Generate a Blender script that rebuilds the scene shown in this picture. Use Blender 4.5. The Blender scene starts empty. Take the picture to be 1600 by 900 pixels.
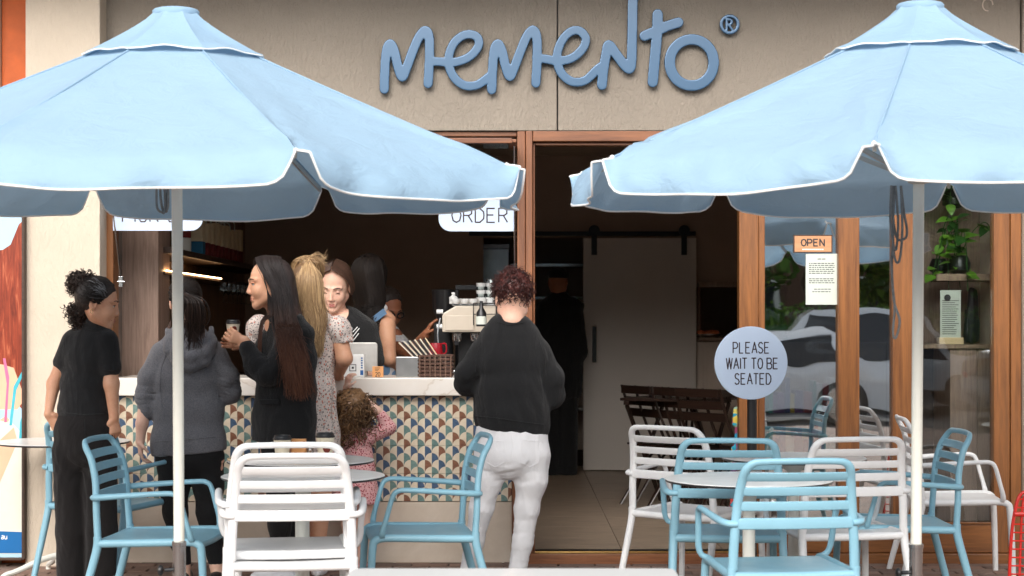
import bpy, math, random
import numpy as np
from mathutils import Vector, Matrix

# ------------------------------------------------------------------ camera, sky, sun, exposure
SC = bpy.context.scene
COL = SC.collection
CAM_Y, CAM_H, FPX = -10.0, 1.4, 2700.0
cam_d = bpy.data.cameras.new("camera"); cam = bpy.data.objects.new("camera", cam_d); COL.objects.link(cam)
cam.location = (0, CAM_Y, CAM_H); cam.rotation_euler = (math.radians(90), 0, 0)
cam_d.sensor_width = 36; cam_d.lens = 36 * FPX / 1600; cam_d.shift_y = -(-52) / 1600
cam_d.clip_start = 0.1; cam_d.clip_end = 600
cam_d.dof.use_dof = True; cam_d.dof.focus_distance = 9.6; cam_d.dof.aperture_fstop = 5.0
SC.camera = cam
world = bpy.data.worlds.new("World"); SC.world = world; world.use_nodes = True
wn = world.node_tree; bg = wn.nodes["Background"]
sky = wn.nodes.new("ShaderNodeTexSky"); sky.sky_type = 'NISHITA'; sky.sun_disc = False
SUN_EL, SUN_AZ = math.radians(36), math.radians(190)      # azimuth clockwise from +Y: behind the camera, slightly left
sky.sun_elevation = SUN_EL; sky.sun_rotation = SUN_AZ; sky.dust_density = 4.0; sky.air_density = 1.0; sky.ozone_density = 1.0
hsv = wn.nodes.new("ShaderNodeHueSaturation"); hsv.inputs["Saturation"].default_value = 0.3
wn.links.new(sky.outputs[0], hsv.inputs["Color"]); wn.links.new(hsv.outputs[0], bg.inputs[0]); bg.inputs[1].default_value = 0.15
sun_d = bpy.data.lights.new("sun", 'SUN'); sun_d.energy = 1.2; sun_d.angle = math.radians(50); sun_d.color = (1, .95, .88)
sun = bpy.data.objects.new("sun", sun_d); COL.objects.link(sun)
sv = Vector((math.sin(SUN_AZ) * math.cos(SUN_EL), math.cos(SUN_AZ) * math.cos(SUN_EL), math.sin(SUN_EL)))
sun.rotation_euler = (-sv).to_track_quat('-Z', 'Y').to_euler(); sun.location = sv * 20
SC.view_settings.view_transform = 'Standard'; SC.view_settings.look = 'None'
SC.view_settings.exposure = 0.74; SC.view_settings.gamma = 1
SC.cycles.max_bounces = 10; SC.cycles.transparent_max_bounces = 16; SC.cycles.diffuse_bounces = 5

# ------------------------------------------------------------------ helpers
def X(px, d=10.0): return (px - 800) * d / FPX
def Z(py, d=10.0): return CAM_H + (502 - py) * d / FPX
def P(px, py, d): return np.array([X(px, d), d + CAM_Y, Z(py, d)])

def link(o, parent=None):
    COL.objects.link(o)
    if parent is not None: o.parent = parent
    return o
def empty(name, loc=(0, 0, 0), rz=0):
    o = bpy.data.objects.new(name, None); COL.objects.link(o); o.location = loc; o.rotation_euler = (0, 0, rz)
    o.empty_display_size = .1
    return o
def tag(o, label, cat, group=None):
    o['label'] = label; o['category'] = cat
    if group: o['group'] = group
    return o
def struct(o, kind='structure'):
    o['kind'] = kind; return o
def children(o): return [c for c in bpy.data.objects if c.parent == o]
def copy_tree(o, parent=None, kids=None):
    c = o.copy(); COL.objects.link(c)
    if parent is not None: c.parent = parent
    for ch in children(o): copy_tree(ch, c)
    return c

def mesh_arrays(name, V, F, mat, parent=None, smooth=True, loc=None):
    """V (n,3); F (m,4) quads or (m,3) tris or list"""
    me = bpy.data.meshes.new(name)
    if isinstance(F, np.ndarray):
        n = F.shape[1]
        me.vertices.add(len(V)); me.vertices.foreach_set('co', np.asarray(V, np.float32).ravel())
        me.loops.add(F.size); me.loops.foreach_set('vertex_index', F.astype(np.int32).ravel())
        me.polygons.add(len(F)); me.polygons.foreach_set('loop_start', np.arange(0, F.size, n, dtype=np.int32))
        me.update(calc_edges=True); me.validate()
    else:
        me.from_pydata([tuple(v) for v in V], [], F); me.update()
    if smooth: me.polygons.foreach_set('use_smooth', np.ones(len(me.polygons), bool))
    o = bpy.data.objects.new(name, me)
    if mat: me.materials.append(mat)
    link(o, parent)
    if loc is not None: o.location = loc
    return o

class MB:
    def __init__(s): s.v = []; s.f = []; s.m = []; s.mi = 0
    def add(s, vs, fs):
        b = len(s.v); s.v += [tuple(map(float, v)) for v in vs]; s.f += [tuple(b + i for i in f) for f in fs]; s.m += [s.mi] * len(fs)
        return s
    def box(s, x0, x1, y0, y1, z0, z1):
        v = [(x0,y0,z0),(x1,y0,z0),(x1,y1,z0),(x0,y1,z0),(x0,y0,z1),(x1,y0,z1),(x1,y1,z1),(x0,y1,z1)]
        return s.add(v, [(3,2,1,0),(4,5,6,7),(0,1,5,4),(1,2,6,5),(2,3,7,6),(3,0,4,7)])
    def obox(s, c, ax, ay, az):
        c, ax, ay, az = map(Vector, (c, ax, ay, az))
        v = [c + sx*ax + sy*ay + sz*az for sz in (-1,1) for sx, sy in ((-1,-1),(1,-1),(1,1),(-1,1))]
        f = [(3,2,1,0),(4,5,6,7),(0,1,5,4),(1,2,6,5),(2,3,7,6),(3,0,4,7)]
        if ax.cross(ay).dot(az) < 0: f = [tuple(reversed(q)) for q in f]
        return s.add(v, f)
    def bar(s, a, b, w, t, side=(0, 0, 1)):
        a, b = Vector(a), Vector(b); d = (b - a); L = d.length; d.normalize()
        sd = Vector(side); sd = (sd - d * sd.dot(d)).normalized(); n = d.cross(sd)
        return s.obox((a + b) / 2, d * L / 2, sd * w / 2, n * t / 2)
    def tube(s, pts, r, n=8, smooth=True, sub=6, flat=1.0, flat_dir=(0, 0, 1), closed=False, caps=True):
        pts = [Vector(p) for p in pts]
        rs = list(r) if hasattr(r, '__len__') else [r] * len(pts)
        if smooth and len(pts) > 2:
            P2, R2 = [], []
            N = len(pts); rng = range(N if closed else N - 1)
            g = (lambda i: pts[i % N]) if closed else (lambda i: pts[max(0, min(N - 1, i))])
            for i in rng:
                p0, p1, p2, p3 = g(i-1), g(i), g(i+1), g(i+2)
                for k in range(sub):
                    t = k / sub
                    P2.append(.5*((2*p1)+(p2-p0)*t+(2*p0-5*p1+4*p2-p3)*t*t+(3*p1-p0-3*p2+p3)*t**3))
                    R2.append(rs[i]*(1-t)+rs[(i+1) % N]*t)
            if not closed: P2.append(pts[-1]); R2.append(rs[-1])
            pts, rs = P2, R2
        m = len(pts); fd = Vector(flat_dir); vs = []; up = None
        for i, p in enumerate(pts):
            t = (pts[(i+1) % m] - pts[i-1]) if closed else (pts[min(m-1, i+1)] - pts[max(0, i-1)])
            if t.length < 1e-9: t = Vector((0, 0, 1))
            t.normalize()
            if flat != 1.0:
                u = fd - t*fd.dot(t)
                if u.length < 1e-3: u = up if up else t.orthogonal()
            else:
                u = t.orthogonal() if up is None else up - t*up.dot(t)
                if u.length < 1e-4: u = t.orthogonal()
            u.normalize(); up = u; w = t.cross(u)
            for k in range(n):
                a = 2*math.pi*k/n
                vs.append(p + u*math.cos(a)*rs[i]*flat + w*math.sin(a)*rs[i])
        fs = []
        for i in range(m if closed else m-1):
            for k in range(n):
                j = (i+1) % m
                fs.append((i*n+k, i*n+(k+1) % n, j*n+(k+1) % n, j*n+k))
        if caps and not closed:
            fs.append(tuple(range(n-1, -1, -1))); fs.append(tuple((m-1)*n+k for k in range(n)))
        return s.add(vs, fs)
    def lathe(s, prof, c=(0, 0, 0), n=24):
        vs, fs = [], []
        for r, z in prof:
            for k in range(n):
                a = 2*math.pi*k/n; vs.append((c[0]+r*math.cos(a), c[1]+r*math.sin(a), c[2]+z))
        for i in range(len(prof)-1):
            for k in range(n): fs.append((i*n+k, i*n+(k+1) % n, (i+1)*n+(k+1) % n, (i+1)*n+k))
        if prof[0][0] > 1e-5: fs.append(tuple(range(n-1, -1, -1)))
        if prof[-1][0] > 1e-5: fs.append(tuple((len(prof)-1)*n+k for k in range(n)))
        return s.add(vs, fs)
    def prism(s, poly, y0, y1):
        """poly of (x,z) seen from the front, counter-clockwise; extruded y0(front)..y1(back)"""
        n = len(poly)
        vs = [(x, y0, z) for x, z in poly] + [(x, y1, z) for x, z in poly]
        fs = [tuple(range(n)), tuple(range(2*n-1, n-1, -1))] + [(i, i+n, (i+1) % n+n, (i+1) % n) for i in range(n)]
        return s.add(vs, fs)
    def sphere(s, c, r, n=12, m=8, sc=(1, 1, 1)):
        vs, fs = [], []
        for i in range(m+1):
            th = math.pi*i/m
            for k in range(n):
                a = 2*math.pi*k/n
                vs.append((c[0]+r*sc[0]*math.sin(th)*math.cos(a), c[1]+r*sc[1]*math.sin(th)*math.sin(a), c[2]-r*sc[2]*math.cos(th)))
        for i in range(m):
            for k in range(n): fs.append((i*n+k, i*n+(k+1) % n, (i+1)*n+(k+1) % n, (i+1)*n+k))
        return s.add(vs, fs)
    def build(s, name, mat, parent=None, bevel=0, smooth=False, seg=2, mats=None, loc=None, angle=35):
        me = bpy.data.meshes.new(name); me.from_pydata(s.v, [], s.f)
        for m_ in (mats or [mat]): me.materials.append(m_)
        if mats: me.polygons.foreach_set('material_index', s.m)
        if smooth:
            me.polygons.foreach_set('use_smooth', np.ones(len(me.polygons), bool))
            if angle < 180:
                try: me.set_sharp_from_angle(angle=math.radians(angle))
                except Exception: pass
        me.update(); me.validate()
        o = bpy.data.objects.new(name, me); link(o, parent)
        if loc is not None: o.location = loc
        if bevel:
            b = o.modifiers.new("bevel", 'BEVEL'); b.width = bevel; b.segments = seg; b.limit_method = 'ANGLE'; b.angle_limit = math.radians(40)
        return o
def box(name, mat, x0, x1, y0, y1, z0, z1, parent=None, bevel=.003):
    return MB().box(min(x0,x1), max(x0,x1), y0, y1, min(z0,z1), max(z0,z1)).build(name, mat, parent, bevel)

def rrect(x0, x1, z0, z1, r, seg=5, corners=(1, 1, 1, 1)):
    """ccw polygon; corners bl, br, tr, tl"""
    out = []
    for (cx, cz, a0, on, kx, kz) in ((x0+r, z0+r, 180, corners[0], x0, z0), (x1-r, z0+r, 270, corners[1], x1, z0),
                             (x1-r, z1-r, 0, corners[2], x1, z1), (x0+r, z1-r, 90, corners[3], x0, z1)):
        if not on: out.append((kx, kz)); continue
        for k in range(seg+1):
            a = math.radians(a0+90*k/seg); out.append((cx+r*math.cos(a), cz+r*math.sin(a)))
    return out

# ------------------------------------------------------------------ materials
MATS = {}
def nt(m): return m.node_tree
class NB:
    """small node builder"""
    def __init__(s, name):
        s.m = bpy.data.materials.new(name); s.m.use_nodes = True; s.t = s.m.node_tree; s.b = s.t.nodes["Principled BSDF"]
        MATS[name] = s.m
    def n(s, typ, **kw):
        x = s.t.nodes.new(typ)
        for k, v in kw.items():
            if k.startswith('_'): x.inputs[k[1:]].default_value = v
            else: setattr(x, k, v)
        return x
    def l(s, a, b): s.t.links.new(a, b)
    def coords(s, scale=(1, 1, 1), kind='Object', rot=(0, 0, 0)):
        tc = s.n("ShaderNodeTexCoord"); mp = s.n("ShaderNodeMapping"); mp.inputs['Scale'].default_value = scale; mp.inputs['Rotation'].default_value = rot
        s.l(tc.outputs[kind], mp.inputs[0]); return mp.outputs[0]
    def noise(s, vec, scale, detail=4, rough=.55, dist=0):
        x = s.n("ShaderNodeTexNoise"); x.inputs['Scale'].default_value = scale; x.inputs['Detail'].default_value = detail
        x.inputs['Roughness'].default_value = rough; x.inputs['Distortion'].default_value = dist; s.l(vec, x.inputs['Vector']); return x.outputs['Fac']
    def ramp(s, fac, stops):
        r = s.n("ShaderNodeValToRGB"); e = r.color_ramp.elements
        while len(e) < len(stops): e.new(.5)
        for i, (p, c) in enumerate(stops): e[i].position = p; e[i].color = (*c[:3], 1)
        s.l(fac, r.inputs[0]); return r.outputs[0]
    def bump(s, h, strength, dist=.01):
        b = s.n("ShaderNodeBump"); b.inputs['Strength'].default_value = strength; b.inputs['Distance'].default_value = dist
        s.l(h, b.inputs['Height']); s.l(b.outputs[0], s.b.inputs['Normal']); return b
    def math(s, op, a, b=None, c=None):
        x = s.n("ShaderNodeMath", operation=op)
        for i, v in enumerate((a, b, c)):
            if v is None: continue
            if isinstance(v, (int, float)): x.inputs[i].default_value = v
            else: s.l(v, x.inputs[i])
        return x.outputs[0]
def lin(c):
    """sRGB 0-255 -> linear"""
    return tuple(((v/255)/12.92 if v/255 <= .04045 else ((v/255+.055)/1.055)**2.4) for v in c)
def dk(c, f): return tuple(v*f for v in c)

def m_plain(name, c, rough=.5, metal=0, var=.12, scale=14, bump=.05, bscale=180, spec=None, coat=0, trans=0):
    nb = NB(name); b = nb.b
    co = nb.coords()
    f = nb.noise(co, scale, 5)
    col = nb.ramp(f, [(.25, dk(c, 1-var)), (.75, dk(c, 1+var))]); nb.l(col, b.inputs['Base Color'])
    b.inputs['Roughness'].default_value = rough; b.inputs['Metallic'].default_value = metal
    if spec is not None: b.inputs['Specular IOR Level'].default_value = spec
    if coat: b.inputs['Coat Weight'].default_value = coat; b.inputs['Coat Roughness'].default_value = .08
    if bump: nb.bump(nb.noise(co, bscale, 3), bump, .004)
    return nb.m
def m_wood(name, c1, c2, rough=.45, axis='z', scale=1.0, coat=0, contrast=1):
    nb = NB(name); b = nb.b
    sc = {'z': (14, 14, .9), 'x': (.9, 14, 14), 'y': (14, .9, 14)}[axis]
    co = nb.coords(tuple(v*scale for v in sc))
    oi = nb.n("ShaderNodeObjectInfo"); add = nb.n("ShaderNodeVectorMath", operation='ADD'); sclr = nb.n("ShaderNodeVectorMath", operation='SCALE')
    comb = nb.n("ShaderNodeCombineXYZ")
    for i in range(3): nb.l(oi.outputs['Random'], comb.inputs[i])
    nb.l(comb.outputs[0], sclr.inputs[0]); sclr.inputs['Scale'].default_value = 37; nb.l(co, add.inputs[0]); nb.l(sclr.outputs[0], add.inputs[1])
    f1 = nb.noise(add.outputs[0], 1.6, 6, .6, 1.2); f2 = nb.noise(add.outputs[0], 9, 3, .7, .3)
    f = nb.math('ADD', nb.math('MULTIPLY', f1, .7), nb.math('MULTIPLY', f2, .3))
    col = nb.ramp(f, [(.32, c1), (.5, tuple((a+b_)/2 for a, b_ in zip(c1, c2))), (.68, c2)]); nb.l(col, b.inputs['Base Color'])
    b.inputs['Roughness'].default_value = rough
    if coat: b.inputs['Coat Weight'].default_value = coat; b.inputs['Coat Roughness'].default_value = .15
    nb.bump(f, .12, .004); return nb.m
def m_cloth(name, c, var=.12, fold=0, rough=.9, weave=700, ws=.15, sheen=.15, scale=5):
    nb = NB(name); b = nb.b; co = nb.coords()
    f = nb.noise(co, scale, 6, .6); g = nb.noise(co, 260, 2, .6)
    h = nb.math('ADD', nb.math('MULTIPLY', f, .5), nb.math('MULTIPLY', g, .5))
    nb.l(nb.ramp(h, [(.3, dk(c, 1-var)), (.7, dk(c, 1+var))]), b.inputs['Base Color'])
    b.inputs['Roughness'].default_value = rough; b.inputs['Sheen Weight'].default_value = sheen; b.inputs['Specular IOR Level'].default_value = .25
    w = nb.noise(co, weave, 2)
    if fold:
        co2 = nb.coords((1, 1, .45)); k = nb.noise(co2, 9, 3, .5, 1.0)
        w = nb.math('ADD', nb.math('MULTIPLY', w, .06), nb.math('MULTIPLY', k, fold))
        nb.bump(w, .9, .045)
    else: nb.bump(w, ws, .003)
    return nb.m
def m_skin(name, c, rough=.5):
    nb = NB(name); b = nb.b; co = nb.coords()
    f = nb.math('ADD', nb.math('MULTIPLY', nb.noise(co, 9, 4), .6), nb.math('MULTIPLY', nb.noise(co, 90, 4, .7), .4)); nb.l(nb.ramp(f, [(.3, (c[0]*.86, c[1]*.72, c[2]*.68)), (.52, (c[0]*.96, c[1]*.92, c[2]*.9)), (.7, c)]), b.inputs['Base Color'])
    b.inputs['Roughness'].default_value = rough; b.inputs['Subsurface Weight'].default_value = .12
    b.inputs['Subsurface Radius'].default_value = (.6, .25, .12); b.inputs['Subsurface Scale'].default_value = .015
    nb.bump(nb.noise(co, 300, 3), .08, .002); return nb.m
def m_hair(name, c1, c2, rough=.42, tip=None, z0=0, z1=1):
    """per-strand colour; tip = dye colour reached at height z0 (object space), root colour at z1"""
    nb = NB(name); b = nb.b
    g = nb.n("ShaderNodeNewGeometry")
    col = nb.ramp(g.outputs['Random Per Island'], [(0, c1), (.6, tuple((a+b_)/2 for a, b_ in zip(c1, c2))), (1, c2)])
    if tip:
        co = nb.coords(); sp = nb.n("ShaderNodeSeparateXYZ"); nb.l(co, sp.inputs[0])
        mr = nb.n("ShaderNodeMapRange"); mr.inputs[1].default_value = z0; mr.inputs[2].default_value = z1; mr.inputs[3].default_value = 1; mr.inputs[4].default_value = 0
        nb.l(sp.outputs[2], mr.inputs[0]); mx = nb.n("ShaderNodeMix", data_type='RGBA')
        nb.l(mr.outputs[0], mx.inputs[0]); nb.l(col, mx.inputs[6])
        tr = nb.ramp(g.outputs['Random Per Island'], [(0, dk(tip, .6)), (1, dk(tip, 1.3))]); nb.l(tr, mx.inputs[7]); col = mx.outputs[2]
    nb.l(col, b.inputs['Base Color']); b.inputs['Roughness'].default_value = rough; b.inputs['Specular IOR Level'].default_value = .5
    return nb.m
def m_glass(name, refl=.3, tint=(.92, .95, .94)):
    nb = NB(name); t = nb.t; t.nodes.remove(nb.b); out = t.nodes["Material Output"]
    tr = nb.n("ShaderNodeBsdfTransparent"); tr.inputs[0].default_value = (*tint, 1)
    gl = nb.n("ShaderNodeBsdfGlossy"); gl.inputs['Roughness'].default_value = .006; gl.inputs[0].default_value = (.95, .98, 1, 1)
    lw = nb.n("ShaderNodeLayerWeight"); lw.inputs['Blend'].default_value = .3
    f = nb.math('ADD', nb.math('MULTIPLY', lw.outputs['Fresnel'], .9), refl)
    co = nb.coords(); bmp = nb.n("ShaderNodeBump"); bmp.inputs['Strength'].default_value = .10; bmp.inputs['Distance'].default_value = .012
    nb.l(nb.noise(nb.coords((1, 1, 1.5)), 2.2, 1), bmp.inputs['Height']); nb.l(bmp.outputs[0], gl.inputs['Normal'])
    mx = nb.n("ShaderNodeMixShader"); nb.l(f, mx.inputs[0]); nb.l(tr.outputs[0], mx.inputs[1]); nb.l(gl.outputs[0], mx.inputs[2]); nb.l(mx.outputs[0], out.inputs[0])
    return nb.m
def m_emit(name, c, s):
    nb = NB(name); nb.b.inputs['Base Color'].default_value = (*c, 1); nb.b.inputs['Emission Color'].default_value = (*c, 1); nb.b.inputs['Emission Strength'].default_value = s
    return nb.m

# ------------------------------------------------------------------ implicit surfaces (bodies, clothes, lettering)
def _n(v):
    v = np.asarray(v, float); return v/np.linalg.norm(v)
def rc(a, b, ra, rb=None, k=.02, op='add'):
    return dict(t='rc', a=np.asarray(a, float), b=np.asarray(b, float), ra=ra, rb=ra if rb is None else rb, k=k, op=op)
def ec(a, b, wa, ha, wb, hb, side, k=.03, op='add'):
    return dict(t='ec', a=np.asarray(a, float), b=np.asarray(b, float), wa=wa, ha=ha, wb=wb, hb=hb, side=np.asarray(side, float), k=k, op=op)
def el(c, rad, ax=None, k=.02, op='add'):
    """ax: rows = local axes"""
    return dict(t='el', a=np.asarray(c, float), rad=np.asarray(rad, float), ax=np.eye(3) if ax is None else np.asarray(ax, float), k=k, op=op)
def cut(p, n, k=.004):
    """keep the side where (x-p).n < 0"""
    return dict(t='pl', a=np.asarray(p, float), n=_n(n), k=k, op='int')
def lens_cut(p, n, k=.004): return cut(p, n, k)
def _ev(s, Q):
    if s.get('flat'): Q = Q.copy(); Q[..., 1] = s['a'][1]
    if s['t'] == 'rc':
        ab = s['b']-s['a']; L = max(ab@ab, 1e-12); q = Q-s['a']; t = np.clip((q@ab)/L, 0, 1)
        return np.linalg.norm(q-t[..., None]*ab, axis=-1)-(s['ra']+(s['rb']-s['ra'])*t)
    if s['t'] == 'ec':
        ab = s['b']-s['a']; L = max(ab@ab, 1e-12); ax = ab/math.sqrt(L); sd = s['side']-ax*(s['side']@ax); sd = sd/np.linalg.norm(sd); nn = np.cross(ax, sd)
        q = Q-s['a']; t = np.clip((q@ab)/L, 0, 1); q = q-t[..., None]*ab
        W = s['wa']+(s['wb']-s['wa'])*t; H = s['ha']+(s['hb']-s['ha'])*t; m = np.minimum(W, H)
        return (np.sqrt((q@sd/W)**2+(q@nn/H)**2+(q@ax/m)**2)-1)*m
    if s['t'] == 'el':
        q = (Q-s['a'])@s['ax'].T; k0 = np.linalg.norm(q/s['rad'], axis=-1); k1 = np.linalg.norm(q/s['rad']**2, axis=-1)
        return k0*(k0-1)/np.maximum(k1, 1e-9)
    if s['t'] == 'pl': return (Q-s['a'])@s['n']
def _bb(s):
    if s['t'] == 'rc': r = max(s['ra'], s['rb']); return np.minimum(s['a'], s['b'])-r, np.maximum(s['a'], s['b'])+r
    if s['t'] == 'ec': r = max(s['wa'], s['ha'], s['wb'], s['hb']); return np.minimum(s['a'], s['b'])-r, np.maximum(s['a'], s['b'])+r
    if s['t'] == 'el': r = max(s['rad']); return s['a']-r, s['a']+r
_rs = np.random.RandomState(5)
def wrinkle(Q, freq, seed, stretch=(1, 1, 1), ridge=True):
    rs = np.random.RandomState(seed); S = np.array(stretch); out = 0; q = Q*S*freq
    wx = np.sin(q@rs.randn(3)*.7+rs.rand()*6)*.9
    for i in range(4):
        k = rs.randn(3)*(1+.5*i); ph = rs.rand()*6.3
        v = np.sin(q@k+ph+wx*1.3)
        out = out+((1-2*np.abs(v)) if ridge else v)/(1+.6*i)
    return out/2.2
def sdf_mesh(prims, h, disp=None):
    adds = [s for s in prims if s['op'] == 'add']
    lo = np.min([_bb(s)[0] for s in adds], 0)-3*h-.01; hi = np.max([_bb(s)[1] for s in adds], 0)+3*h+.01
    n = np.ceil((hi-lo)/h).astype(int)+1
    F = np.full(n, 1.0, np.float32)
    for s in prims:
        if s['t'] == 'pl': i0 = np.zeros(3, int); i1 = n
        else:
            b0, b1 = _bb(s); mg = s['k']+3*h
            i0 = np.clip(np.floor((b0-mg-lo)/h).astype(int), 0, n-1); i1 = np.clip(np.ceil((b1+mg-lo)/h).astype(int)+1, 1, n)
        gx, gy, gz = np.meshgrid(*[lo[a]+h*np.arange(i0[a], i1[a]) for a in range(3)], indexing='ij')
        d = _ev(s, np.stack([gx, gy, gz], -1)).astype(np.float32)
        sl = tuple(slice(i0[a], i1[a]) for a in range(3)); f = F[sl]; k = max(s['k'], 1e-4)
        if s['op'] == 'add':
            e = np.maximum(k-np.abs(f-d), 0)/k; F[sl] = np.minimum(f, d)-e*e*k*.25
        else:
            if s['op'] == 'sub': d = -d
            e = np.maximum(k-np.abs(f-d), 0)/k; F[sl] = np.maximum(f, d)+e*e*k*.25
    if disp is not None:
        m = np.abs(F) < 6*h; idx = np.argwhere(m); F[m] += disp(lo+idx*h).astype(np.float32)
    S = F < 0
    c = [S[a:n[0]-1+a, b:n[1]-1+b, e:n[2]-1+e] for a in (0, 1) for b in (0, 1) for e in (0, 1)]
    act = np.logical_or.reduce(c) & ~np.logical_and.reduce(c)
    idx = np.argwhere(act); ids = np.full(act.shape, -1, np.int64); ids[act] = np.arange(len(idx))
    acc = np.zeros((len(idx), 3)); cnt = np.zeros(len(idx))
    offs = [(a, b, e) for a in (0, 1) for b in (0, 1) for e in (0, 1)]
    for i, A in enumerate(offs):
        for B in offs[i+1:]:
            if sum(abs(a-b) for a, b in zip(A, B)) != 1: continue
            fa = F[tuple((idx+A).T)].astype(float); fb = F[tuple((idx+B).T)].astype(float); cr = (fa < 0) != (fb < 0)
            t = np.where(cr, fa/np.where(fa == fb, 1, fa-fb), 0)
            acc += np.where(cr[:, None], np.array(A)+t[:, None]*(np.array(B)-np.array(A)), 0); cnt += cr
    V = lo+(idx+acc/cnt[:, None])*h
    Q = []
    for ax in range(3):
        u, w = [(1, 2), (2, 0), (0, 1)][ax]
        sa = [slice(None)]*3; sb = [slice(None)]*3; sa[ax] = slice(0, -1); sb[ax] = slice(1, None)
        A_, B_ = S[tuple(sa)], S[tuple(sb)]; e = np.argwhere(A_ != B_)
        e = e[(e[:, u] > 0) & (e[:, w] > 0) & (e[:, u] < n[u]-1) & (e[:, w] < n[w]-1)]
        inside = A_[tuple(e.T)]
        def cid(du, dw):
            q = e.copy(); q[:, u] += du; q[:, w] += dw; return ids[tuple(q.T)]
        q = np.stack([cid(-1, -1), cid(0, -1), cid(0, 0), cid(-1, 0)], 1)
        q[~inside] = q[~inside][:, ::-1]; Q.append(q)
    Q = np.concatenate(Q); Q = Q[(Q >= 0).all(1)]
    return V, Q
def sdf_obj(name, prims, h, mat, parent=None, disp=None, origin=None):
    V, Q = sdf_mesh(prims, h, disp)
    if origin is not None: V = V-np.asarray(origin)
    return mesh_arrays(name, V, Q, mat, parent, True)
def merge_sdf(name, lst, mat, parent, origin):
    Vs, Qs, b = [], [], 0
    for prims, h in lst:
        V, Q = sdf_mesh(prims, h); Vs.append(V); Qs.append(Q+b); b += len(V)
    return mesh_arrays(name, np.concatenate(Vs)-np.asarray(origin), np.concatenate(Qs), mat, parent, True)

# ------------------------------------------------------------------ stroke lettering
GL = {
 'A': [[(0,0),(.5,1),(1,0)],[(.2,.36),(.8,.36)]], 'B': [[(0,0),(0,1),(.6,1),(.85,.88),(.85,.65),(.6,.53),(0,.53)],[(.6,.53),(.95,.4),(.95,.12),(.65,0),(0,0)]],
 'C': [[(.95,.8),(.7,1),(.3,1),(0,.7),(0,.3),(.3,0),(.7,0),(.95,.2)]], 'D': [[(0,0),(0,1),(.5,1),(.9,.75),(.95,.5),(.9,.25),(.5,0),(0,0)]],
 'E': [[(.85,1),(0,1),(0,0),(.85,0)],[(0,.53),(.7,.53)]], 'I': [[(.1,0),(.1,1)]], 'K': [[(0,0),(0,1)],[(.85,1),(0,.42)],[(.3,.62),(.9,0)]],
 'L': [[(0,1),(0,0),(.75,0)]], 'N': [[(0,0),(0,1),(.9,0),(.9,1)]], 'O': [[(.5,1),(.15,.87),(0,.5),(.15,.13),(.5,0),(.85,.13),(1,.5),(.85,.87),(.5,1)]],
 'P': [[(0,0),(0,1),(.6,1),(.9,.85),(.9,.6),(.6,.45),(0,.45)]], 'R': [[(0,0),(0,1),(.6,1),(.88,.87),(.88,.63),(.6,.5),(0,.5)],[(.5,.5),(.95,0)]],
 'S': [[(.88,.85),(.6,1),(.25,.97),(.05,.78),(.2,.57),(.7,.45),(.92,.25),(.72,.03),(.3,0),(.02,.15)]], 'T': [[(0,1),(.95,1)],[(.47,1),(.47,0)]],
 'U': [[(0,1),(0,.3),(.25,0),(.65,0),(.9,.3),(.9,1)]], 'W': [[(0,1),(.3,0),(.6,1),(.9,0),(1.2,1)]],
 'a': [[(.1,.6),(.4,.68),(.6,.55),(.6,0)],[(.6,.38),(.25,.38),(.05,.18),(.2,0),(.45,.03),(.6,.15)]], 'u': [[(0,.65),(0,.2),(.2,0),(.45,.03),(.6,.2)],[(.6,.65),(.6,0)]],
 '2': [[(.05,.78),(.3,1),(.65,.95),(.75,.7),(.05,0),(.8,0)]], '0': [[(.4,1),(.1,.85),(0,.5),(.1,.15),(.4,0),(.7,.15),(.8,.5),(.7,.85),(.4,1)]],
}
ADV = {'I': .45, 'W': 1.5, ' ': .6, 'a': .9, 'u': .9, '2': 1.05, '0': 1.1}
def text_w(t, h, asp): return sum(ADV.get(c, 1.28) for c in t)*h*asp - .28*h*asp
def text_strokes(mb, t, x, z, h, y, r, asp=.62, align='c', skew=0):
    w = text_w(t, h, asp); cx = x-(w/2 if align == 'c' else 0)
    for c in t:
        for st in GL.get(c, []):
            pts = [(cx+(p[0]+skew*p[1])*h*asp, y, z+p[1]*h) for p in st]
            for a_, b_ in zip(pts[:-1], pts[1:]): mb.tube([a_, b_], r, n=6, smooth=False, flat=.3, flat_dir=(0, 1, 0))
            for p in pts[1:-1]: mb.sphere(p, r, 6, 4, (1, .3, 1))
        cx += ADV.get(c, 1.28)*h*asp
# ------------------------------------------------------------------ palette
WALLC = lin((154, 144, 132)); CREAM = lin((208, 194, 176))
nb = NB("render"); co = nb.coords((1, 1, .42)); f = nb.noise(co, 60, 4, .6, .6); g = nb.noise(nb.coords(), 1.3, 4)
nb.l(nb.ramp(g, [(.3, dk(WALLC, .93)), (.7, dk(WALLC, 1.05))]), nb.b.inputs['Base Color']); nb.b.inputs['Roughness'].default_value = .85
nb.b.inputs['Specular IOR Level'].default_value = .2
nb.bump(nb.ramp(f, [(.42, (0, 0, 0)), (.62, (1, 1, 1))]), .55, .008)
nb = NB("render_cream"); co = nb.coords((1, 1, .35)); f = nb.noise(co, 55, 4, .6, .6); g = nb.noise(nb.coords(), 2.3, 5)
nb.l(nb.ramp(g, [(.3, dk(CREAM, .92)), (.7, dk(CREAM, 1.04))]), nb.b.inputs['Base Color']); nb.b.inputs['Roughness'].default_value = .85
nb.b.inputs['Specular IOR Level'].default_value = .2
nb.bump(nb.ramp(f, [(.42, (0, 0, 0)), (.62, (1, 1, 1))]), .4, .006)
m_plain("orange_paint", lin((196, 92, 30)), .6, bump=.2, bscale=60)
m_wood("cedar", lin((98, 58, 36)), lin((154, 98, 62)), .42, 'z', 1.0, .25)
m_wood("cedar_h", lin((98, 58, 36)), lin((154, 98, 62)), .42, 'x', 1.0, .25)
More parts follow.
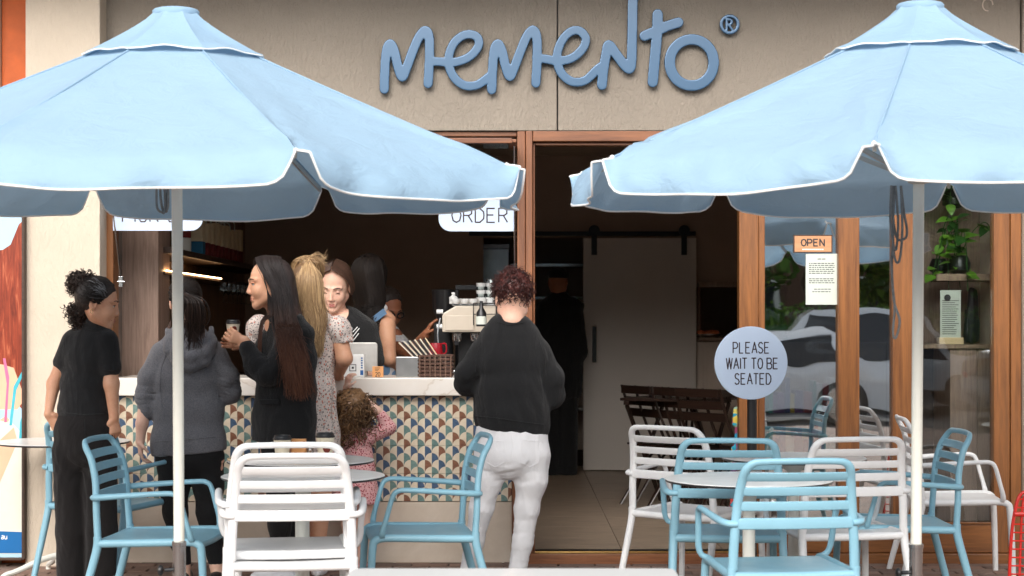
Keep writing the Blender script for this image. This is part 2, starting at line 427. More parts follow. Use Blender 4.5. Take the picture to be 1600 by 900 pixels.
m_wood("cedar_warm", lin((98, 58, 28)), lin((154, 98, 50)), .42, 'z', 1.0, .2)
m_wood("cedar_warm_h", lin((98, 58, 28)), lin((154, 98, 50)), .42, 'x', 1.0, .2)
m_wood("walnut", lin((132, 108, 95)), lin((180, 152, 136)), .5, 'z', 1.6)
m_wood("walnut_dark", lin((52, 36, 28)), lin((78, 56, 44)), .5, 'x', 1.2)
m_wood("grey_oak", lin((128, 104, 86)), lin((168, 142, 120)), .5, 'z', 1.6)
m_wood("dark_folding", lin((30, 20, 16)), lin((54, 36, 28)), .35, 'x', 1.2, .2)
m_wood("pale_board", lin((214, 184, 140)), lin((234, 208, 166)), .5, 'x', 1.2)
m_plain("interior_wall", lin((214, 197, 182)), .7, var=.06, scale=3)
m_wood("left_panelling", lin((110, 80, 56)), lin((150, 112, 80)), .5, "z", .5)
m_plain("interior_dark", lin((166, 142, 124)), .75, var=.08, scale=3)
m_wood("tan_board", lin((186, 132, 92)), lin((206, 152, 110)), .5, "x", 1.2)
m_plain("barn_white", lin((208, 199, 190)), .5, var=.03, scale=2)
m_plain("black_metal", (.012, .012, .012), .4, .3)
m_plain("black_plastic", (.014, .014, .016), .35)
m_plain("steel", (.55, .56, .57), .22, 1, bump=.02)
m_plain("steel_dull", (.42, .42, .42), .38, 1, bump=.03)
m_plain("brass", (.75, .5, .18), .3, 1)
m_plain("powder_white", lin((222, 222, 214)), .4, var=.03, coat=.2)
m_plain("pole_cream", lin((238, 236, 224)), .42, var=.04, scale=8)
m_plain("cream_gloss", lin((200, 188, 172)), .3, var=.04, coat=.4)
m_plain("sign_blue", lin((192, 208, 230)), .35, var=.03, scale=6, bump=.01)
m_plain("letter_dark", lin((46, 26, 34)), .5, bump=0)
m_plain("sign_letter", lin((64, 98, 130)), .22, .3, var=.03, scale=3, bump=.01, spec=.8)
m_plain("laminate_white", lin((232, 232, 230)), .3, var=.02, coat=.3)
m_plain("grout", lin((72, 52, 42)), .9)
m_plain("mortar", lin((70, 62, 56)), .95, var=.2, scale=30)
m_plain("paper", lin((206, 212, 202)), .8, var=.03)
m_plain("ink", (.03, .03, .035), .7, bump=0)
m_plain("white_ink", (.8, .8, .8), .7, bump=0)
m_plain("ceiling_dark", lin((190, 176, 162)), .8)
m_plain("steel_black", (.03, .03, .032), .3, .5)
m_glass("shop_glass", .5); m_glass("bay_glass", .06); m_glass("clear_glass", .05)
nb = NB("marble"); co = nb.coords((1, 1, 1.6)); f = nb.noise(co, 1.1, 7, .55, 2.0)
nb.l(nb.ramp(f, [(.36, lin((236, 230, 222))), (.49, lin((230, 222, 212))), (.503, lin((214, 203, 190))), (.52, lin((232, 226, 218))), (.7, lin((240, 236, 230)))]), nb.b.inputs['Base Color'])
nb.b.inputs['Roughness'].default_value = .25
nb = NB("plinth_render"); co = nb.coords(); f = nb.noise(co, 5, 8, .65, .5)
nb.l(nb.ramp(f, [(.3, lin((196, 180, 162))), (.7, lin((214, 200, 184)))]), nb.b.inputs['Base Color']); nb.b.inputs['Roughness'].default_value = .75
nb.bump(f, .15, .004)
# pavers: colour from the piece's own random number
nb = NB("paver_clay"); oi = nb.n("ShaderNodeObjectInfo"); co = nb.coords()
c1 = nb.ramp(oi.outputs['Random'], [(0, lin((120, 96, 84))), (.35, lin((146, 118, 104))), (.7, lin((132, 112, 102))), (1, lin((104, 86, 78)))])
f = nb.noise(co, 40, 6, .7); mx = nb.n("ShaderNodeMix", data_type='RGBA', blend_type='MULTIPLY'); mx.inputs[0].default_value = .7
nb.l(c1, mx.inputs[6]); nb.l(nb.ramp(f, [(.3, (.62, .6, .58)), (.6, (1, 1, 1))]), mx.inputs[7]); nb.l(mx.outputs[2], nb.b.inputs['Base Color'])
nb.b.inputs['Roughness'].default_value = .85; nb.bump(f, .3, .004)
nb = NB("forecourt_clay"); br = nb.n("ShaderNodeTexBrick"); co = nb.coords(); nb.l(co, br.inputs['Vector']); br.inputs['Scale'].default_value = 1
br.inputs['Brick Width'].default_value = .2; br.inputs['Row Height'].default_value = .1; br.inputs['Mortar Size'].default_value = .003
br.inputs['Color1'].default_value = (*lin((132, 106, 92)), 1); br.inputs['Color2'].default_value = (*lin((116, 98, 88)), 1); br.inputs['Mortar'].default_value = (*lin((70, 62, 56)), 1)
nb.l(br.outputs[0], nb.b.inputs['Base Color']); nb.b.inputs['Roughness'].default_value = .85
nb = NB("asphalt"); f = nb.noise(nb.coords(), 60, 6, .7); nb.l(nb.ramp(f, [(.3, (.04, .04, .042)), (.7, (.075, .075, .075))]), nb.b.inputs['Base Color']); nb.b.inputs['Roughness'].default_value = .9
# floor tile
nb = NB("floor_tile"); oi = nb.n("ShaderNodeObjectInfo"); f = nb.noise(nb.coords((1, 2.5, 1)), 5, 8, .65, .6)
mx = nb.n("ShaderNodeMix", data_type='RGBA', blend_type='MULTIPLY'); mx.inputs[0].default_value = .8
nb.l(nb.ramp(f, [(.3, lin((146, 128, 110))), (.7, lin((178, 158, 138)))]), mx.inputs[6]); nb.l(nb.ramp(oi.outputs['Random'], [(0, (.86, .86, .86)), (1, (1, 1, 1))]), mx.inputs[7])
nb.l(mx.outputs[2], nb.b.inputs['Base Color']); nb.b.inputs['Roughness'].default_value = .38
# printed fish-scale tile: quarter-round scales, cream on the left half, glaze colour on the right half
def scale_tile():
    nb = NB("scallop_print"); p = .04
    tc = nb.n("ShaderNodeTexCoord"); sp = nb.n("ShaderNodeSeparateXYZ"); nb.l(tc.outputs['Object'], sp.inputs[0])
    M = nb.math
    x = M('DIVIDE', sp.outputs[0], p); y = M('DIVIDE', M('ADD', sp.outputs[2], .0), p)
    j = M('FLOOR', y); fy = M('SUBTRACT', y, j)
    def row(jj, dy):
        par = M('FLOORED_MODULO', jj, 2.0)              # odd rows are shifted by one column
        xs = M('DIVIDE', M('ADD', x, par), 2.0)
        i = M('ROUND', xs); dx = M('MULTIPLY', M('SUBTRACT', xs, i), 2.0)
        d2 = M('ADD', M('MULTIPLY', dx, dx), M('MULTIPLY', dy, dy))
        return i, dx, d2
    i1, dx1, q1 = row(j, fy); j2 = M('ADD', j, 1.0); i2, dx2, q2 = row(j2, M('SUBTRACT', fy, 1.0))
    ins = M('LESS_THAN', q1, 1.0)
    def mixf(a, b): return M('ADD', M('MULTIPLY', a, ins), M('MULTIPLY', b, M('SUBTRACT', 1.0, ins)))
    I, J, DX, Q = mixf(i1, i2), mixf(j, j2), mixf(dx1, dx2), mixf(q1, q2)
    cm = nb.n("ShaderNodeCombineXYZ"); nb.l(M('FLOORED_MODULO', M('ADD', I, .0), 4.0), cm.inputs[0]); nb.l(M('FLOORED_MODULO', J, 4.0), cm.inputs[1])
    wnz = nb.n("ShaderNodeTexWhiteNoise", noise_dimensions='2D'); nb.l(cm.outputs[0], wnz.inputs['Vector'])
    r = nb.ramp(wnz.outputs['Value'], [(0, lin((116, 144, 138))), (.36, lin((72, 94, 122))), (.6, lin((134, 92, 72))), (.82, lin((108, 136, 131)))]); nb.t.nodes[-1]
    for n_ in nb.t.nodes:
        if n_.type == 'VALTORGB': n_.color_ramp.interpolation = 'CONSTANT'
    gl = nb.noise(tc.outputs['Object'], 55, 4, .6)
    mg = nb.n("ShaderNodeMix", data_type='RGBA', blend_type='MULTIPLY'); mg.inputs[0].default_value = 1
    nb.l(r, mg.inputs[6]); nb.l(nb.ramp(gl, [(.3, (.72, .74, .78)), (.65, (1.15, 1.12, 1.1))]), mg.inputs[7])
    cream = nb.ramp(nb.noise(tc.outputs['Object'], 18, 4), [(.3, lin((208, 192, 168))), (.7, lin((226, 212, 190)))])
    edge = M('GREATER_THAN', Q, .90)
    side = M('MULTIPLY', M('GREATER_THAN', DX, 0.0), M('SUBTRACT', 1.0, M('MULTIPLY', edge, .55)))
    mx = nb.n("ShaderNodeMix", data_type='RGBA'); nb.l(side, mx.inputs[0]); nb.l(cream, mx.inputs[6]); nb.l(mg.outputs[2], mx.inputs[7])
    nb.l(mx.outputs[2], nb.b.inputs['Base Color']); nb.b.inputs['Roughness'].default_value = .3; nb.b.inputs['Specular IOR Level'].default_value = .4
scale_tile()

# ------------------------------------------------------------------ ground
def sheet(name, mat, x0, x1, y0, y1, z):
    return struct(MB().add([(x0, y0, z), (x1, y0, z), (x1, y1, z), (x0, y1, z)], [(0, 1, 2, 3)]).build(name, MATS[mat]))
sheet("ground", "asphalt", -150, 150, -220, 60, -.16)
fc = struct(MB().box(-14, 14, -12.5, .6, -.15, -.012).build("pavement", MATS["forecourt_clay"]))
# clay pavers one by one along the shopfront (only these are in the frame)
def paver_strip():
    me = None; rnd = random.Random(3)
    base = sheet("paver_bed", "mortar", -3.3, 3.3, -1.0, .25, -.008)
    for r in range(9):
        y = .18-.105*r-.05
        for c in range(31):
            x = -3.2+.21*c+(.105 if r % 2 else 0)
            if me is None:
                o = MB().box(-.1, .1, -.0485, .0485, -.03, 0).build("paver", MATS["paver_clay"], base, .004); me = o.data
            else:
                o = bpy.data.objects.new("paver", me); link(o, base)
                b = o.modifiers.new("bevel", 'BEVEL'); b.width = .004; b.segments = 2
            o.location = (x+rnd.uniform(-.002, .002), y, 0.004+rnd.uniform(-.002, .001)); o.rotation_euler = (rnd.uniform(-.006, .006), 0, rnd.uniform(-.01, .01))
paver_strip()

# ------------------------------------------------------------------ the building front
ZT = 3.75; ZB = Z(204)
bld = tag(empty("cafe_building", (0, 0, 0)), "beige rendered cafe front with a timber framed opening under raised blue lettering", "building")
SX = X(871)
box("wall_panel", MATS["render"], X(157), SX-.004, 0, .22, ZB, ZT, bld, .004)
box("wall_panel", MATS["render"], SX+.004, X(1594), 0, .22, ZB, ZT, bld, .004)
box("wall_panel", MATS["render"], X(1596), 6, -.02, .22, ZB, ZT, bld, .004)
box("backing", MATS["steel_black"], X(157)+.02, 5.9, .1, .2, ZB+.02, ZT-.02, bld, 0)
box("pilaster", MATS["render_cream"], X(38, 9.82), X(160, 9.9), -.16, .24, 0, ZT-.001, bld, .006)
box("pilaster", MATS["render_cream"], X(1596.5), X(1780), -.05, .24, 0, ZB-.004, bld, .006)
box("side_wall", MATS["orange_paint"], X(4), X(37.5, 9.82), -.02, .24, 0, ZT-.002, bld, .004)
box("side_wall", MATS["render_cream"], -8, X(3.5), -.06, .24, 0, ZT-.003, bld, .004)
box("side_wall", MATS["render_cream"], X(1781), 8, -.03, .24, 0, ZB-.003, bld, .004)
# canopy over the footpath: soffit and fascia (above the frame)
aw = tag(empty("street_awning", (0, 0, 0)), "flat grey awning roof over the footpath above the shop sign", "awning")
box("soffit", MATS["ceiling_dark"], -8, 8, -.8, .24, 3.78, 3.95, aw, 0)
box("fascia", MATS["ceiling_dark"], -8, 8, -.86, -.8, 3.55, 4.0, aw, 0)

# shop door and window frames
fr = tag(empty("shopfront_frame", (0, 0, 0)), "reddish timber frame around the serving window and the open doorway", "door frame")
def fb(name, x0p, x1p, z0, z1, y0, y1, mat="cedar", par=None, bev=.004): return box(name, MATS[mat], X(x0p), X(x1p), y0, y1, z0, z1, par or fr, bev)
fb("jamb", 161.5, 177, .0, ZB-.002, .0, .14, "cedar_warm")
fb("jamb", 808, 821, .06, ZB-.003, .005, .15)
fb("jamb", 821.6, 832, .06, Z(205), -.015, .15)
fb("door_stop", 832.6, 836, .06, Z(222), .03, .13)
fb("window_head", 177.6, 807.4, ZB-.03, ZB-.003, .03, .15, "cedar_h")
fb("door_head", 832.6, 1594, Z(221), Z(205), -.01, .15, "cedar_h")
fb("head_bead", 836.6, 1154, Z(226), Z(222), .03, .12, "cedar_h", bev=.001)
fb("sill", 812, 1156, 0.001, .06, -.06, .14, "cedar_h")
box("threshold_strip", MATS["brass"], X(836), X(1155), .02, .05, .061, .066, fr, 0)
box("threshold_track", MATS["steel_black"], X(836), X(1155), .07, .13, .0615, .064, fr, 0)

# glazed doors at the right
gd = tag(empty("glazed_front_door", (0, 0, 0)), "timber framed glass door leaves with cars mirrored in the panes, right of the doorway", "glass door")
def gb(name, a, b, z0, z1, y0=.0, y1=.09, mat="cedar_warm"): return box(name, MATS[mat], X(a), X(b), y0, y1, z0, z1, gd, .004)
gb("stile", 1155, 1185, .06, Z(222)); gb("stile", 1185.6, 1196, .06, Z(222), .02, .085)
gb("stile", 1310, 1343, .06, Z(222)); gb("stile", 1395, 1437, .06, Z(222))
gb("stile", 1553, 1578, .06, Z(222)); gb("stile", 1578.6, 1595, .0, Z(222), -.012, .12)
for a, b in ((1196.6, 1309.4), (1343.6, 1394.4), (1437.6, 1552.4)):
    box("bottom_rail", MATS["cedar_warm_h"], X(a), X(b), .008, .082, .06, Z(820), gd, .004)
    box("glazing_bead", MATS["cedar_warm_h"], X(a), X(b), .002, .02, Z(820)+.001, Z(816), gd, .002)
    box("pane", MATS["bay_glass" if a > 1400 else "shop_glass"], X(a), X(b), .045, .05, Z(820), Z(221)-.001, gd, 0)
box("sill", MATS["cedar_warm_h"], X(1156.6), X(1578), -.04, .12, 0.001, .058, gd, .004)

# hinged-up servery sash with its stays
ss = tag(empty("servery_sash", (0, 0, 0)), "timber awning sash folded up on metal stays at the head of the serving window", "window")
box("rail", MATS["cedar_h"], X(182), X(800), -.42, -.36, Z(224, 9.6), Z(216, 9.6), ss, .003)
for a in (184, 796): box("stile", MATS["cedar"], X(a), X(a)+.04, -.355, .02, Z(224, 9.6)+.01, Z(216, 9.6), ss, .003)
box("pane", MATS["clear_glass"], X(184)+.045, X(796)-.005, -.355, .0, Z(221, 9.6), Z(221, 9.6)+.006, ss, 0)
for a, y1 in ((184, 440), (803.5, 430)):
    s_ = 1 if a < 400 else -1
    MB().tube([(X(a)+.0*s_, -.3, Z(228, 9.7)), (X(a+5*s_ if a < 400 else a+.5), .0, Z(y1-2))], .0045, 8, False).build("stay", MATS["steel"], ss, smooth=True)
    MB().obox((X(a+5*s_ if a < 400 else a+.5), .0, Z(y1)), (.012, 0, 0), (0, .012, 0), (0, 0, .03)).tube([(X(a+5*s_ if a < 400 else a+.5)-.02, -.01, Z(y1)), (X(a+5*s_ if a < 400 else a+.5)+.025, -.01, Z(y1))], .006, 8, False).build("stay_bracket", MATS["steel"], ss, .002)

# counter with marble top and printed tiles
ct = tag(empty("serving_counter", (X(490), 0, 0)), "white marble topped serving counter faced with blue, brown and cream scallop tiles", "counter")
cx0 = ct.location.x
def cb(name, mat, a, b, y0, y1, z0, z1, bev=.004): return box(name, MATS[mat], X(a)-cx0, X(b)-cx0, y0, y1, z0, z1, ct, bev)
cb("marble_top", "marble", 178, 807, -.04, .5, Z(618), Z(590), .006)
cb("plinth", "plinth_render", 178, 800, .012, .42, 0, Z(784.5))
cb("tile_backing", "grout", 178, 800, .02, .42, Z(784), Z(618.6), 0)
cb("end_post", "cedar", 800.5, 807.6, -.01, .3, .06, Z(619), .003)
TW, TH = .32, .1593
zb = Z(783.5); tile_me = {}
for r in range(4):
    z0 = zb+r*(TH+.0015); zt = min(z0+TH, Z(619.2))
    for c in range(-6, 3):
        x0 = X(653)+c*(TW+.0018); x1 = x0+TW
        xa, xb = max(x0, X(178.5)), min(x1, X(799.5))
        if xb-xa < .01: continue
        key = (round(xa-x0, 3), round(xb-x0, 3), round(zt-z0, 3))
        if key not in tile_me:
            o = MB().box(xa-x0, xb-x0, 0, .012, 0, zt-z0).build("tile", MATS["scallop_print"], ct, .0015); tile_me[key] = o.data
        else:
            o = bpy.data.objects.new("tile", tile_me[key]); link(o, ct); b = o.modifiers.new("bevel", 'BEVEL'); b.width = .0015
        o.location = (x0-cx0, .008+random.Random(r*31+c).uniform(-.0012, .0012), z0)

# ------------------------------------------------------------------ interior
FZ = .05; YB = 5.65
floor = sheet("floor", "grout", -2.6, 3.6, .14, YB+3, FZ-.006)
fme = None
for i in range(8):
    for j in range(10):
        x = -1.15+.6*i; y = .16+.6*j
        if x+.6 < -.2 and j > 5: continue
        if fme is None:
            o = MB().box(0, .596, 0, .596, -.005, 0).build("floor_tile", MATS["floor_tile"], floor, .0012); fme = o.data
        else:
            o = bpy.data.objects.new("floor_tile", fme); link(o, floor); b = o.modifiers.new("bevel", 'BEVEL'); b.width = .0012
        o.location = (x, y, FZ)
def wl(name, mat, *a): return struct(box(name, MATS[mat], *a, None, 0))
wl("interior_wall_left", "left_panelling", -2.6, -2.42, .22, YB+.2, 0, 2.9)
XO0, XO1 = X(755, 15.7), X(985, 15.7)
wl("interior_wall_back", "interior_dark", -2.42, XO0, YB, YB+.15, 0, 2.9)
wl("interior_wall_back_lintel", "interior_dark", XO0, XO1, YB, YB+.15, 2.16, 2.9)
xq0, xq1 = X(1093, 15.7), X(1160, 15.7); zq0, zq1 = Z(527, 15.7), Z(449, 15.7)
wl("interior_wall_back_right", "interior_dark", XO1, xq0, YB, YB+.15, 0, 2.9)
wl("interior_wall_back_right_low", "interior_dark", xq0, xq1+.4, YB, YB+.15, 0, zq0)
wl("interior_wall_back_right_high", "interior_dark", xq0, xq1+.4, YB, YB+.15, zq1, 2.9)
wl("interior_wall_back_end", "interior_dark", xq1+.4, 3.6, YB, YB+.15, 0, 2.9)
wl("interior_wall_right", "interior_wall", 3.4, 3.6, .22, YB, 0, 2.9)
wl("ceiling", "ceiling_dark", -2.6, 3.6, .22, YB+3, 2.9, 3.0)
wl("kitchen_wall_back", "interior_wall", -2.2, 3.6, YB+2.6, YB+2.7, 0, 2.9)
wl("kitchen_wall_right", "interior_wall", 3.4, 3.6, YB+.15, YB+2.6, 0, 2.9)
wl("kitchen_wall_left", "interior_wall", -.6, -.5, YB+.15, YB+2.6, 0, 2.9)

# sliding barn door
bd = tag(empty("barn_door", (X(999, 15.6), YB-.08, FZ)), "tall pale sliding barn door hanging from a black rail at the back of the room", "door")
bx = bd.location.x
hw = (X(1087, 15.6)-X(911, 15.6))/2
box("door_leaf", MATS["barn_white"], -hw, hw, -.02, .02, .01, Z(372, 15.6)-FZ, bd, .004)
def loc(px, py, d=15.6): return X(px, d)-bx, Z(py, d)-FZ
for px in (928, 1068):
    x, z = loc(px, 366); hs = box("hanger_strap", MATS["black_metal"], x-.025, x+.025, -.036, -.021, z-.19, z+.02, bd, .002)
    MB().tube([(x, -.05, z+.03), (x, -.015, z+.03)], .05, 16, False).build("hanger_wheel", MATS["black_metal"], bd, .003)
x, z = loc(928, 538); box("handle", MATS["black_metal"], x-.018, x+.018, -.06, -.04, z-.16, z+.16, bd, .003)
MB().box(x-.01, x+.01, -.045, -.019, z-.14, z-.12).box(x-.01, x+.01, -.045, -.019, z+.12, z+.14).build("handle_stud", MATS["black_metal"], bd)
rl = box("door_rail", MATS["black_metal"], X(733, 15.6), X(1086, 15.6), YB-.115, YB-.1, Z(369, 15.6), Z(362, 15.6), None, .002)
tag(rl, "long black steel rail above the barn door", "rail")

# servery hatch right of the barn door
ht = tag(empty("kitchen_hatch", (X(1125, 15.7), YB, zq0)), "timber framed serving hatch in the back wall with orange food on its ledge", "hatch")
hx, hz = ht.location.x, zq0
box("ledge", MATS["grey_oak"], xq0-hx-.02, xq1+.4-hx, -.14, .15, -.03, .0, ht, .003)
box("head_trim", MATS["grey_oak"], xq0-hx-.02, xq1+.4-hx, -.05, .02, zq1-hz, zq1-hz+.05, ht, .003)
box("side_trim", MATS["cedar"], xq0-hx-.03, xq0-hx, -.04, .02, 0, zq1-hz, ht, .003)
rnd = random.Random(9)
tr = tag(MB().lathe([(.02, 0), (.1, 0), (.14, .03)], (X(1106, 15.6), YB-.03, zq0+.002), 20).build("food_tray", MATS["steel"], None, smooth=True), "small steel tray on the kitchen hatch ledge", "tray")
fm = MB()
for k in range(9): fm.sphere((X(1106, 15.6)+rnd.uniform(-.08, .08), YB-.03+rnd.uniform(-.05, .05), zq0+.035+rnd.uniform(0, .02)), .03, 8, 5, (1.3, 1, .6))
m_plain("food_orange", lin((220, 120, 70)), .6)
tag(fm.build("pastry_pile", MATS["food_orange"], None, smooth=True), "heap of orange baked food on the tray in the kitchen hatch", "food")
# ribbed panelling under the hatch
dado = struct(MB().box(X(1090, 15.6), 3.38, YB-.02, YB-.004, .05, zq0-.04).build("dado_panelling", MATS["interior_wall"]))
for k in range(40):
    x = X(1092, 15.6)+.042*k
    if x > 3.3: break
    MB().box(x, x+.034, YB-.032, YB-.02, .06, zq0-.05).build("slat", MATS["interior_wall"], dado)
# kitchen behind: steel shelves, pots and bottles
ks = tag(empty("kitchen_shelf_rack", (X(880, 17.4), YB+1.7, 0)), "steel kitchen shelving with pans and containers seen through the back doorway", "shelf rack")
kx = ks.location.x
for i, z in enumerate((.5, .95, 1.32, 1.62, 1.95)):
    box("shelf", MATS["steel"], -.75, .75, 0, .45, z, z+.03, ks, .002)
for x in (-.74, .72): box("upright", MATS["steel"], x, x+.03, .0, .03, FZ, 2.05, ks, 0)
for k in range(16):
    z = (.53, .98, 1.35, 1.65)[k % 4]; x = -.62+.085*k+rnd.uniform(-.02, .02); r = rnd.uniform(.04, .075); h = rnd.uniform(.1, .24)
    o = MB().lathe([(r*.9, 0), (r, .01), (r, h), (r*.8, h+.01), (0, h+.012)], (kx+x, YB+1.85, z), 14).build("container", MATS[("steel", "powder_white", "cream_gloss", "steel_dull")[k % 4]], None, smooth=True)
    tag(o, "pale round container standing on the steel kitchen shelving", "container", "containers on the kitchen shelving")
# stainless fridge and bench seen between menu boards and head
fg = tag(empty("kitchen_fridge", (X(771, 16.6), YB+1.0, FZ)), "tall stainless steel cabinet reflecting daylight in the kitchen doorway", "fridge")
box("cabinet_body", MATS["steel_dull"], -.24, .16, 0, .5, 0, 2.1, fg, .01)
box("door_panel", MATS["steel"], -.23, .15, -.025, -.003, .1, 2.05, fg, .008)
box("handle", MATS["black_metal"], .1, .12, -.06, -.026, .9, 1.5, fg, .003)

# wood panel and tiled return at the left of the serving window
wp = tag(empty("tall_cupboard", (X(215, 10.6), .55, 0)), "tall brown woodgrain cupboard panel just inside the serving window at the left", "cupboard")
w0, w1 = X(191, 10.6)-wp.location.x, X(250, 10.6)-wp.location.x
box("side_panel", MATS["walnut"], w0, w1-.045*0, .0, .35, 0, 2.5, wp, .003)
box("edge_trim", MATS["powder_white"], w0-.008, w0-.001, -.004, .35, 0, 2.5, wp, 0)
rt = struct(box("tiled_return", MATS["steel_dull"], X(176, 10.3), X(191, 10.6)-.012, .33, .7, 0, 2.5, None, 0)); 
m_plain("grey_tile", lin((158, 150, 142)), .35, var=.08, scale=9)
for k in range(12):
    box("tile", MATS["grey_tile"], X(176, 10.3)+.002, X(191, 10.6)-.016, .322, .3295, .2+.19*k, .2+.19*k+.186, rt, .001)
# shelf with retail bags along the left wall, LED strip beneath
m_emit("led_warm", (1, .62, .3), 14)
sh = tag(empty("wall_shelf", (-2.27, 2.2, 1.86)), "dark timber shelf on the left wall with a warm strip light beneath it", "shelf")
box("shelf_board", MATS["walnut_dark"], -.148, .16, -1.5, 3.0, -.04, 0, sh, .003)
box("glass_shelf", MATS["walnut_dark"], -.148, .12, -1.5, 3.0, -.17, -.15, sh, .003)
box("strip_light", MATS["led_warm"], .122, .128, -1.48, .55, -.148, -.142, sh, 0)
m_plain("kraft", lin((226, 206, 172)), .8, var=.1, scale=20)
m_plain("wine_red", lin((120, 30, 32)), .6); m_plain("teal_label", lin((30, 110, 150)), .6)
for k in range(9):
    y = 1.55+.21*k+.4; 
    bgp = empty("retail_bag", (-2.22, y, 1.861)); s = rnd.uniform(.92, 1.1)
    tag(bgp, "kraft paper gift bag with wine red base on the left wall shelf", "bag", "gift bags on the wall shelf")
    MB().box(-.09, .09, -.05, .05, .09, .24*s).build("paper_body", MATS["kraft"], bgp, .004)
    MB().box(-.0905, .0905, -.0505, .0505, 0, .0895).build("base_band", MATS["wine_red" if k else "teal_label"], bgp, .003)
    MB().tube([(-.04, -.052, .23*s), (-.035, -.056, .29*s), (0, -.058, .31*s), (.035, -.056, .29*s), (.04, -.052, .23*s)], .004, 5).build("rope_handle", MATS["paper"], bgp, smooth=True)
rb = tag(empty("red_canister", (-2.22, 1.62, 1.861)), "dark red canister with a white base at the near end of the wall shelf", "canister")
MB().lathe([(.06, .1), (.062, .11), (.062, .26), (.04, .29), (0, .3)], n=16).build("red_upper", MATS["wine_red"], rb, smooth=True)
MB().lathe([(.06, 0), (.063, .005), (.063, .099)], n=16).build("white_base", MATS["powder_white"], rb, smooth=True)
# hanging glasses further along
for k in range(8):
    o = MB().lathe([(.03, 0), (.004, .004), (.004, .06), (.03, .09), (.034, .14), (.028, .17)], (-2.17, 3.0+.22*k, 1.54), 12).build("hanging_glass", MATS["clear_glass"], None, smooth=True)
    tag(o, "stemmed glass hanging in the row under the wall shelf", "glass", "glasses hanging under the wall shelf")
bb = tag(MB().box(-2.41, -1.85, .95, 5.2, FZ, .95).build("back_bench", MATS["walnut_dark"], None, .004), "dark back bench along the left wall behind the counter", "bench")

# ------------------------------------------------------------------ leaves and plants
m_plain("leaf_green", lin((96, 140, 44)), .4, var=.35, scale=9, bump=.02); m_plain("leaf_dark", lin((44, 84, 34)), .4, var=.3, scale=9, bump=.02)
def leaf_mesh(s=1.0):
    vs, fs = [], []; prof = [(0, .0), (.12, .30), (.3, .42), (.55, .36), (.8, .18), (1, 0)]
    for t, w in prof:
        for u in (-1, 0, 1): vs.append((u*w*s*.95, t*s, (.10*abs(u)*w - .25*t*t)*s))
    for i in range(5):
        for u in range(2):
            a = i*3+u; fs.append((a, a+1, a+4, a+3))
    return vs, fs
def leaf(parent, p, dirv, size, mat, name="leaf"):
    vs, fs = leaf_mesh(size)
    d = Vector(dirv).normalized(); up = Vector((0, -.5, 1)); xx = d.cross(up).normalized(); zz = xx.cross(d)
    M_ = Matrix((xx, d, zz)).transposed()
    return MB().add([Vector(p)+M_ @ Vector(v) for v in vs], fs).build(name, MATS[mat], parent, smooth=True, angle=180)
def pothos(name, loc_, label, n, seed, potr=.07, spread=.25, drop=.3):
    t = tag(empty(name, loc_), label, "plant"); rn = random.Random(seed)
    MB().lathe([(potr*.5, 0), (potr*.95, potr*.35), (potr, potr*.9), (potr*.75, potr*1.5), (potr*.68, potr*1.6), (potr*.6, potr*1.4), (0, potr*1.3)], n=20).build("pot", MATS["black_plastic"], t, smooth=True)
    for k in range(5):
        a = rn.uniform(0, 6.28); sx, sy = math.cos(a)*spread*rn.uniform(.5, 1), -abs(math.sin(a))*spread*.5
        pts = [(0, 0, potr*1.5), (sx*.4, sy*.5, potr*1.5+rn.uniform(.1, .25)), (sx*.8, sy, potr*1.5+rn.uniform(.02, .2)), (sx*1.1, sy*1.2, rn.uniform(-drop*.4, .1))]
        MB().tube(pts, .003, 5).build("stem", MATS["leaf_dark"], t, smooth=True)
        for q in range(n//5):
            f = rn.uniform(.25, 1); i = min(2, int(f*3)); g = f*3-i; p = [pts[i][c]*(1-g)+pts[i+1][c]*g for c in range(3)]
            leaf(t, p, (rn.uniform(-1, 1), -.5+rn.uniform(-.4, .3), rn.uniform(-.7, .5)), rn.uniform(.06, .1), "leaf_green" if rn.random() < .75 else "leaf_dark")
    return t

# right display bay behind the last pane
db = tag(empty("display_cabinet", (X(1495, 10.5), .5, 0)), "woodgrain display cabinet behind the right-hand pane", "cabinet")
q = db.location.x
box("side_panel", MATS["walnut_dark"], X(1437, 10.5)-q, X(1478, 10.5)-q-.001, .3, .32, FZ, Z(540, 10.6), db, .002)
box("front_panel", MATS["walnut"], X(1478, 10.5)-q, X(1520, 10.5)-q-.002, -.1, .3, FZ, Z(545, 10.4), db, .003)
box("front_panel", MATS["grey_oak"], X(1520, 10.5)-q, X(1560, 10.5)-q, -.1, .3, FZ, Z(545, 10.4), db, .003)
box("cabinet_top", MATS["grey_oak"], X(1437, 10.5)-q, X(1565, 10.5)-q, -.12, .34, Z(545, 10.4)+.001, Z(538, 10.4), db, .004)
bw = struct(box("bay_wall", MATS["walnut"], X(1437, 10.9), X(1580, 10.9), .86, .9, 0, 2.9, None, 0))
struct(box("bay_side_wall", MATS["interior_wall"], X(1528, 10.9), X(1535, 10.9), .5, .855, 0, 2.9, None, 0))
sf = tag(box("plant_shelf", MATS["grey_oak"], X(1452, 10.6), X(1556, 10.6), .42, .72, Z(440, 10.6), Z(429, 10.6), None, .004), "short timber shelf carrying two potted vines behind the right pane", "shelf")
pothos("trailing_vine", (X(1500, 10.5), .52, Z(429, 10.6)+.001), "bright green trailing vine in a round black pot on the short shelf", 30, 4)
pothos("trailing_vine", (X(1470, 10.55), .6, Z(429, 10.6)+.001), "darker sparse vine in the left black pot on the short shelf", 15, 8, .06, .2)
pothos("hanging_vine", (X(1490, 10.6), .6, Z(326, 10.6)), "green hanging vine partly hidden behind the umbrella valance at the top right", 30, 12, .07, .26, .2)
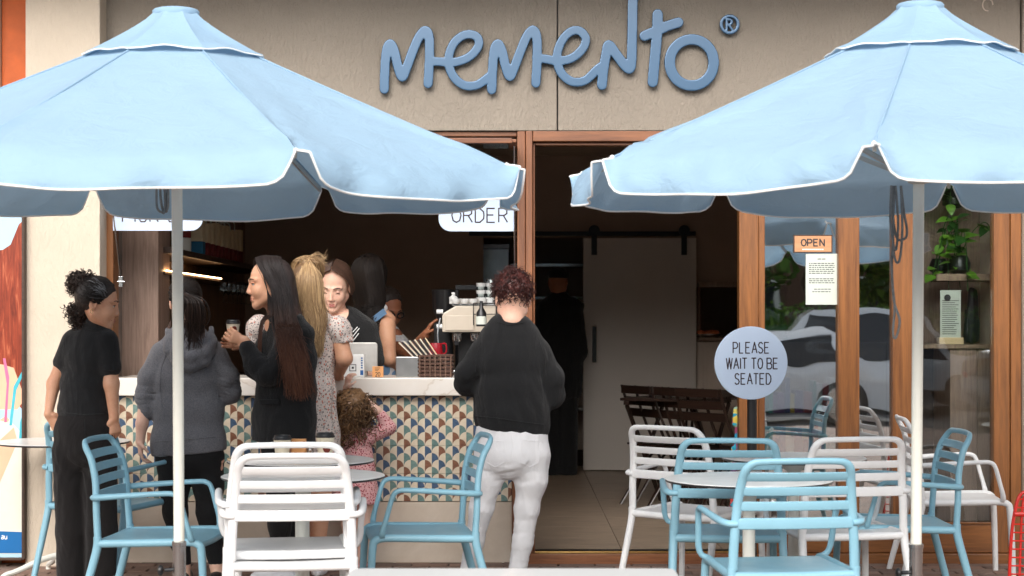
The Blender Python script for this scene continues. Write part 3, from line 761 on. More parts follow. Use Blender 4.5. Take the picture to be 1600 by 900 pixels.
ms = tag(empty("menu_stand", (X(1486, 10.4), .42, Z(538, 10.4)+.001)), "printed card in a small wooden stand on the display cabinet", "card stand")
box("stand_foot", MATS["pale_board"], -.075, .075, -.03, .03, 0, .04, ms, .003)
box("card", MATS["paper"], -.062, .062, -.008, -.004, .02, .325, ms, 0)
mb = MB(); 
for k in range(17): mb.box(-.05, .05-.03*rnd.random(), -.0092, -.0082, .06+.0125*k, .0635+.0125*k)
mb.build("printed_lines", MATS["ink"], ms)
MB().lathe([(0, 0), (.02, .002), (.02, .004), (0, .006)], n=14).build("printed_portrait", MATS["ink"], ms, loc=(-.02, -.011, .28)).rotation_euler = (math.pi/2, 0, 0)
wj = tag(empty("hanging_apron", (X(1515, 10.7), .62, 0)), "dark cloth hanging on a hook beside the printed card", "cloth")
sdf_obj("cloth", [ec((X(1515,10.7), .62, Z(455,10.6)), (X(1513,10.7), .62, Z(530,10.6)), .03, .02, .05, .025, (1, 0, 0))], .006, MATS["black_plastic"], wj, lambda Q: .006*wrinkle(Q, 30, 3, (1, 1, .2)), wj.location)

# OPEN sign and notice on the door pane
def board(name, label, px0, py0, px1, py1, y, mat, th=.008, cat="sign"):
    t = tag(empty(name, (X((px0+px1)/2), y, Z((py0+py1)/2))), label, cat)
    w, h = (X(px1)-X(px0))/2, (Z(py0)-Z(py1))/2
    box("board", MATS[mat], -w, w, -th, 0, -h, h, t, .001); return t, w, h
op, w, h = board("open_sign", "small pale timber OPEN sign on the door glass", 1243, 368, 1301, 393, .0435, "tan_board")
for a in ((-w-.006, w+.006, h, h+.006), (-w-.006, w+.006, -h-.006, -h), (-w-.006, -w, -h, h), (w, w+.006, -h, h)):
    box("edge", MATS["walnut_dark"], a[0], a[1], -.01, 0, a[2], a[3], op, 0)
mb = MB(); text_strokes(mb, "OPEN", 0, -.012, .038, -.0085, .0042, .74); mb.build("lettering", MATS["ink"], op)
mb = MB(); text_strokes(mb, "SEE", 0, -.034, .008, -.0085, .0012, .9); mb = MB()
for k in range(11): mb.box(-.062+.0115*k, -.054+.0115*k, -.0088, -.0082, -.036, -.029)
mb.build("small_print", MATS["white_ink"], op)
no, w, h = board("paper_notice", "white printed paper notice taped to the glass below the small timber sign", 1261, 396, 1310, 476, .044, "paper", .0015, "notice")
mb = MB(); rnd = random.Random(2)
for row, (z, n_, inset) in enumerate([(.115, 1, .05)]+[(.09-.0115*k, 1, .0) for k in range(6)]+[(.0-.0115*k, 1, 0) for k in range(3)]+[(-.06, 1, .03), (-.075, 1, .02)]):
    x = -w+.018+inset
    while x < w-.02-inset:
        l = rnd.uniform(.008, .022); mb.box(x, min(x+l, w-.015), -.0021, -.0016, z, z+.0045); x += l+.004
mb.build("printed_lines", MATS["ink"], no)

# blue hanging signs in the serving window
def hang(name, label, px0, py0, px1, py1, text, tx, ty, th_, rcorner, y=-.03, asp=.66, r=.0045):
    t = tag(empty(name, (X((px0+px1)/2), y, Z(py1))), label, "sign"); ox, oz = t.location.x, t.location.z
    MB().prism(rrect(X(px0)-ox, X(px1)-ox, 0, Z(py0)-oz, .07, 7, rcorner), -.012, 0).build("panel", MATS["sign_blue"], t)
    mb = MB(); text_strokes(mb, text, X(tx)-ox, Z(ty)-oz, th_, -.0125, r, asp); mb.build("lettering", MATS["letter_dark"], t, smooth=True)
hang("order_sign", "pale blue panel reading ORDER hanging in the serving window", 686, 300, 803, 362, "ORDER", 750, 348, .08, (1, 0, 0, 0))
hang("pickup_sign", "pale blue PICK UP panel hanging at the left end of the serving window", 179, 300, 319, 361, "PICK UP", 245, 347, .08, (0, 1, 0, 0))

# raised letters over the shopfront: one connected word and a registered mark
D_S = 9.975
def zc(x, y, off): return (X(off+x/2.5, D_S), 0, Z(y/2.5, D_S))
def stroke3(pts, off, r, closed=False):
    P_ = [Vector(zc(x, y, off)) for x, y in pts]; mb = MB(); 
    N = len(P_); out = []
    for i in range(N-1):
        g = lambda k: P_[max(0, min(N-1, k))]
        for s in range(5):
            t = s/5; p0, p1, p2, p3 = g(i-1), g(i), g(i+1), g(i+2)
            out.append(.5*((2*p1)+(p2-p0)*t+(2*p0-5*p1+4*p2-p3)*t*t+(3*p1-p0-3*p2+p3)*t**3))
    out.append(P_[-1])
    return [rc(out[i], out[i+1], r, r, .002) for i in range(len(out)-1)]
R_ = .0275
ws = []
ws += stroke3([(502,350),(505,260),(512,195),(526,174),(542,205),(556,265),(572,302),(588,270),(612,205),(636,150),(660,122),(676,145),(678,230),(673,328)], 400, R_)
ws += stroke3([(678,240),(720,243),(770,246),(830,226),(868,185),(866,150),(836,136),(800,146),(768,180),(752,240),(770,298),(812,334),(862,334),(905,306),(922,290)], 400, R_*.93)
ws += stroke3([(921,352),(925,260),(932,195),(946,174),(962,205),(976,265),(992,300),(1008,268),(1032,205),(1056,148),(1080,120),(1096,145),(1098,230),(1093,326)], 400, R_)
ws += stroke3([(-30,228),(10,233),(55,240),(110,228),(152,190),(162,150),(136,122),(100,128),(66,168),(50,228),(66,285),(108,320),(160,316),(204,276),(222,262)], 850, R_*.93)
ws += stroke3([(226,334),(231,280),(242,215),(252,178),(280,212),(315,258),(336,268),(342,220),(344,120),(346,20),(347,-12),(347,-45)], 850, R_*1.05)
ws += stroke3([(443,58),(440,140),(432,230),(424,322)], 850, R_*1.12)
ws += stroke3([(392,142),(440,122),(480,104),(524,90)], 850, R_*1.1)
oc = [(576+86*math.cos(a), 246+90*math.sin(a)) for a in [k*2*math.pi/16 for k in range(17)]]
ws += stroke3(oc, 850, R_*1.12)
sg = tag(empty("wordmark_sign", (X(858, D_S), -.035, Z(100, D_S))), "large raised blue memento lettering fixed to the beige wall above the doorway", "sign")
slab = lambda Q: 0*Q[:, 0]
def flat_letters(name, prims, y0, y1, h, mat, parent, origin):
    V, Q = sdf_mesh([dict(p, flat=True) for p in prims]+[cut((0, y0, 0), (0, -1, 0), 0), cut((0, y1, 0), (0, 1, 0), 0)], h)
    V = V-np.asarray(origin); o = mesh_arrays(name, V, Q, mat, parent, False); return o
flat_letters("memento_word", ws, -.012, .012, .0042, MATS["sign_letter"], sg, (sg.location.x, .0, sg.location.z))
rr = [(724+33*math.cos(a), 97+33*math.sin(a)) for a in [k*2*math.pi/14 for k in range(15)]]
rm = stroke3(rr, 850, .009)+stroke3([(712,118),(712,78)], 850, .0075)+stroke3([(712,78),(728,79),(732,90),(726,97),(712,98)], 850, .0075)+stroke3([(720,98),(734,118)], 850, .0075)
flat_letters("registered_mark", rm, -.01, .012, .003, MATS["sign_letter"], sg, (sg.location.x, .0, sg.location.z))
mb = MB()
for px, py in ((604, 120), (670, 120), (770, 60), (846, 118), (985, 30), (1026, 110), (1080, 58), (940, 120)):
    mb.tube([(X(px, D_S)-sg.location.x, .01, Z(py, D_S)-sg.location.z), (X(px, D_S)-sg.location.x, .036, Z(py, D_S)-sg.location.z)], .008, 6, False)
pass
# small ring and seam marks on the right wall
tag(MB().tube([(X(1543)+.03*math.cos(a), -.006, Z(8)+.035*math.sin(a)) for a in [k*.6 for k in range(9)]], .004, 6).build("wall_ring", MATS["interior_wall"], None, smooth=True), "thin brown looped wire on the wall at the top right", "wire")

# ------------------------------------------------------------------ poster light box at the far left
po = tag(empty("poster_board", (X(16, 9.78), -.2, 0)), "tall framed poster of a red haired swimmer on the wall at the far left edge", "poster")
ox = po.location.x
def XX(px): return X(px, 9.78)-ox
def ZZ(py): return Z(py, 9.78)
m_plain("poster_sky", lin((176, 208, 226)), .35, var=.06, scale=3, bump=0, coat=.4)
nb = NB("poster_hair"); f = nb.noise(nb.coords((14, 14, 1.2)), 3, 6, .6, 1.5); nb.l(nb.ramp(f, [(.3, lin((96, 34, 20))), (.55, lin((150, 62, 38))), (.75, lin((204, 120, 84)))]), nb.b.inputs['Base Color']); nb.b.inputs['Roughness'].default_value = .3
m_plain("poster_skin", lin((232, 184, 152)), .35, var=.1, scale=4, bump=0); m_plain("poster_white", lin((226, 222, 208)), .35, var=.04, bump=0)
m_plain("poster_blue", lin((20, 104, 168)), .35, var=.04, bump=0); m_plain("poster_teal", lin((70, 180, 196)), .35, bump=0); m_plain("poster_pink", lin((214, 110, 150)), .35, bump=0)
box("panel", MATS["poster_sky"], X(-70, 9.78)-ox, XX(33), .0, .04, .06, ZZ(330), po, .002)
for nm, a, b, z0, z1 in (("frame_edge", 33, 37, .05, ZZ(325)), ("frame_bottom", -70, 33, .045, .06)):
    box(nm, MATS["walnut_dark"], X(a, 9.78)-ox, X(b, 9.78)-ox, -.012, .05, z0, z1, po, .002)
def pp(name, mat, pts, y): MB().prism([(XX(a), ZZ(b)) for a, b in pts], -y, -.0002).build(name, MATS[mat], po)
pp("printed_beach", "poster_white", [(-70, 866), (33, 866), (33, 640), (-70, 640)], .0004)
pp("printed_hair", "poster_hair", [(3, 600), (33, 640), (33, 346), (28, 350), (15, 382), (3, 390), (-70, 400), (-70, 590)][::1], .0008)
pp("printed_shoulder", "poster_skin", [(-70, 640), (10, 660), (33, 630), (33, 610), (20, 575), (4, 570), (-70, 560)], .0012)
pp("printed_arm", "poster_skin", [(-70, 860), (-4, 760), (26, 690), (20, 668), (-4, 690), (-70, 760)], .0012)
pp("printed_towel", "poster_sky", [(-70, 700), (8, 650), (33, 678), (33, 640), (12, 640), (-70, 640)], .0016)
pp("printed_strap", "poster_pink", [(5, 660), (9, 660), (13, 590), (7, 560), (3, 560), (9, 600)], .002)
pp("printed_strap", "poster_teal", [(13, 665), (17, 665), (24, 610), (33, 590), (33, 580), (20, 604)], .002)
pp("printed_strap", "poster_teal", [(28, 690), (33, 690), (33, 650), (30, 660)], .0021)
pp("printed_footer", "poster_blue", [(-70, 865), (33, 865), (33, 832), (-70, 828)], .0024)
mb = MB(); text_strokes(mb, "au", XX(5), ZZ(843), .03, -.0026, .0028, .7); mb.build("printed_letters", MATS["white_ink"], po)
# ------------------------------------------------------------------ chairs
def m_resin(name, c):
    nb = NB(name); co = nb.coords(); nb.l(nb.ramp(nb.noise(co, 6, 5), [(.3, dk(c, .93)), (.7, dk(c, 1.04))]), nb.b.inputs['Base Color'])
    g = nb.noise(co, 11, 5, .7); nb.l(nb.ramp(g, [(.35, (.34,)*3), (.7, (.5,)*3)]), nb.b.inputs['Roughness']); nb.b.inputs['Specular IOR Level'].default_value = .45
    mx = nb.n("ShaderNodeMix", data_type='RGBA'); src = nb.b.inputs['Base Color'].links[0].from_socket
    sc_ = nb.ramp(nb.noise(nb.coords((1, 1, 1)), 34, 6, .75, 1.5), [(.66, (0, 0, 0)), (.74, (.55, .55, .55))]); nb.l(sc_, mx.inputs[0]); nb.l(src, mx.inputs[6]); mx.inputs[7].default_value = (*dk(c, .55), 1); nb.l(mx.outputs[2], nb.b.inputs['Base Color'])
    nb.bump(nb.noise(co, 420, 2), .12, .0012); return nb.m
m_resin("resin_white", lin((232, 232, 232))); m_resin("resin_blue", lin((134, 180, 198)))
def make_chair(mat):
    t = empty("armchair", (0, 0, 0)); m = MATS[mat]
    def bld_(mb, name, bev=0): return mb.build(name, m, t, bev, smooth=True, angle=60)
    # back frame: hoop over the two rear posts
    ph = [(.240, -.225, .45), (.236, -.232, .56), (.231, -.235, .63), (.224, -.242, .71), (.214, -.262, .79), (.203, -.288, .838), (.178, -.302, .862), (.135, -.308, .868), (0, -.318, .870)]
    hoop = ph+[(-x, y, z) for x, y, z in ph[-2::-1]]
    bld_(MB().tube(hoop, [.019]*5+[.0175, .015, .013, .013, .013, .015, .0175]+[.019]*5, 12, flat=.8, flat_dir=(0, 1, .3)), "back_frame")
    def yb(z): return float(np.interp(z, [.56, .63, .71, .79, .842, .87], [-.232, -.235, -.242, -.262, -.288, -.305]))
    for z, h in ((.808, .034), (.751, .034), (.694, .036)):
        y = yb(z); n = 10; vs = []
        xw = float(np.interp(z, [.63, .79], [.226, .208])); xs = [(-xw+2*xw*i/n) for i in range(n+1)]
        for x in xs:
            c = -.018*(1-(x/xw)**2)
            sl = (yb(z+h/2)-yb(z-h/2))
            for dy, dz in ((-.006, -h/2), (-.009, 0), (-.006, h/2), (.006, h/2), (.004, 0), (.006, -h/2)):
                vs.append((x, y+c+dy+sl*(dz/h), z+dz))
        fs = []
        for i in range(n):
            for k in range(6): a = i*6+k; b = i*6+(k+1) % 6; fs.append((a, b, b+6, a+6))
        MB().add(vs, fs).build("slat", m, t, .003, smooth=True, angle=60)
    # bottom back rail that wraps round into the arms
    n = 10; vs = []; fs = []
    for i in range(n+1):
        x = -.235+.47*i/n; c = -.014*(1-(x/.235)**2)
        for dy, dz in ((-.011, -.022), (-.014, 0), (-.011, .022), (.006, .022), (.004, 0), (.006, -.022)): vs.append((x, -.236+c+dy, .627+dz))
    for i in range(n):
        for k in range(6): a = i*6+k; b = i*6+(k+1) % 6; fs.append((a, b, b+6, a+6))
    MB().add(vs, fs).build("back_rail", m, t, .004, smooth=True, angle=60)
    for s in (-1, 1):
        bld_(MB().tube([(s*.225, -.246, .626), (s*.258, -.236, .628), (s*.276, -.19, .632), (s*.285, -.06, .642), (s*.288, .08, .651), (s*.287, .125, .648), (s*.286, .15, .625),
                        (s*.28, .175, .54), (s*.276, .19, .485), (s*.262, .196, .452), (s*.235, .19, .44)],
                       [.014, .0165, .0165, .015, .014, .0135, .0135, .0135, .014, .0145, .013], 10, flat=.85, flat_dir=(0, 0, 1)), "armrest")
        bld_(MB().tube([(s*.245, -.225, .455), (s*.244, -.228, .40), (s*.25, -.262, .27), (s*.258, -.31, .10), (s*.262, -.335, 0)], [.018, .019, .0185, .0165, .015], 10), "leg")
        bld_(MB().tube([(s*.243, -.225, .425), (s*.243, -.1, .428), (s*.238, .12, .434), (s*.236, .19, .434), (s*.236, .222, .424), (s*.237, .236, .39), (s*.243, .246, .2), (s*.248, .252, 0)],
                       [.018, .018, .018, .018, .0185, .018, .0165, .0145], 10), "leg")
    # seat: shallow dish, rolled down at the front
    nx, ny = 12, 12; vs = []; fs = []
    for lay in (0, 1):
        for j in range(ny+1):
            for i in range(nx+1):
                u = -1+2*i/nx; v = j/ny; x = u*.236; y = -.22+.455*v
                z = .437+.006*v-.012*(1-u*u)*math.sin(math.pi*min(v*1.1, 1))-(.018*max(0, (v-.86)/.14)**2)
                vs.append((x, y, z-(.016 if lay else 0)))
    W_ = nx+1; O_ = W_*(ny+1)
    for j in range(ny):
        for i in range(nx):
            a = j*W_+i; fs.append((a, a+1, a+W_+1, a+W_)); fs.append((O_+a, O_+a+W_, O_+a+W_+1, O_+a+1))
    for i in range(nx): fs.append((i, O_+i, O_+i+1, i+1)); a = ny*W_+i; fs.append((a, a+1, O_+a+1, O_+a))
    for j in range(ny): a = j*W_; fs.append((a, a+W_, O_+a+W_, O_+a)); a += nx; fs.append((a, O_+a, O_+a+W_, a+W_))
    MB().add(vs, fs).build("seat", m, t, .004, smooth=True, angle=60)
    bld_(MB().tube([(-.236, -.224, .423), (0, -.224, .420), (.236, -.224, .423)], .0185, 10), "seat_rail")
    bld_(MB().tube([(-.236, .222, .42), (0, .226, .415), (.236, .222, .42)], .015, 8), "seat_rail")
    return t
GC = "resin armchairs around the footpath tables"
protos = {}
def chair(colr, px, d, yaw, label, zoff=0, dx=0, tilt=0):
    """px: pixel column of the chair centre; d its distance"""
    m = "resin_white" if colr == 'w' else "resin_blue"
    if m not in protos: t = protos[m] = make_chair(m)
    else: t = copy_tree(protos[m])
    # px, d locate the top rail; the chair's origin is .30 m in front of it
    th = math.radians(yaw); bx_, by_ = X(px, d), d+CAM_Y
    t.name = "armchair"; t.location = (bx_-.30*math.sin(th)+dx, by_+.30*math.cos(th), zoff); t.rotation_euler = (math.radians(tilt), 0, math.radians(yaw)); tag(t, label, "chair", GC); return t
chair('b', 120, 8.98, -24, "blue slatted armchair mostly hidden behind the woman in black trousers at far left")
chair('b', 153, 7.82, -94, "blue slatted armchair side on, behind the left umbrella pole")
chair('w', 456, 6.82, 6, "lower white armchair of the stacked pair nearest the camera")
chair('w', 456, 6.90, 8, "upper white armchair of the stacked pair, set in the one below", .037, -.012)
chair('b', 757, 8.0, 99, "blue slatted armchair side on, in front of the person in white trousers")
chair('w', 1038, 8.6, -38, "white armchair turned towards the right, left-hand one in front of the open doorway")
chair('b', 1139, 7.7, -4, "blue armchair seen from behind, under the round wait to be seated sign")
chair('b', 1249, 6.56, 7, "blue armchair nearest the camera at the front right table")
chair('w', 1343, 7.78, 10, "white armchair seen from behind just left of the right umbrella pole")
chair('w', 1409, 9.5, -95, "white armchair side on against the glazed front, facing right")
chair('b', 1499, 8.3, 90, "blue armchair side on, facing left behind the right umbrella pole")

# ------------------------------------------------------------------ tables
nb = NB("table_top"); co = nb.coords(); nb.l(nb.ramp(nb.noise(co, 9, 6, .7), [(.3, lin((214, 214, 212))), (.7, lin((234, 234, 232)))]), nb.b.inputs['Base Color']); nb.b.inputs['Roughness'].default_value = .3; nb.bump(nb.noise(co, 300, 2), .05, .001)
def cafe_table(px, d, label, r=.35, z=.74, rot=.3):
    t = tag(empty("cafe_table", (X(px, d), d+CAM_Y, 0), rot), label, "table", "round footpath tables")
    MB().lathe([(0, z-.0005), (r-.003, z-.0005), (r, z-.003)], n=56).build("table_top", MATS["table_top"], t, smooth=True)
    MB().lathe([(0, z-.0125), (r-.004, z-.0125), (r, z-.0095), (r, z-.0031)], n=56).build("table_edge", MATS["black_plastic"], t, smooth=True)
    MB().lathe([(.14, z-.013), (.135, z-.022), (.07, z-.032), (.034, z-.07), (.0265, z-.12), (.0265, .14), (.04, .1), (.04, .07), (0, .07)], n=22).build("pedestal", MATS["powder_white"], t, smooth=True)
    for k in range(4):
        a = k*math.pi/2+.4; c, s = math.cos(a), math.sin(a)
        MB().tube([(c*.02, s*.02, .125), (c*.12, s*.12, .1), (c*.24, s*.24, .052), (c*.3, s*.3, .036), (c*.322, s*.322, .022), (c*.326, s*.326, .0)], [.017, .017, .015, .014, .0135, .0135], 9).build("foot", MATS["powder_white"], t, smooth=True)
    return t
cafe_table(474, 7.42, "round grey topped table between the stacked white chairs and the side-on blue chair")
cafe_table(470, 8.25, "round table carrying the takeaway cups and wooden tray")
cafe_table(1170, 7.25, "round grey topped table in front of the blue chairs under the round sign")
cafe_table(1240, 8.4, "round table standing behind the blue armchairs near the glass doors")
cafe_table(98, 9.46, "round table at the far left behind the woman in black trousers", .36, .745, .1)
cafe_table(1790, 9.2, "round table with only its edge showing at the right side", .40, .745, .1)
nt_ = tag(empty("near_table", (X(800, 4.3), -5.65, 0)), "white rectangular table top at the bottom edge nearest the camera", "table")
x0, x1 = X(549, 4.6)-nt_.location.x, X(1054, 4.6)-nt_.location.x
# rounded slab seen edge-on from just above
poly = rrect(x0, x1, -.25, .25, .03, 5)
mb = MB(); n = len(poly); mb.add([(x, y, .71) for x, y in poly]+[(x, y, .743) for x, y in poly], [tuple(range(n-1, -1, -1)), tuple(range(n, 2*n))]+[(i, (i+1) % n, (i+1) % n+n, i+n) for i in range(n)])
mb.build("table_top", MATS["laminate_white"], nt_, .006)
for sx in (x0+.06, x1-.06):
    for sy in (-.2, .2): MB().tube([(sx, sy, 0), (sx, sy, .703)], .018, 10, False).build("leg", MATS["powder_white"], nt_, smooth=True)

# things on the second table
d2 = 8.25; zt = .7405
tg = tag(empty("serving_tray", (X(447, 8.2), 8.2+CAM_Y, zt)), "pale wooden tray under the takeaway cups", "tray")
MB().lathe([(0, .0), (.27, .0), (.278, .004), (.278, .011), (.268, .012), (.262, .008), (0, .008)], n=44).build("tray_board", MATS["pale_board"], tg, smooth=True)
tg.scale = (1, .72, 1)
m_plain("cup_cream", lin((236, 226, 204)), .6, var=.03); m_plain("logo_brown", lin((120, 44, 30)), .6, var=.1, bump=0); m_plain("card_orange", lin((222, 160, 104)), .75, var=.06)
def coffee_cup(name, p, label, h=.1, r=.04, logo=True, lz=0, parent=None):
    t = tag(empty(name, p), label, "cup")
    MB().lathe([(0, 0), (r*.72, 0), (r*.72, .002), (r, h), (r*1.03, h+.002)], n=28).build("paper_body", MATS["cup_cream"], t, smooth=True, angle=50)
    MB().lathe([(r*1.06, h), (r*1.08, h+.004), (r*1.05, h+.008), (r*.96, h+.010), (r*.93, h+.02), (r*.86, h+.022), (r*.84, h+.016), (0, h+.015)], n=28).build("lid", MATS["black_plastic"], t, smooth=True, angle=50)
    if logo:
        vs = []; fs = []; n = 9
        for i in range(n):
            for j in range(n):
                a = (-.9+1.8*i/(n-1)); u = -1+2*j/(n-1); zz = h*.52+u*.024*math.sqrt(max(0, 1-(i/(n-1)*2-1)**2)); rr_ = (r*.72+(r*.28)*zz/h)+.0006
                an = -math.pi/2+.35+a*.62; vs.append((rr_*math.cos(an), rr_*math.sin(an), zz))
        for i in range(n-1):
            for j in range(n-1): q_ = i*n+j; fs.append((q_, q_+n, q_+n+1, q_+1))
        MB().add(vs, fs).build("printed_logo", MATS["logo_brown"], t, smooth=True)
    return t
coffee_cup("takeaway_cup", (X(441, 8.15), 8.15+CAM_Y, zt+.009), "plain white takeaway cup with black lid on the tray behind the stacked chairs", .092, .041, False)
coffee_cup("takeaway_cup", (X(508, 8.2), 8.2+CAM_Y, zt+.009), "takeaway cup with red brown print on the tray, right of the orange card", .10, .044)
oc_ = tag(empty("table_card", (X(467, 8.22), 8.22+CAM_Y, zt+.0085)), "small orange card block standing between the two takeaway cups", "card")
MB().box(-.034, .034, -.02, .02, 0, .092).build("card_body", MATS["card_orange"], oc_, .002)
sh_ = tag(empty("salt_shaker", (X(485, 8.17), 8.17+CAM_Y, zt+.0085)), "little glass shaker with a steel cap beside the orange card", "shaker")
MB().lathe([(0, 0), (.014, 0), (.015, .04), (.012, .05)], n=14).build("glass_body", MATS["clear_glass"], sh_, smooth=True)
MB().lathe([(.0125, .048), (.013, .06), (.008, .068), (0, .069)], n=14).build("cap", MATS["steel"], sh_, smooth=True)

# ------------------------------------------------------------------ umbrellas
nb = NB("canopy_blue"); c = lin((166, 198, 222)); co = nb.coords()
f = nb.noise(co, 3.5, 5, .6); g = nb.noise(nb.coords((30, 300, 300)), 6, 2)
nb.l(nb.ramp(nb.math('ADD', nb.math('MULTIPLY', f, .6), nb.math('MULTIPLY', g, .4)), [(.3, dk(c, .93)), (.7, dk(c, 1.05))]), nb.b.inputs['Base Color'])
nb.b.inputs['Roughness'].default_value = .85; nb.b.inputs['Specular IOR Level'].default_value = .2; nb.b.inputs['Sheen Weight'].default_value = .1
w_ = nb.noise(nb.coords((1, 1, 1.8)), 7, 5, .55, 1.4); nb.bump(nb.math("ADD", w_, nb.math("MULTIPLY", nb.noise(co, 700, 2), .03)), .35, .03)
tl = nb.n("ShaderNodeBsdfTranslucent"); tl.inputs[0].default_value = (*dk(c, .9), 1); ms_ = nb.n("ShaderNodeMixShader"); ms_.inputs[0].default_value = .3
nb.l(nb.b.outputs[0], ms_.inputs[1]); nb.l(tl.outputs[0], ms_.inputs[2]); nb.l(ms_.outputs[0], nb.t.nodes["Material Output"].inputs[0])
m_plain("piping_white", lin((240, 240, 238)), .7, var=.02)
m_plain("rope_grey", lin((126, 128, 128)), .8, var=.2, scale=60)
m_plain("alu_pole", lin((186, 186, 180)), .4, .4)

def umbrella(px, d, a0, label, seed, dz=0.0):
    t = tag(empty("market_umbrella", (X(px, d), d+CAM_Y, 0)), label, "umbrella", "blue market umbrellas over the tables")
    R = 1.43; r0 = .07; Zr = 2.015+dz; Za = 2.60+dz; rnd = np.random.RandomState(seed)
    ang = [math.radians(-90+a0+45*k) for k in range(9)]
    def rib(f, k):      # point on rib k at radial fraction f
        r = r0+(R-r0)*f; z = Za-(Za-Zr)*(f**1.04)-.012*math.sin(math.pi*f)
        return np.array([r*math.cos(ang[k]), r*math.sin(ang[k]), z])
    NU, NV, NW = 30, 16, 9
    us = np.array([ -math.cos(math.pi*i/NU) for i in range(NU+1)]); us = .55*us+.45*np.linspace(-1, 1, NU+1)
    for k in range(8):
        vs = []; s1, s2, s3, s4 = rnd.rand(4)*6.28
        Lh = (.116 if math.sin((ang[k]+ang[k+1])/2) < -.3 else .120 if math.sin((ang[k]+ang[k+1])/2) < .85 else .146)+.016*rnd.rand(); ex1, ex2 = rib(1, k), rib(1, k+1); half = np.linalg.norm(ex1-ex2)/2
        mid = (ex1+ex2)/2; out = np.array([mid[0], mid[1], 0]); out /= np.linalg.norm(out)
        def fold(u, f):   # creases that run out of the rib tips
            w = 0
            for sg_, ph in ((-1, s1), (1, s2)):
                du = (u-sg_)*half; dv = (f-1)*(R-r0)+1e-3; a = math.atan2(abs(dv), abs(du)+1e-3); rad = math.hypot(du, dv)
                w += (1-abs(math.sin(a*5.5+ph)))*.030*math.exp(-rad/.30)*min(1, rad/.08)+math.sin(a*17+ph*2)*.007*math.exp(-rad/.25)*min(1, rad/.05)
            return w
        nrm = np.cross(ex2-ex1, rib(0, k)-ex1); nrm /= np.linalg.norm(nrm); nrm *= (1 if nrm[2] > 0 else -1)
        for j in range(NV+1):
            f = j/NV; A, B = rib(f, k), rib(f, k+1)
            for u in us:
                p = A*(1-u)/2+B*(1+u)/2
                sag = -.020*(1-u*u)*f*(1+.35*math.sin(2.3*u+s3)*f)
                p = p+nrm*(sag+fold(u, f)+.003*math.sin(7*u+s4+5*f)*f+.0025*math.sin(3*u+19*f+s2)*f*f)
                vs.append(p)
        tip = vs[-(NU+1):]
        edge = []
        for w in range(1, NW+1):
            g = w/NW
            for i, u in enumerate(us):
                s = (1-abs(u))*half; q_ = min(max((s-.014)/.085, 0), 1); hp = math.sqrt(max(0, 1-(1-q_)**2))**.85
                L = Lh*(.10+.90*hp)*(1+.03*math.sin(3*u+s2))
                o_ = out*(.072*math.sin(min(g*1.1, 1)*1.4)+.018*math.sin(5.5*u+s3)*g+.012*math.sin(11*u+s1+2*g)*g+.006*math.sin(19*u+s4-3*g)*math.sin(3.1*g))
                pinch = .018*max(0, 1-s/.12)*g
                p = tip[i]+o_+np.array([0, 0, -L*g])-out*pinch
                vs.append(p)
                if w == NW: edge.append(p)
        W_ = NU+1; fs = [(j*W_+i, j*W_+i+1, (j+1)*W_+i+1, (j+1)*W_+i) for j in range(NV+NW) for i in range(NU)]
        mesh_arrays("canopy_panel", np.array(vs), np.array(fs), MATS["canopy_blue"], t)
        MB().tube([tuple(rib(j/10, k)+np.array([0, 0, .003])) for j in range(11)], .0042, 6, False).build('seam', MATS['canopy_blue'], t, smooth=True)
        # white piping follows the scalloped hem, up to the rib tip on both sides
        side0 = [vs[j*W_] for j in range(NV, NV+NW)]; side1 = [vs[j*W_+NU] for j in range(NV, NV+NW)]
        MB().tube(side0+edge+side1[::-1], .0042, 6, False).build("piping", MATS["piping_white"], t, smooth=True)
    # vent cap
    capR = .385; zc_ = 2.482+dz; ztop = 2.685+dz
    for k in range(8):
        vs = []; n_ = 14; m_ = 8; ph = rnd.rand()*6
        for j in range(m_+1):
            f = j/m_; r = .088+(capR-.088)*f; z = ztop-.016-(ztop-.016-zc_)*(f**.82)
            for i in range(n_+1):
                u = -1+2*i/n_; c1 = np.array([r*math.cos(ang[k]), r*math.sin(ang[k]), z]); c2 = np.array([r*math.cos(ang[k+1]), r*math.sin(ang[k+1]), z])
                p = c1*(1-u)/2+c2*(1+u)/2
                sc = (1-u*u); p[2] += f**2*(.010*sc+.005*math.sin(4*u+ph)*sc)-.012*sc*math.sin(math.pi*f); vs.append(p)
        hem = [v+np.array([0, 0, -.004]) for v in vs[-(n_+1):]]
        fs = [(j*(n_+1)+i, j*(n_+1)+i+1, (j+1)*(n_+1)+i+1, (j+1)*(n_+1)+i) for j in range(m_) for i in range(n_)]
        mesh_arrays("vent_panel", np.array(vs), np.array(fs), MATS["canopy_blue"], t)
        MB().tube(hem, .0034, 6, False).build("piping", MATS["piping_white"], t, smooth=True)
    MB().lathe([(.094, -.028), (.096, -.012), (.088, -.004), (.07, .001), (0, .004)], (0, 0, ztop), 20).build("crown_cap", MATS["canopy_blue"], t, smooth=True, angle=80)
    # frame
    MB().tube([(0, 0, .49), (0, 0, 2.64+dz)], .0225, 20, False).build("pole", MATS["pole_cream"], t, smooth=True)
    MB().lathe([(.026, 0), (.0275, .002), (.0275, .47), (.03, .472), (.03, .487), (.0235, .489)], n=20).build("base_sleeve", MATS["steel"], t, smooth=True)
    MB().box(-.3, .3, -.3, .3, 0, .045).build("base_plate", MATS["steel_dull"], t, .006)
    kn = MB().tube([(-.028, 0, .37), (-.06, -.01, .37)], .008, 8, False).sphere((-.075, -.014, .37), .022, 10, 8, (.6, 1, 1)).build("clamp_knob", MATS["black_plastic"], t, smooth=True)
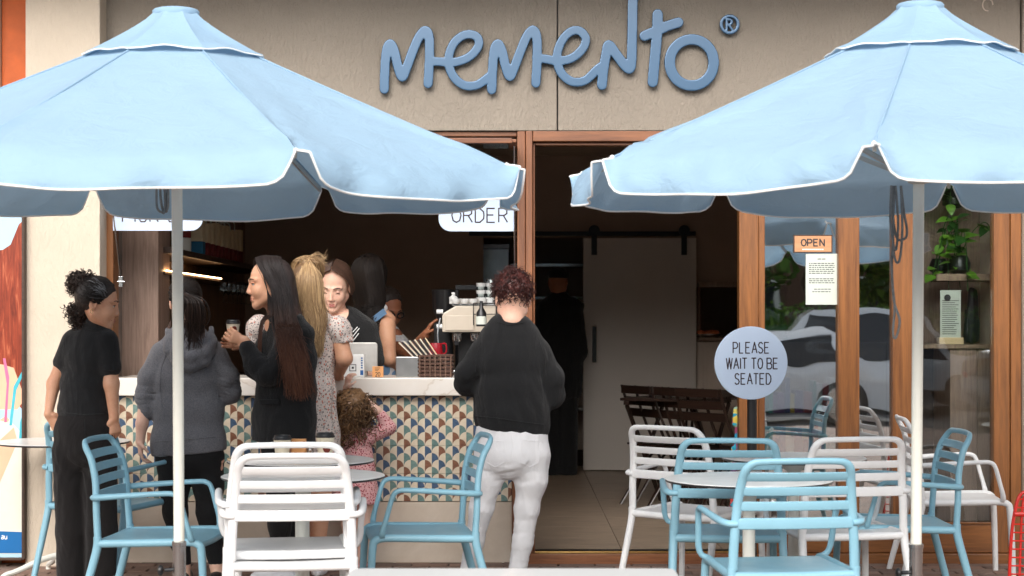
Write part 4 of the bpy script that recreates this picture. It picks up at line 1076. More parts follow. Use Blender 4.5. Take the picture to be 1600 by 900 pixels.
    for z, r in ((2.56+dz, .05), (1.98+dz, .045)): MB().lathe([(.025, -.03), (r, -.025), (r, .02), (.025, .03)], (0, 0, z), 16).build("hub", MATS["alu_pole"], t, smooth=True)
    for k in range(8):
        a, b = rib(.0, k), rib(.995, k); a[2] = 2.56+dz; off = np.array([0, 0, -.016])
        MB().bar(a*np.array([.6, .6, 1]), b+off, .022, .014).build("rib", MATS["alu_pole"], t, .002)
        m_ = rib(.5, k)+off*1.6; s0 = np.array([.04*math.cos(ang[k]), .04*math.sin(ang[k]), 1.98+dz])
        MB().bar(s0, m_, .018, .012).build("strut", MATS["alu_pole"], t, .002)
        MB().sphere(tuple(rib(1.0, k)+np.array([0, 0, .004])), .009, 8, 6).build("rib_tip", MATS["piping_white"], t, smooth=True)
    t.rotation_euler = (math.radians(1.8), 0, 0)
    return t
umbrella(281, 7.18, 27, "light blue market umbrella with white piping over the left-hand tables", 3)
umbrella(1430, 7.1, -19, "light blue market umbrella with white piping over the right-hand tables", 8, .01)

# cords hanging beneath the canopies
def cord(px, d, pts, label, n_=1, r=.005):
    t = tag(empty("cord", (X(px, d), d+CAM_Y, 1.9)), label, "cord")
    for k, p in enumerate(pts):
        MB().tube([(X(a, d)-t.location.x, .012*k+.012*math.sin(a*.4), Z(b, d)-1.9) for a, b in p], r, 7).build("rope_loop", MATS["rope_grey"], t, smooth=True); 
    return t
cord(254, 6.98, [[(246, 262), (245, 310), (247, 326), (252, 331), (257, 326), (256, 262)], [(252, 262), (250, 300), (253, 328), (261, 327), (263, 310), (262, 262)], [(248, 262), (255, 300), (258, 330), (262, 262)]], "short looped grey cord under the left umbrella beside its pole")
cord(1405, 6.9, [[(1392, 290), (1391, 345), (1396, 385), (1402, 386), (1404, 345), (1400, 290)], [(1400, 290), (1396, 340), (1398, 398), (1406, 408), (1410, 360), (1408, 290)], [(1409, 290), (1415, 330), (1420, 360), (1417, 372), (1404, 371), (1396, 330), (1397, 290)],
                 [(1399, 372), (1396, 420), (1401, 470), (1408, 500), (1405, 524), (1401, 528), (1399, 516), (1402, 480), (1397, 440), (1395, 400)]], "long looped grey cord hanging beside the right umbrella pole")

# ------------------------------------------------------------------ round wait sign on its post
rsn = tag(empty("round_sign", (X(1175, 9.25), 9.25+CAM_Y, 0)), "round pale blue please wait to be seated sign on a black post", "sign")
ox = rsn.location.x; R = X(857, 9.25)
cpx, cpz = X(1172, 9.25)-ox, Z(567, 9.25)
pl = MB().lathe([(0, -.006), (R-.002, -.006), (R, -.004), (R, .004), (R-.002, .006), (0, .006)], n=64).build("sign_disc", MATS["sign_blue"], rsn, smooth=True)
pl.rotation_euler = (math.pi/2, 0, 0); pl.location = (cpx, -.03, cpz)
mb = MB()
for t_, py, pxc in (("PLEASE", 551.5, 1172.5), ("WAIT TO BE", 576, 1174), ("SEATED", 600, 1175)):
    text_strokes(mb, t_, X(pxc, 9.25)-ox, Z(py, 9.25), 0.057, -.0365, .0034, .46)
mb.build("lettering", MATS["letter_dark"], rsn, smooth=True)
MB().tube([(0, 0, .02), (0, 0, cpz-.1)], .026, 16, False).build("post", MATS["black_plastic"], rsn, smooth=True)
MB().lathe([(0, 0), (.2, 0), (.2, .012), (.05, .02), (.027, .03)], n=30).build("foot_plate", MATS["black_plastic"], rsn, smooth=True)

# ------------------------------------------------------------------ red wire stand at the right edge
m_plain("red_wire", lin((226, 44, 36)), .35, var=.05, coat=.3)
d = 8.6; rw = tag(empty("red_wire_chair", (X(1618, d), d+CAM_Y, 0)), "red wire mesh chair cut off by the right edge", "wire chair")
ox = rw.location.x
def rp(px, py, y=0): return (X(px, d)-ox, y, Z(py, d))
mb = MB().tube([rp(1596, 771), rp(1590, 782), rp(1583, 815), rp(1579, 860), rp(1575, 960)], .0085, 8).build("frame_rod", MATS["red_wire"], rw, smooth=True)
MB().tube([rp(1596, 771), rp(1606, 768), rp(1640, 768)], .0085, 8).build("frame_rod", MATS["red_wire"], rw, smooth=True)
MB().tube([rp(1601, 775, .01), rp(1597, 815, .01), rp(1592, 960, .01)], .006, 6).build("frame_rod", MATS["red_wire"], rw, smooth=True)
MB().tube([rp(1584, 803, -.01), rp(1640, 801, -.01)], .011, 8).build("cross_rod", MATS["red_wire"], rw, smooth=True)
for k in range(15):
    y = 780+13*k+(0 if k < 2 else 0); xl = float(np.interp(y, [771, 782, 815, 860, 960], [1593, 1590, 1583, 1579, 1575]))
    MB().tube([rp(xl, y), rp(1640, y+1)], .0042, 6, False).build("wire", MATS["red_wire"], rw, smooth=True)
for k in range(4): MB().tube([rp(1607+9*k, 770, .005), rp(1603+10*k, 960, .005)], .0042, 6, False).build("wire", MATS["red_wire"], rw, smooth=True)

# ------------------------------------------------------------------ on the counter
zc0 = Z(590)
m_plain("alu_silver", lin((196, 194, 190)), .35, .3, bump=.01)
m_plain("plastic_white", lin((226, 226, 224)), .35, bump=.01)
ps = tag(empty("register_screen", (X(560, 10.2), .2, zc0+.001)), "silver back of the till screen on the counter in front of the barista", "screen")
q = ps.location.x; d = 10.2
MB().prism(rrect(X(534, d)-q, X(590, d)-q, .03, .03+(572-535)*d/FPX+.03, .018, 5), -.012, .012).build("screen_shell", MATS["alu_silver"], ps, .004)
box("stand", MATS["alu_silver"], -.05, .05, 0, .08, 0, .06, ps, .006)
cr = tag(empty("card_reader", (X(552, 10.1), .1, zc0+.001)), "white card reader box with a square symbol and blue stripes on the counter", "card reader")
w = X(570, 10.1)-cr.location.x
MB().prism([(-w, 0), (w, 0), (w, .132), (-.02, .132), (-w+.02, .06)], -.03, .03).build("reader_body", MATS["plastic_white"], cr, .006)
sx, sz = X(552, 10.1)-cr.location.x, .054
mb = MB()
for a in ((-.02, .02, .016, .02), (-.02, .02, -.02, -.016), (-.02, -.016, -.016, .016), (.016, .02, -.016, .016), (-.006, .006, -.006, .006)): mb.box(sx+a[0], sx+a[1], -.0312, -.0304, sz+a[2], sz+a[3])
mb.build("square_symbol", MATS["ink"], cr)
m_plain("print_blue", lin((40, 90, 150)), .5, bump=0)
mb = MB().box(w-.024, w-.006, -.0312, -.0304, .012, .04)
for k in range(5): mb.box(w-.02, w-.01, -.0312, -.0304, .05+.014*k, .058+.014*k)
mb.build("printed_stripes", MATS["print_blue"], cr)
n20 = tag(empty("number_card", (X(591, 10.1), .08, zc0+.001)), "small orange block with the number 20 beside the card reader", "card")
box("block", MATS["card_orange"], -.032, .032, -.015, .015, 0, .062, n20, .002)
mb = MB(); text_strokes(mb, "20", 0, .004, .024, -.0155, .002, .62); 
for k in range(3): mb.box(-.016, .014-.006*k, -.0158, -.0152, .052-.008*k, .0545-.008*k)
mb.build("printed_number", MATS["ink"], n20)
gbx = tag(box("grey_box", MATS["steel_dull"], X(620, 10.15), X(656, 10.15), .06, .24, zc0+.001, Z(557, 10.15), None, .004), "plain grey metal box on the counter left of the basket", "box")
# basket of menus
m_plain("wicker_light", lin((112, 86, 72)), .7, var=.2); m_plain("wicker", lin((84, 58, 48)), .7, var=.25, scale=40)
bk = tag(empty("menu_basket", (X(681, 10.12), .12, zc0+.001)), "dark woven basket on the counter", "basket"); bw_, bh_ = X(705, 10.12)-bk.location.x, .125
MB().box(-bw_, bw_, -.07, .07, 0, .006).build("basket_floor", MATS["wicker"], bk)
for k in range(6):
    z = .012+.022*k; loop = [(-bw_, -.07), (0, -.072), (bw_, -.07), (bw_+.002, 0), (bw_, .07), (0, .072), (-bw_, .07), (-bw_-.002, 0)]
    MB().tube([(x, y, z+.002*math.sin(i*2+k)) for i, (x, y) in enumerate(loop)], .0085, 6, closed=True, sub=4, flat=1.0).build("weave_band", MATS["wicker"], bk, smooth=True)
for k in range(7):
    x = -bw_+2*bw_*k/6; MB().tube([(x, -.079, 0), (x, -.083, .06), (x, -.079, bh_)], .0045, 6).build("stake", MATS["wicker_light"], bk, smooth=True)
for k in range(6):
    o = MB().box(-.003, .003, -.05, .05, 0, .215).build("menu_folder", MATS["cup_cream" if k != 5 else "kraft"], None, .001)
    tag(o, ("outermost tan menu folder leaning right-most in the basket" if k == 5 else "cream menu folder leaning in the fan of menus in the basket"), "menu", "menu folders leaning in the basket")
    o.location = (X(700-6.5*(5-k), 10.12)-.012, .115, zc0+.05); o.rotation_euler = (0, math.radians(-34-2.2*(5-k)), math.radians(2))
for k in range(5):
    o = MB().box(-.0035, .0035, -.048, .048, 0, .212).build("black_sheet", MATS["ink"], None)
    tag(o, "black backing sheet between the leaning cream menus", "menu", "black sheets between the menus"); o.location = (X(697-6.5*(4-k), 10.12)-.012, .116, zc0+.05); o.rotation_euler = (0, math.radians(-35-2.2*(4-k)), math.radians(2))

# espresso machine
em = tag(empty("espresso_machine", (X(735, 10.5), .5, zc0-.02)), "cream espresso machine with glasses stacked on top, behind the counter", "coffee machine")
q = em.location.x; d = 10.45
def ez(py): return Z(py, d)-em.location.z
def ex(px): return X(px, d)-q
MB().prism([(ex(691), ez(519)), (ex(775), ez(519)), (ex(775), ez(478)), (ex(712), ez(478)), (ex(693), ez(489)), (ex(691), ez(494))], -.06, .3).build("body_shell", MATS["cream_gloss"], em, .008)
box("front_panel", MATS["cream_gloss"], ex(696), ex(741), -.068, -.061, ez(516), ez(493), em, .002)
box("top_tray", MATS["steel"], ex(706), ex(774), -.03, .28, ez(477.5), ez(475), em, .002)
box("drip_base", MATS["steel"], ex(693), ex(775), -.04, .3, 0, .05, em, .006)
box("rear_column", MATS["steel_black"], ex(715), ex(775), .1, .3, .051, ez(519.5), em, .004)
for px in (714, 742):
    MB().lathe([(.024, 0), (.03, .01), (.03, .05), (.02, .055)], (ex(px), .02, ez(519)-.058), 16).build("group_head", MATS["steel"], em, smooth=True)
    MB().tube([(ex(px), .0, ez(519)-.05), (ex(px), -.09, ez(519)-.055), (ex(px), -.15, ez(519)-.065)], [.01, .011, .014], 8).build("portafilter_handle", MATS["black_plastic"], em, smooth=True)
for py in (487, 510): MB().tube([(ex(692), -.03, ez(py)), (ex(682), -.03, ez(py))], .014, 10, False).build("steam_knob", MATS["plastic_white"], em, smooth=True)
MB().tube([(ex(688), -.04, ez(497)), (ex(684), -.05, ez(520)), (ex(686), -.06, ez(545))], .005, 8).build("steam_wand", MATS["steel"], em, smooth=True)
mb = MB()
for a, b in (((740, 474), (740, 508)), ((740, 474), (776, 474)), ((740, 491), (776, 491)), ((776, 474), (776, 508))): mb.tube([(ex(a[0]), -.09, ez(a[1])), (ex(b[0]), -.09, ez(b[1]))], .003, 6, False)
mb.build("wire_rack", MATS["steel_black"], em)
tp = em.location.z+ez(475)+.001
for px, n_, s in ((751, 5, 1.0), (766, 6, 1.0), (758, 4, .9)):
    for k in range(n_ if px != 758 else 3):
        o = MB().lathe([(.02, 0), (.024, .002), (.030, .04), (.028, .041), (.022, .005), (0, .004)], (X(px, d), .58+(.06 if px == 758 else 0), tp+.022*k+.0), 14).build("stacked_glass", MATS["clear_glass" if k % 2 else "plastic_white"], None, smooth=True)
        tag(o, "small pale cup in the stacked towers on top of the coffee machine", "cup", "cups stacked on the coffee machine")
for k in range(7):
    o = MB().lathe([(.016, 0), (.026, .012), (.030, .03), (.028, .031), (.02, .01), (0, .006)], (X(712+7*k, d), .46+.03*(k % 2), tp), 12).build("espresso_cup", MATS["plastic_white"], None, smooth=True)
    tag(o, "small white coffee cup in the low row on the coffee machine", "cup", "low row of cups on the coffee machine")
bt = tag(empty("white_bottle", (X(708, d), .5, tp)), "small white pump bottle at the left end of the coffee machine top", "bottle")
MB().lathe([(.024, 0), (.026, .004), (.026, .04), (.01, .052), (.01, .06)], n=14).build("bottle_body", MATS["plastic_white"], bt, smooth=True)
MB().lathe([(.012, .06), (.012, .07), (0, .071)], n=12).build("pump_cap", MATS["plastic_white"], bt, smooth=True)
jg = tag(empty("red_jug", (X(681, 10.4), .4, Z(558, 10.4))), "red milk jug under the steam wand of the coffee machine", "jug")
m_plain("jug_red", lin((150, 20, 34)), .25, var=.05, coat=.5)
MB().lathe([(0, 0), (.042, 0), (.046, .01), (.04, .06), (.036, .085), (.034, .085), (.038, .06), (0, .055)], n=20).build("jug_body", MATS["jug_red"], jg, smooth=True)
MB().tube([(.036, 0, .08), (.06, 0, .078), (.062, 0, .03), (.042, 0, .02)], .005, 6).build("handle", MATS["jug_red"], jg, smooth=True)
bo = tag(empty("sauce_bottle", (X(752, 10.25), .25, Z(510, 10.25))), "dark bottle with a white label beside the coffee machine", "bottle")
MB().lathe([(0, 0), (.03, 0), (.032, .01), (.03, .08), (.012, .11), (.01, .15), (0, .151)], n=16).build("bottle_body", MATS["steel_black"], bo, smooth=True)
MB().lathe([(.0315, .012), (.0325, .012), (.0315, .06)], n=16).build("label", MATS["paper"], bo, smooth=True)
gr = tag(empty("coffee_grinder", (X(708, 10.9), .9, zc0-.1)), "black coffee grinder behind the cream espresso machine", "grinder")
box("motor_housing", MATS["steel_black"], -.12, .0, -.08, .08, 0, .42, gr, .02)
MB().lathe([(.03, .42), (.07, .5), (.075, .62), (.078, .625), (0, .63)], (-.06, 0, 0), 18).build("hopper", MATS["steel_black"], gr, smooth=True)
bs = tag(empty("drinks_shelf", (X(730, 11.2), 1.2, zc0)), "black shelf frame standing behind the espresso machine", "shelf")
box("top_board", MATS["steel_black"], X(712, 11.2)-bs.location.x, X(775, 11.2)-bs.location.x, -.1, .1, Z(446, 11.2)-zc0-.03, Z(446, 11.2)-zc0, bs, .003)
for s in (712, 770): box("upright", MATS["steel_black"], X(s, 11.2)-bs.location.x, X(s, 11.2)-bs.location.x+.02, -.1, .1, -1, Z(446, 11.2)-zc0-.031, bs, .002)
ib = tag(box("service_bench", MATS["walnut_dark"], -2.1, X(808), .56, 1.15, FZ, zc0-.022, None, .004), "dark service bench behind the counter carrying the coffee machine", "bench")

# ------------------------------------------------------------------ folding furniture inside the doorway
def folding_table(px, d, yaw, label, w=.7, l=.7, z=.72, n=8):
    t = tag(empty("folding_table", (X(px, d), d+CAM_Y, FZ), math.radians(yaw)), label, "folding table", "dark folding tables inside the doorway")
    for k in range(n):
        x = -w/2+w*(k+.5)/n; MB().box(x-w/n/2+.006, x+w/n/2-.006, -l/2, l/2, z-.02, z).build("slat", MATS["dark_folding"], t, .003)
    for y in (-l/2+.05, l/2-.05): MB().box(-w/2, w/2, y-.02, y+.02, z-.05, z-.0215).build("cross_bar", MATS["dark_folding"], t, .003)
    for y in (-l/2+.04, l/2-.04):
        for s in (-1, 1): MB().bar((s*w*.42, y+s*.012, 0), (-s*w*.42, y+s*.012, z-.05), .035, .018, (1, 0, 0)).build("leg", MATS["dark_folding"], t, .003)
    return t
def folding_chair(px, d, yaw, label, tilt=0):
    t = tag(empty("folding_chair", (X(px, d), d+CAM_Y, FZ), 0), label, "folding chair", "dark folding chairs leaning inside the doorway")
    t.rotation_euler = (math.radians(tilt), 0, math.radians(yaw)); m = MATS["dark_folding"]
    for s in (-1, 1):
        MB().tube([(s*.21, .2, 0), (s*.21, .0, .42), (s*.205, -.12, .66), (s*.2, -.2, .88)], .014, 8, flat=.6, flat_dir=(0, 1, 0)).build("back_leg", m, t, smooth=True)
        MB().tube([(s*.185, -.22, 0), (s*.185, .0, .3), (s*.185, .16, .46)], .014, 8, flat=.6, flat_dir=(0, 1, 0)).build("front_leg", m, t, smooth=True)
    for k in range(5): MB().box(-.19, .19, -.16+.08*k, -.1+.08*k, .44, .455).build("seat_slat", m, t, .002)
    for k in range(3): MB().obox((0, -.125-.038*k, .68+.085*k), (.195, 0, 0), (0, .008, 0), (0, 0, .03)).build("back_slat", m, t, .003)
    return t
folding_table(1060, 12.6, 62, "dark slatted folding table, nearest the sliding door", .75, .6, .80)
folding_table(1120, 13.4, 80, "dark slatted folding table set behind the first one", .8, .6, .78)
folding_table(1130, 14.4, 88, "darkest slatted folding table against the hatch wall", .9, .6, .76)
for k in range(5):
    folding_chair(1030+22*k, 12.7-.13*k, -62+4*k, ("folding chair leaning furthest left under the slatted table" if k == 0 else "dark timber folding chair standing in the closely packed row by the doorway"))
# colourful shelf behind the middle pane
m_plain("box_navy", lin((50, 60, 130)), .4); m_plain("box_red", lin((176, 30, 30)), .4); m_plain("box_yellow", lin((224, 186, 60)), .4)
m_plain("box_teal", lin((50, 150, 140)), .4); m_plain("box_purple", lin((110, 50, 120)), .4)
gs = tag(empty("game_shelf", (X(1255, 10.8), .8, FZ)), "low shelf of brightly coloured packets behind the left glass pane", "shelf")
q = gs.location.x
for i, z in enumerate((.2, .48, .76)): box("shelf_board", MATS["walnut_dark"], X(1196, 10.8)-q, X(1312, 10.8)-q, -.14, .14, z, z+.02, gs, .002)
rnd = random.Random(21); nbx = 0
for z in (.222, .502, .782):
    x = X(1198, 10.8)
    while x < X(1306, 10.8):
        w = rnd.uniform(.022, .06); h = rnd.uniform(.1, .22)
        o = box("coloured_packet", MATS[rnd.choice(["box_navy", "box_red", "box_yellow", "box_teal", "box_purple", "plastic_white"])], 0, w-.004, -.09, .07, 0, h, None, .002)
        o.location = (x, .8, FZ+z); hue = o.data.materials[0].name.replace("box_", "").replace("plastic_", ""); tag(o, hue+" upright packet on the "+{.222: "bottom", .502: "middle", .782: "top"}[z]+" board of the shelf behind the left pane", "box", "coloured packets behind the glass"); x += w
# scarf of patterned cloth on the door edge
nb = NB("patterned_cloth"); v = nb.n("ShaderNodeTexVoronoi"); v.inputs['Scale'].default_value = 28; nb.l(nb.coords(), v.inputs['Vector']); sp = nb.n("ShaderNodeSeparateColor"); nb.l(v.outputs['Color'], sp.inputs[0])
nb.l(nb.ramp(sp.outputs[0], [(0, lin((20, 90, 160))), (.3, lin((40, 170, 190))), (.55, lin((230, 200, 60))), (.75, lin((30, 60, 120))), (1, lin((210, 70, 60)))]), nb.b.inputs['Base Color']); nb.b.inputs['Roughness'].default_value = .7
bn = tag(empty("patterned_flag", (X(1151, 9.9), .1, Z(640, 9.9))), "blue and yellow patterned cloth strip hanging by the door jamb", "cloth")
q = bn.location
sdf_obj("cloth_strip", [ec(P(1150, 638, 10.15), P(1152, 662, 10.15), .012, .008, .03, .012, (1, 0, 0)), ec(P(1148, 700, 10.15), P(1148, 792, 10.15), .02, .01, .03, .012, (1, 0, 0)), rc(P(1152, 655, 10.15), P(1149, 705, 10.15), .01, .01)], .005, MATS["patterned_cloth"], bn, lambda Q: .004*wrinkle(Q, 30, 3, (1, 1, .3)), q)
# ------------------------------------------------------------------ people
m_skin("skin_tan", lin((226, 174, 142))); m_skin("skin_light", lin((236, 194, 172))); m_skin("skin_pale", lin((244, 208, 190)), .42); m_skin("skin_brown", lin((176, 118, 88)))
m_plain("lip_rose", lin((176, 92, 86)), .35, bump=0); m_plain("lip_dark", lin((176, 100, 92)), .3, bump=0); m_plain("eye_white", lin((226, 220, 214)), .2, bump=0); m_plain("eye_dark", lin((34, 22, 18)), .15, bump=0)
m_cloth("cloth_black", (.013, .013, .014), .2, .5, .9, sheen=.15); m_cloth("cloth_black_knit", (.014, .014, .015), .25, .5, .95, sheen=.12)
m_cloth("trouser_black", (.013, .011, .011), .25, .55, .9, sheen=.08); m_cloth("legging_black", (.008, .008, .009), .2, .1, .7, sheen=.05)
m_cloth("denim_white", lin((244, 243, 245)), .02, .5, .85); m_cloth("cotton_white", lin((226, 224, 226)), .05, .3, .85); m_cloth("apron_blue", lin((116, 152, 190)), .1, .3, .85)
nb = NB("hoodie_grey"); c = lin((106, 106, 111)); f = nb.noise(nb.coords(), 170, 4, .75); g = nb.noise(nb.coords((1, 1, .5)), 7, 4, .6, .8)
nb.l(nb.ramp(nb.math('ADD', nb.math('MULTIPLY', f, .8), nb.math('MULTIPLY', g, .2)), [(.36, dk(c, .62)), (.64, dk(c, 1.3))]), nb.b.inputs['Base Color']); nb.b.inputs['Roughness'].default_value = .95; nb.b.inputs['Sheen Weight'].default_value = .2
nb.bump(nb.math('ADD', nb.math('MULTIPLY', f, .1), nb.math('MULTIPLY', g, .5)), .5, .02)
def m_print(name, base, spots, scale, th):
    nb = NB(name); co = nb.coords(); cur = None
    prev = nb.ramp(nb.noise(co, 5, 3), [(.3, dk(base, .95)), (.7, dk(base, 1.03))])
    for i, (col, sc, t_) in enumerate(spots):
        mp = nb.n("ShaderNodeMapping"); mp.inputs['Location'].default_value = (3.1*i, 1.7*i, .9*i); nb.l(co, mp.inputs[0])
        v = nb.n("ShaderNodeTexVoronoi"); v.inputs['Scale'].default_value = sc; nb.l(mp.outputs[0], v.inputs['Vector'])
        m = nb.math('LESS_THAN', v.outputs['Distance'], t_); mx = nb.n("ShaderNodeMix", data_type='RGBA'); nb.l(m, mx.inputs[0]); nb.l(prev, mx.inputs[6]); mx.inputs[7].default_value = (*col, 1); prev = mx.outputs[2]
    nb.l(prev, nb.b.inputs['Base Color']); nb.b.inputs['Roughness'].default_value = .85; nb.b.inputs['Sheen Weight'].default_value = .1
    nb.bump(nb.noise(nb.coords((1, 1, .4)), 12, 3, .5, 1), .35, .02)
m_print("floral_cream", lin((226, 212, 204)), [(lin((120, 112, 110)), 70, .30), (lin((206, 132, 112)), 48, .27), (lin((70, 66, 74)), 95, .22)], 60, .3)
m_print("ditsy_pink", lin((232, 178, 178)), [(lin((164, 40, 60)), 85, .36), (lin((120, 60, 70)), 120, .2)], 60, .3)
m_hair("hair_black", (.010, .007, .006), (.032, .022, .018), .55); m_hair("hair_brown_black", (.014, .008, .006), (.05, .028, .02), .36)
m_hair("hair_brunette", (.035, .018, .012), (.12, .062, .042), .38); m_hair("hair_blonde", (.22, .12, .055), (.62, .42, .22), .4); m_hair("hair_blonde_root", (.06, .035, .02), (.2, .11, .05), .45)
m_hair("hair_plum", (.018, .004, .004), (.085, .022, .018), .4); m_hair("hair_child", (.07, .036, .018), (.34, .19, .09), .42); m_hair("hair_grey", (.12, .12, .125), (.4, .4, .41), .35)
m_hair("hair_dyed", (.012, .009, .009), (.04, .028, .026), .5, tip=(.15, .055, .028), z0=1.18, z1=1.50)
m_plain("gold_ring", (.8, .55, .25), .2, 1)

def V3(*a): return np.array(a, float)
def frame(f, up=(0, 0, 1)):
    f = _n(f); u = np.asarray(up, float); u = _n(u-f*(u@f)); r = np.cross(f, u); return r, f, u       # r: the person's right... of f
def head_prims(c, f, u, s=1.0, ears=True, mouth_open=0):
    """s=1: 0.23 m from chin to crown; c is the head centre at eye level"""
    r, f, u = frame(f, u); A = np.stack([r, f, u]); L = lambda x, y, z: c+s*(x*r+y*f+z*u)
    p = [el(L(0, -.012, .032), (.074*s, .096*s, .086*s), A, .02), el(L(0, .020, -.028), (.061*s, .071*s, .080*s), A, .03)]
    for sg in (-1, 1):
        p += [rc(L(sg*.052, .0, -.052), L(sg*.013, .062, -.097), .019*s, .015*s, .03), el(L(sg*.033, .058, -.036), (.025*s, .024*s, .026*s), A, .022),
              rc(L(sg*.012, .086, .019), L(sg*.045, .070, .019), .008*s, .008*s, .014), el(L(sg*.030, .094, .001), (.013*s, .011*s, .0075*s), A, .012, 'sub'),
              rc(L(sg*.009, .092, -.040), L(sg*.010, .087, -.041), .008*s, .008*s, .008)]
    p += [rc(L(0, .066, -.102), L(0, .062, -.100), .016*s, .016*s, .022), rc(L(0, .085, .008), L(0, .1005, -.034), .0065*s, .0095*s, .012),
          rc(L(-.016, .083, -.064), L(.016, .083, -.064), .006*s, .006*s, .01), rc(L(-.012, .082, -.076), L(.012, .082, -.076), .0075*s, .0075*s, .01)]
    if ears:
        for sg in (-1, 1): p += [el(L(sg*.076, -.012, -.008), (.008*s, .019*s, .031*s), A, .006), el(L(sg*.083, -.006, -.004), (.006*s, .009*s, .016*s), A, .004, 'sub')]
    return p
def face_parts(c, f, u, s, parent, skin, lips="lip_rose", closed=False, brow="hair_black"):
    r, f, u = frame(f, u); O = np.array(parent.location)
    L = lambda x, y, z: c+s*(x*r+y*f+z*u)-O
    for sg in (-1, 1):
        if not closed:
            MB().sphere(L(sg*.029, .0745, -.001), .0098*s, 12, 8).build("eye", MATS["eye_white"], parent, smooth=True)
            MB().tube([L(sg*.017, .082, .0045), L(sg*.029, .0855, .0075), L(sg*.042, .076, .004)], [.002*s, .0034*s, .002*s], 6).build("eyelid", skin, parent, smooth=True)
            MB().sphere(L(sg*.029, .0795, -.001), .0058*s, 10, 6).build("iris", MATS["eye_dark"], parent, smooth=True)
            z0 = .0045
        else: 
            MB().sphere(L(sg*.030, .0725, .0), .0125*s, 12, 8).build("eyelid", skin, parent, smooth=True); z0 = -.005
        MB().tube([L(sg*.018, .083, z0-.006), L(sg*.030, .0865, z0), L(sg*.043, .078, z0-.005)], [.001*s, .0016*s, .0012*s], 5).build("eyelashes", MATS["eye_dark"], parent, smooth=True)
        MB().tube([L(sg*.014, .0935, .019), L(sg*.030, .0915, .026), L(sg*.049, .074, .020)], [.0022*s, .0025*s, .001*s], 5).build("eyebrow", MATS[brow], parent, smooth=True)
    MB().tube([L(-.025, .0785, -.069), L(-.012, .0872, -.0655), L(0, .0892, -.0665), L(.012, .0872, -.0655), L(.025, .0785, -.069)], [.001*s, .0038*s, .0034*s, .0038*s, .001*s], 8).build("upper_lip", MATS[lips], parent, smooth=True)
    MB().tube([L(-.024, .0785, -.0705), L(-.012, .0865, -.0738), L(0, .0885, -.0745), L(.012, .0865, -.0738), L(.024, .0785, -.0705)], [.001*s, .0042*s, .005*s, .0042*s, .001*s], 8).build("lower_lip", MATS[lips], parent, smooth=True)

def hand_prims(w, d, n, th, size=1.0, curl=.5, spread=1.0, thumb=.6):
    """w wrist, d direction of the fingers, n palm normal (curl goes towards it), th = +1/-1 side of the thumb along cross(d, n)"""
    d = _n(d); n = _n(np.asarray(n, float)-d*(np.asarray(n, float)@d)); s = np.cross(d, n)*th; s_ = size
    p = [ec(w, w+d*.075*s_, .020*s_, .016*s_, .038*s_, .014*s_, s, .012)]
    for i, (o, Ln) in enumerate(((.028, .070), (.010, .078), (-.010, .073), (-.027, .058))):
        b = w+d*.078*s_+s*o*s_; a = b; dd = d+s*o*2.2*spread; dd = _n(dd)
        for k, (fr, r0, r1) in enumerate(((.45, .0088, .008), (.32, .008, .0072), (.23, .0072, .006))):
            an = curl*(k+.6)*.9+(.05*i); v = dd*math.cos(an)+n*math.sin(an); e = a+v*Ln*fr*s_
            p.append(rc(a, e, r0*s_, r1*s_, .003 if k else .006)); a = e
    t0 = w+d*.022*s_+s*.024*s_; t1 = t0+(_n(d*.8+s*.75+n*thumb))*.038*s_; t2 = t1+(_n(d*1.0+s*.25+n*thumb*1.2))*.03*s_
    p += [rc(w+d*.012*s_+s*.008*s_, t0, .014*s_, .012*s_, .01), rc(t0, t1, .012*s_, .0095*s_, .008), rc(t1, t2, .0095*s_, .0075*s_, .003)]
    return p
RSC = 1.0     # overall girth factor of the figure being built
def chain(pts, rad, k=.02): return [rc(pts[i], pts[i+1], rad[i]*RSC, rad[i+1]*RSC, k) for i in range(len(pts)-1)]
def echain(st, side, k=.03):
    """st: list of (point, half width, half depth)"""
    return [ec(st[i][0], st[i+1][0], st[i][1]*RSC, st[i][2]*RSC, st[i+1][1]*RSC, st[i+1][2]*RSC, side, k) for i in range(len(st)-1)]
def folds(amp, freq, seed, stretch=(1, 1, 1)): return lambda Q: amp*wrinkle(Q, freq, seed, stretch)
def zfold(items, base=None):
    """extra wrinkles in places: (centre, radius, amp, freq, seed, stretch)"""
    def g(Q):
        o = 0 if base is None else base(Q)
        for c, rad, amp, fr, sd, st in items:
            w = np.exp(-((Q-c)**2).sum(1)/(rad*rad)); o = o+w*amp*wrinkle(Q, fr, sd, st)
        return o
    return g

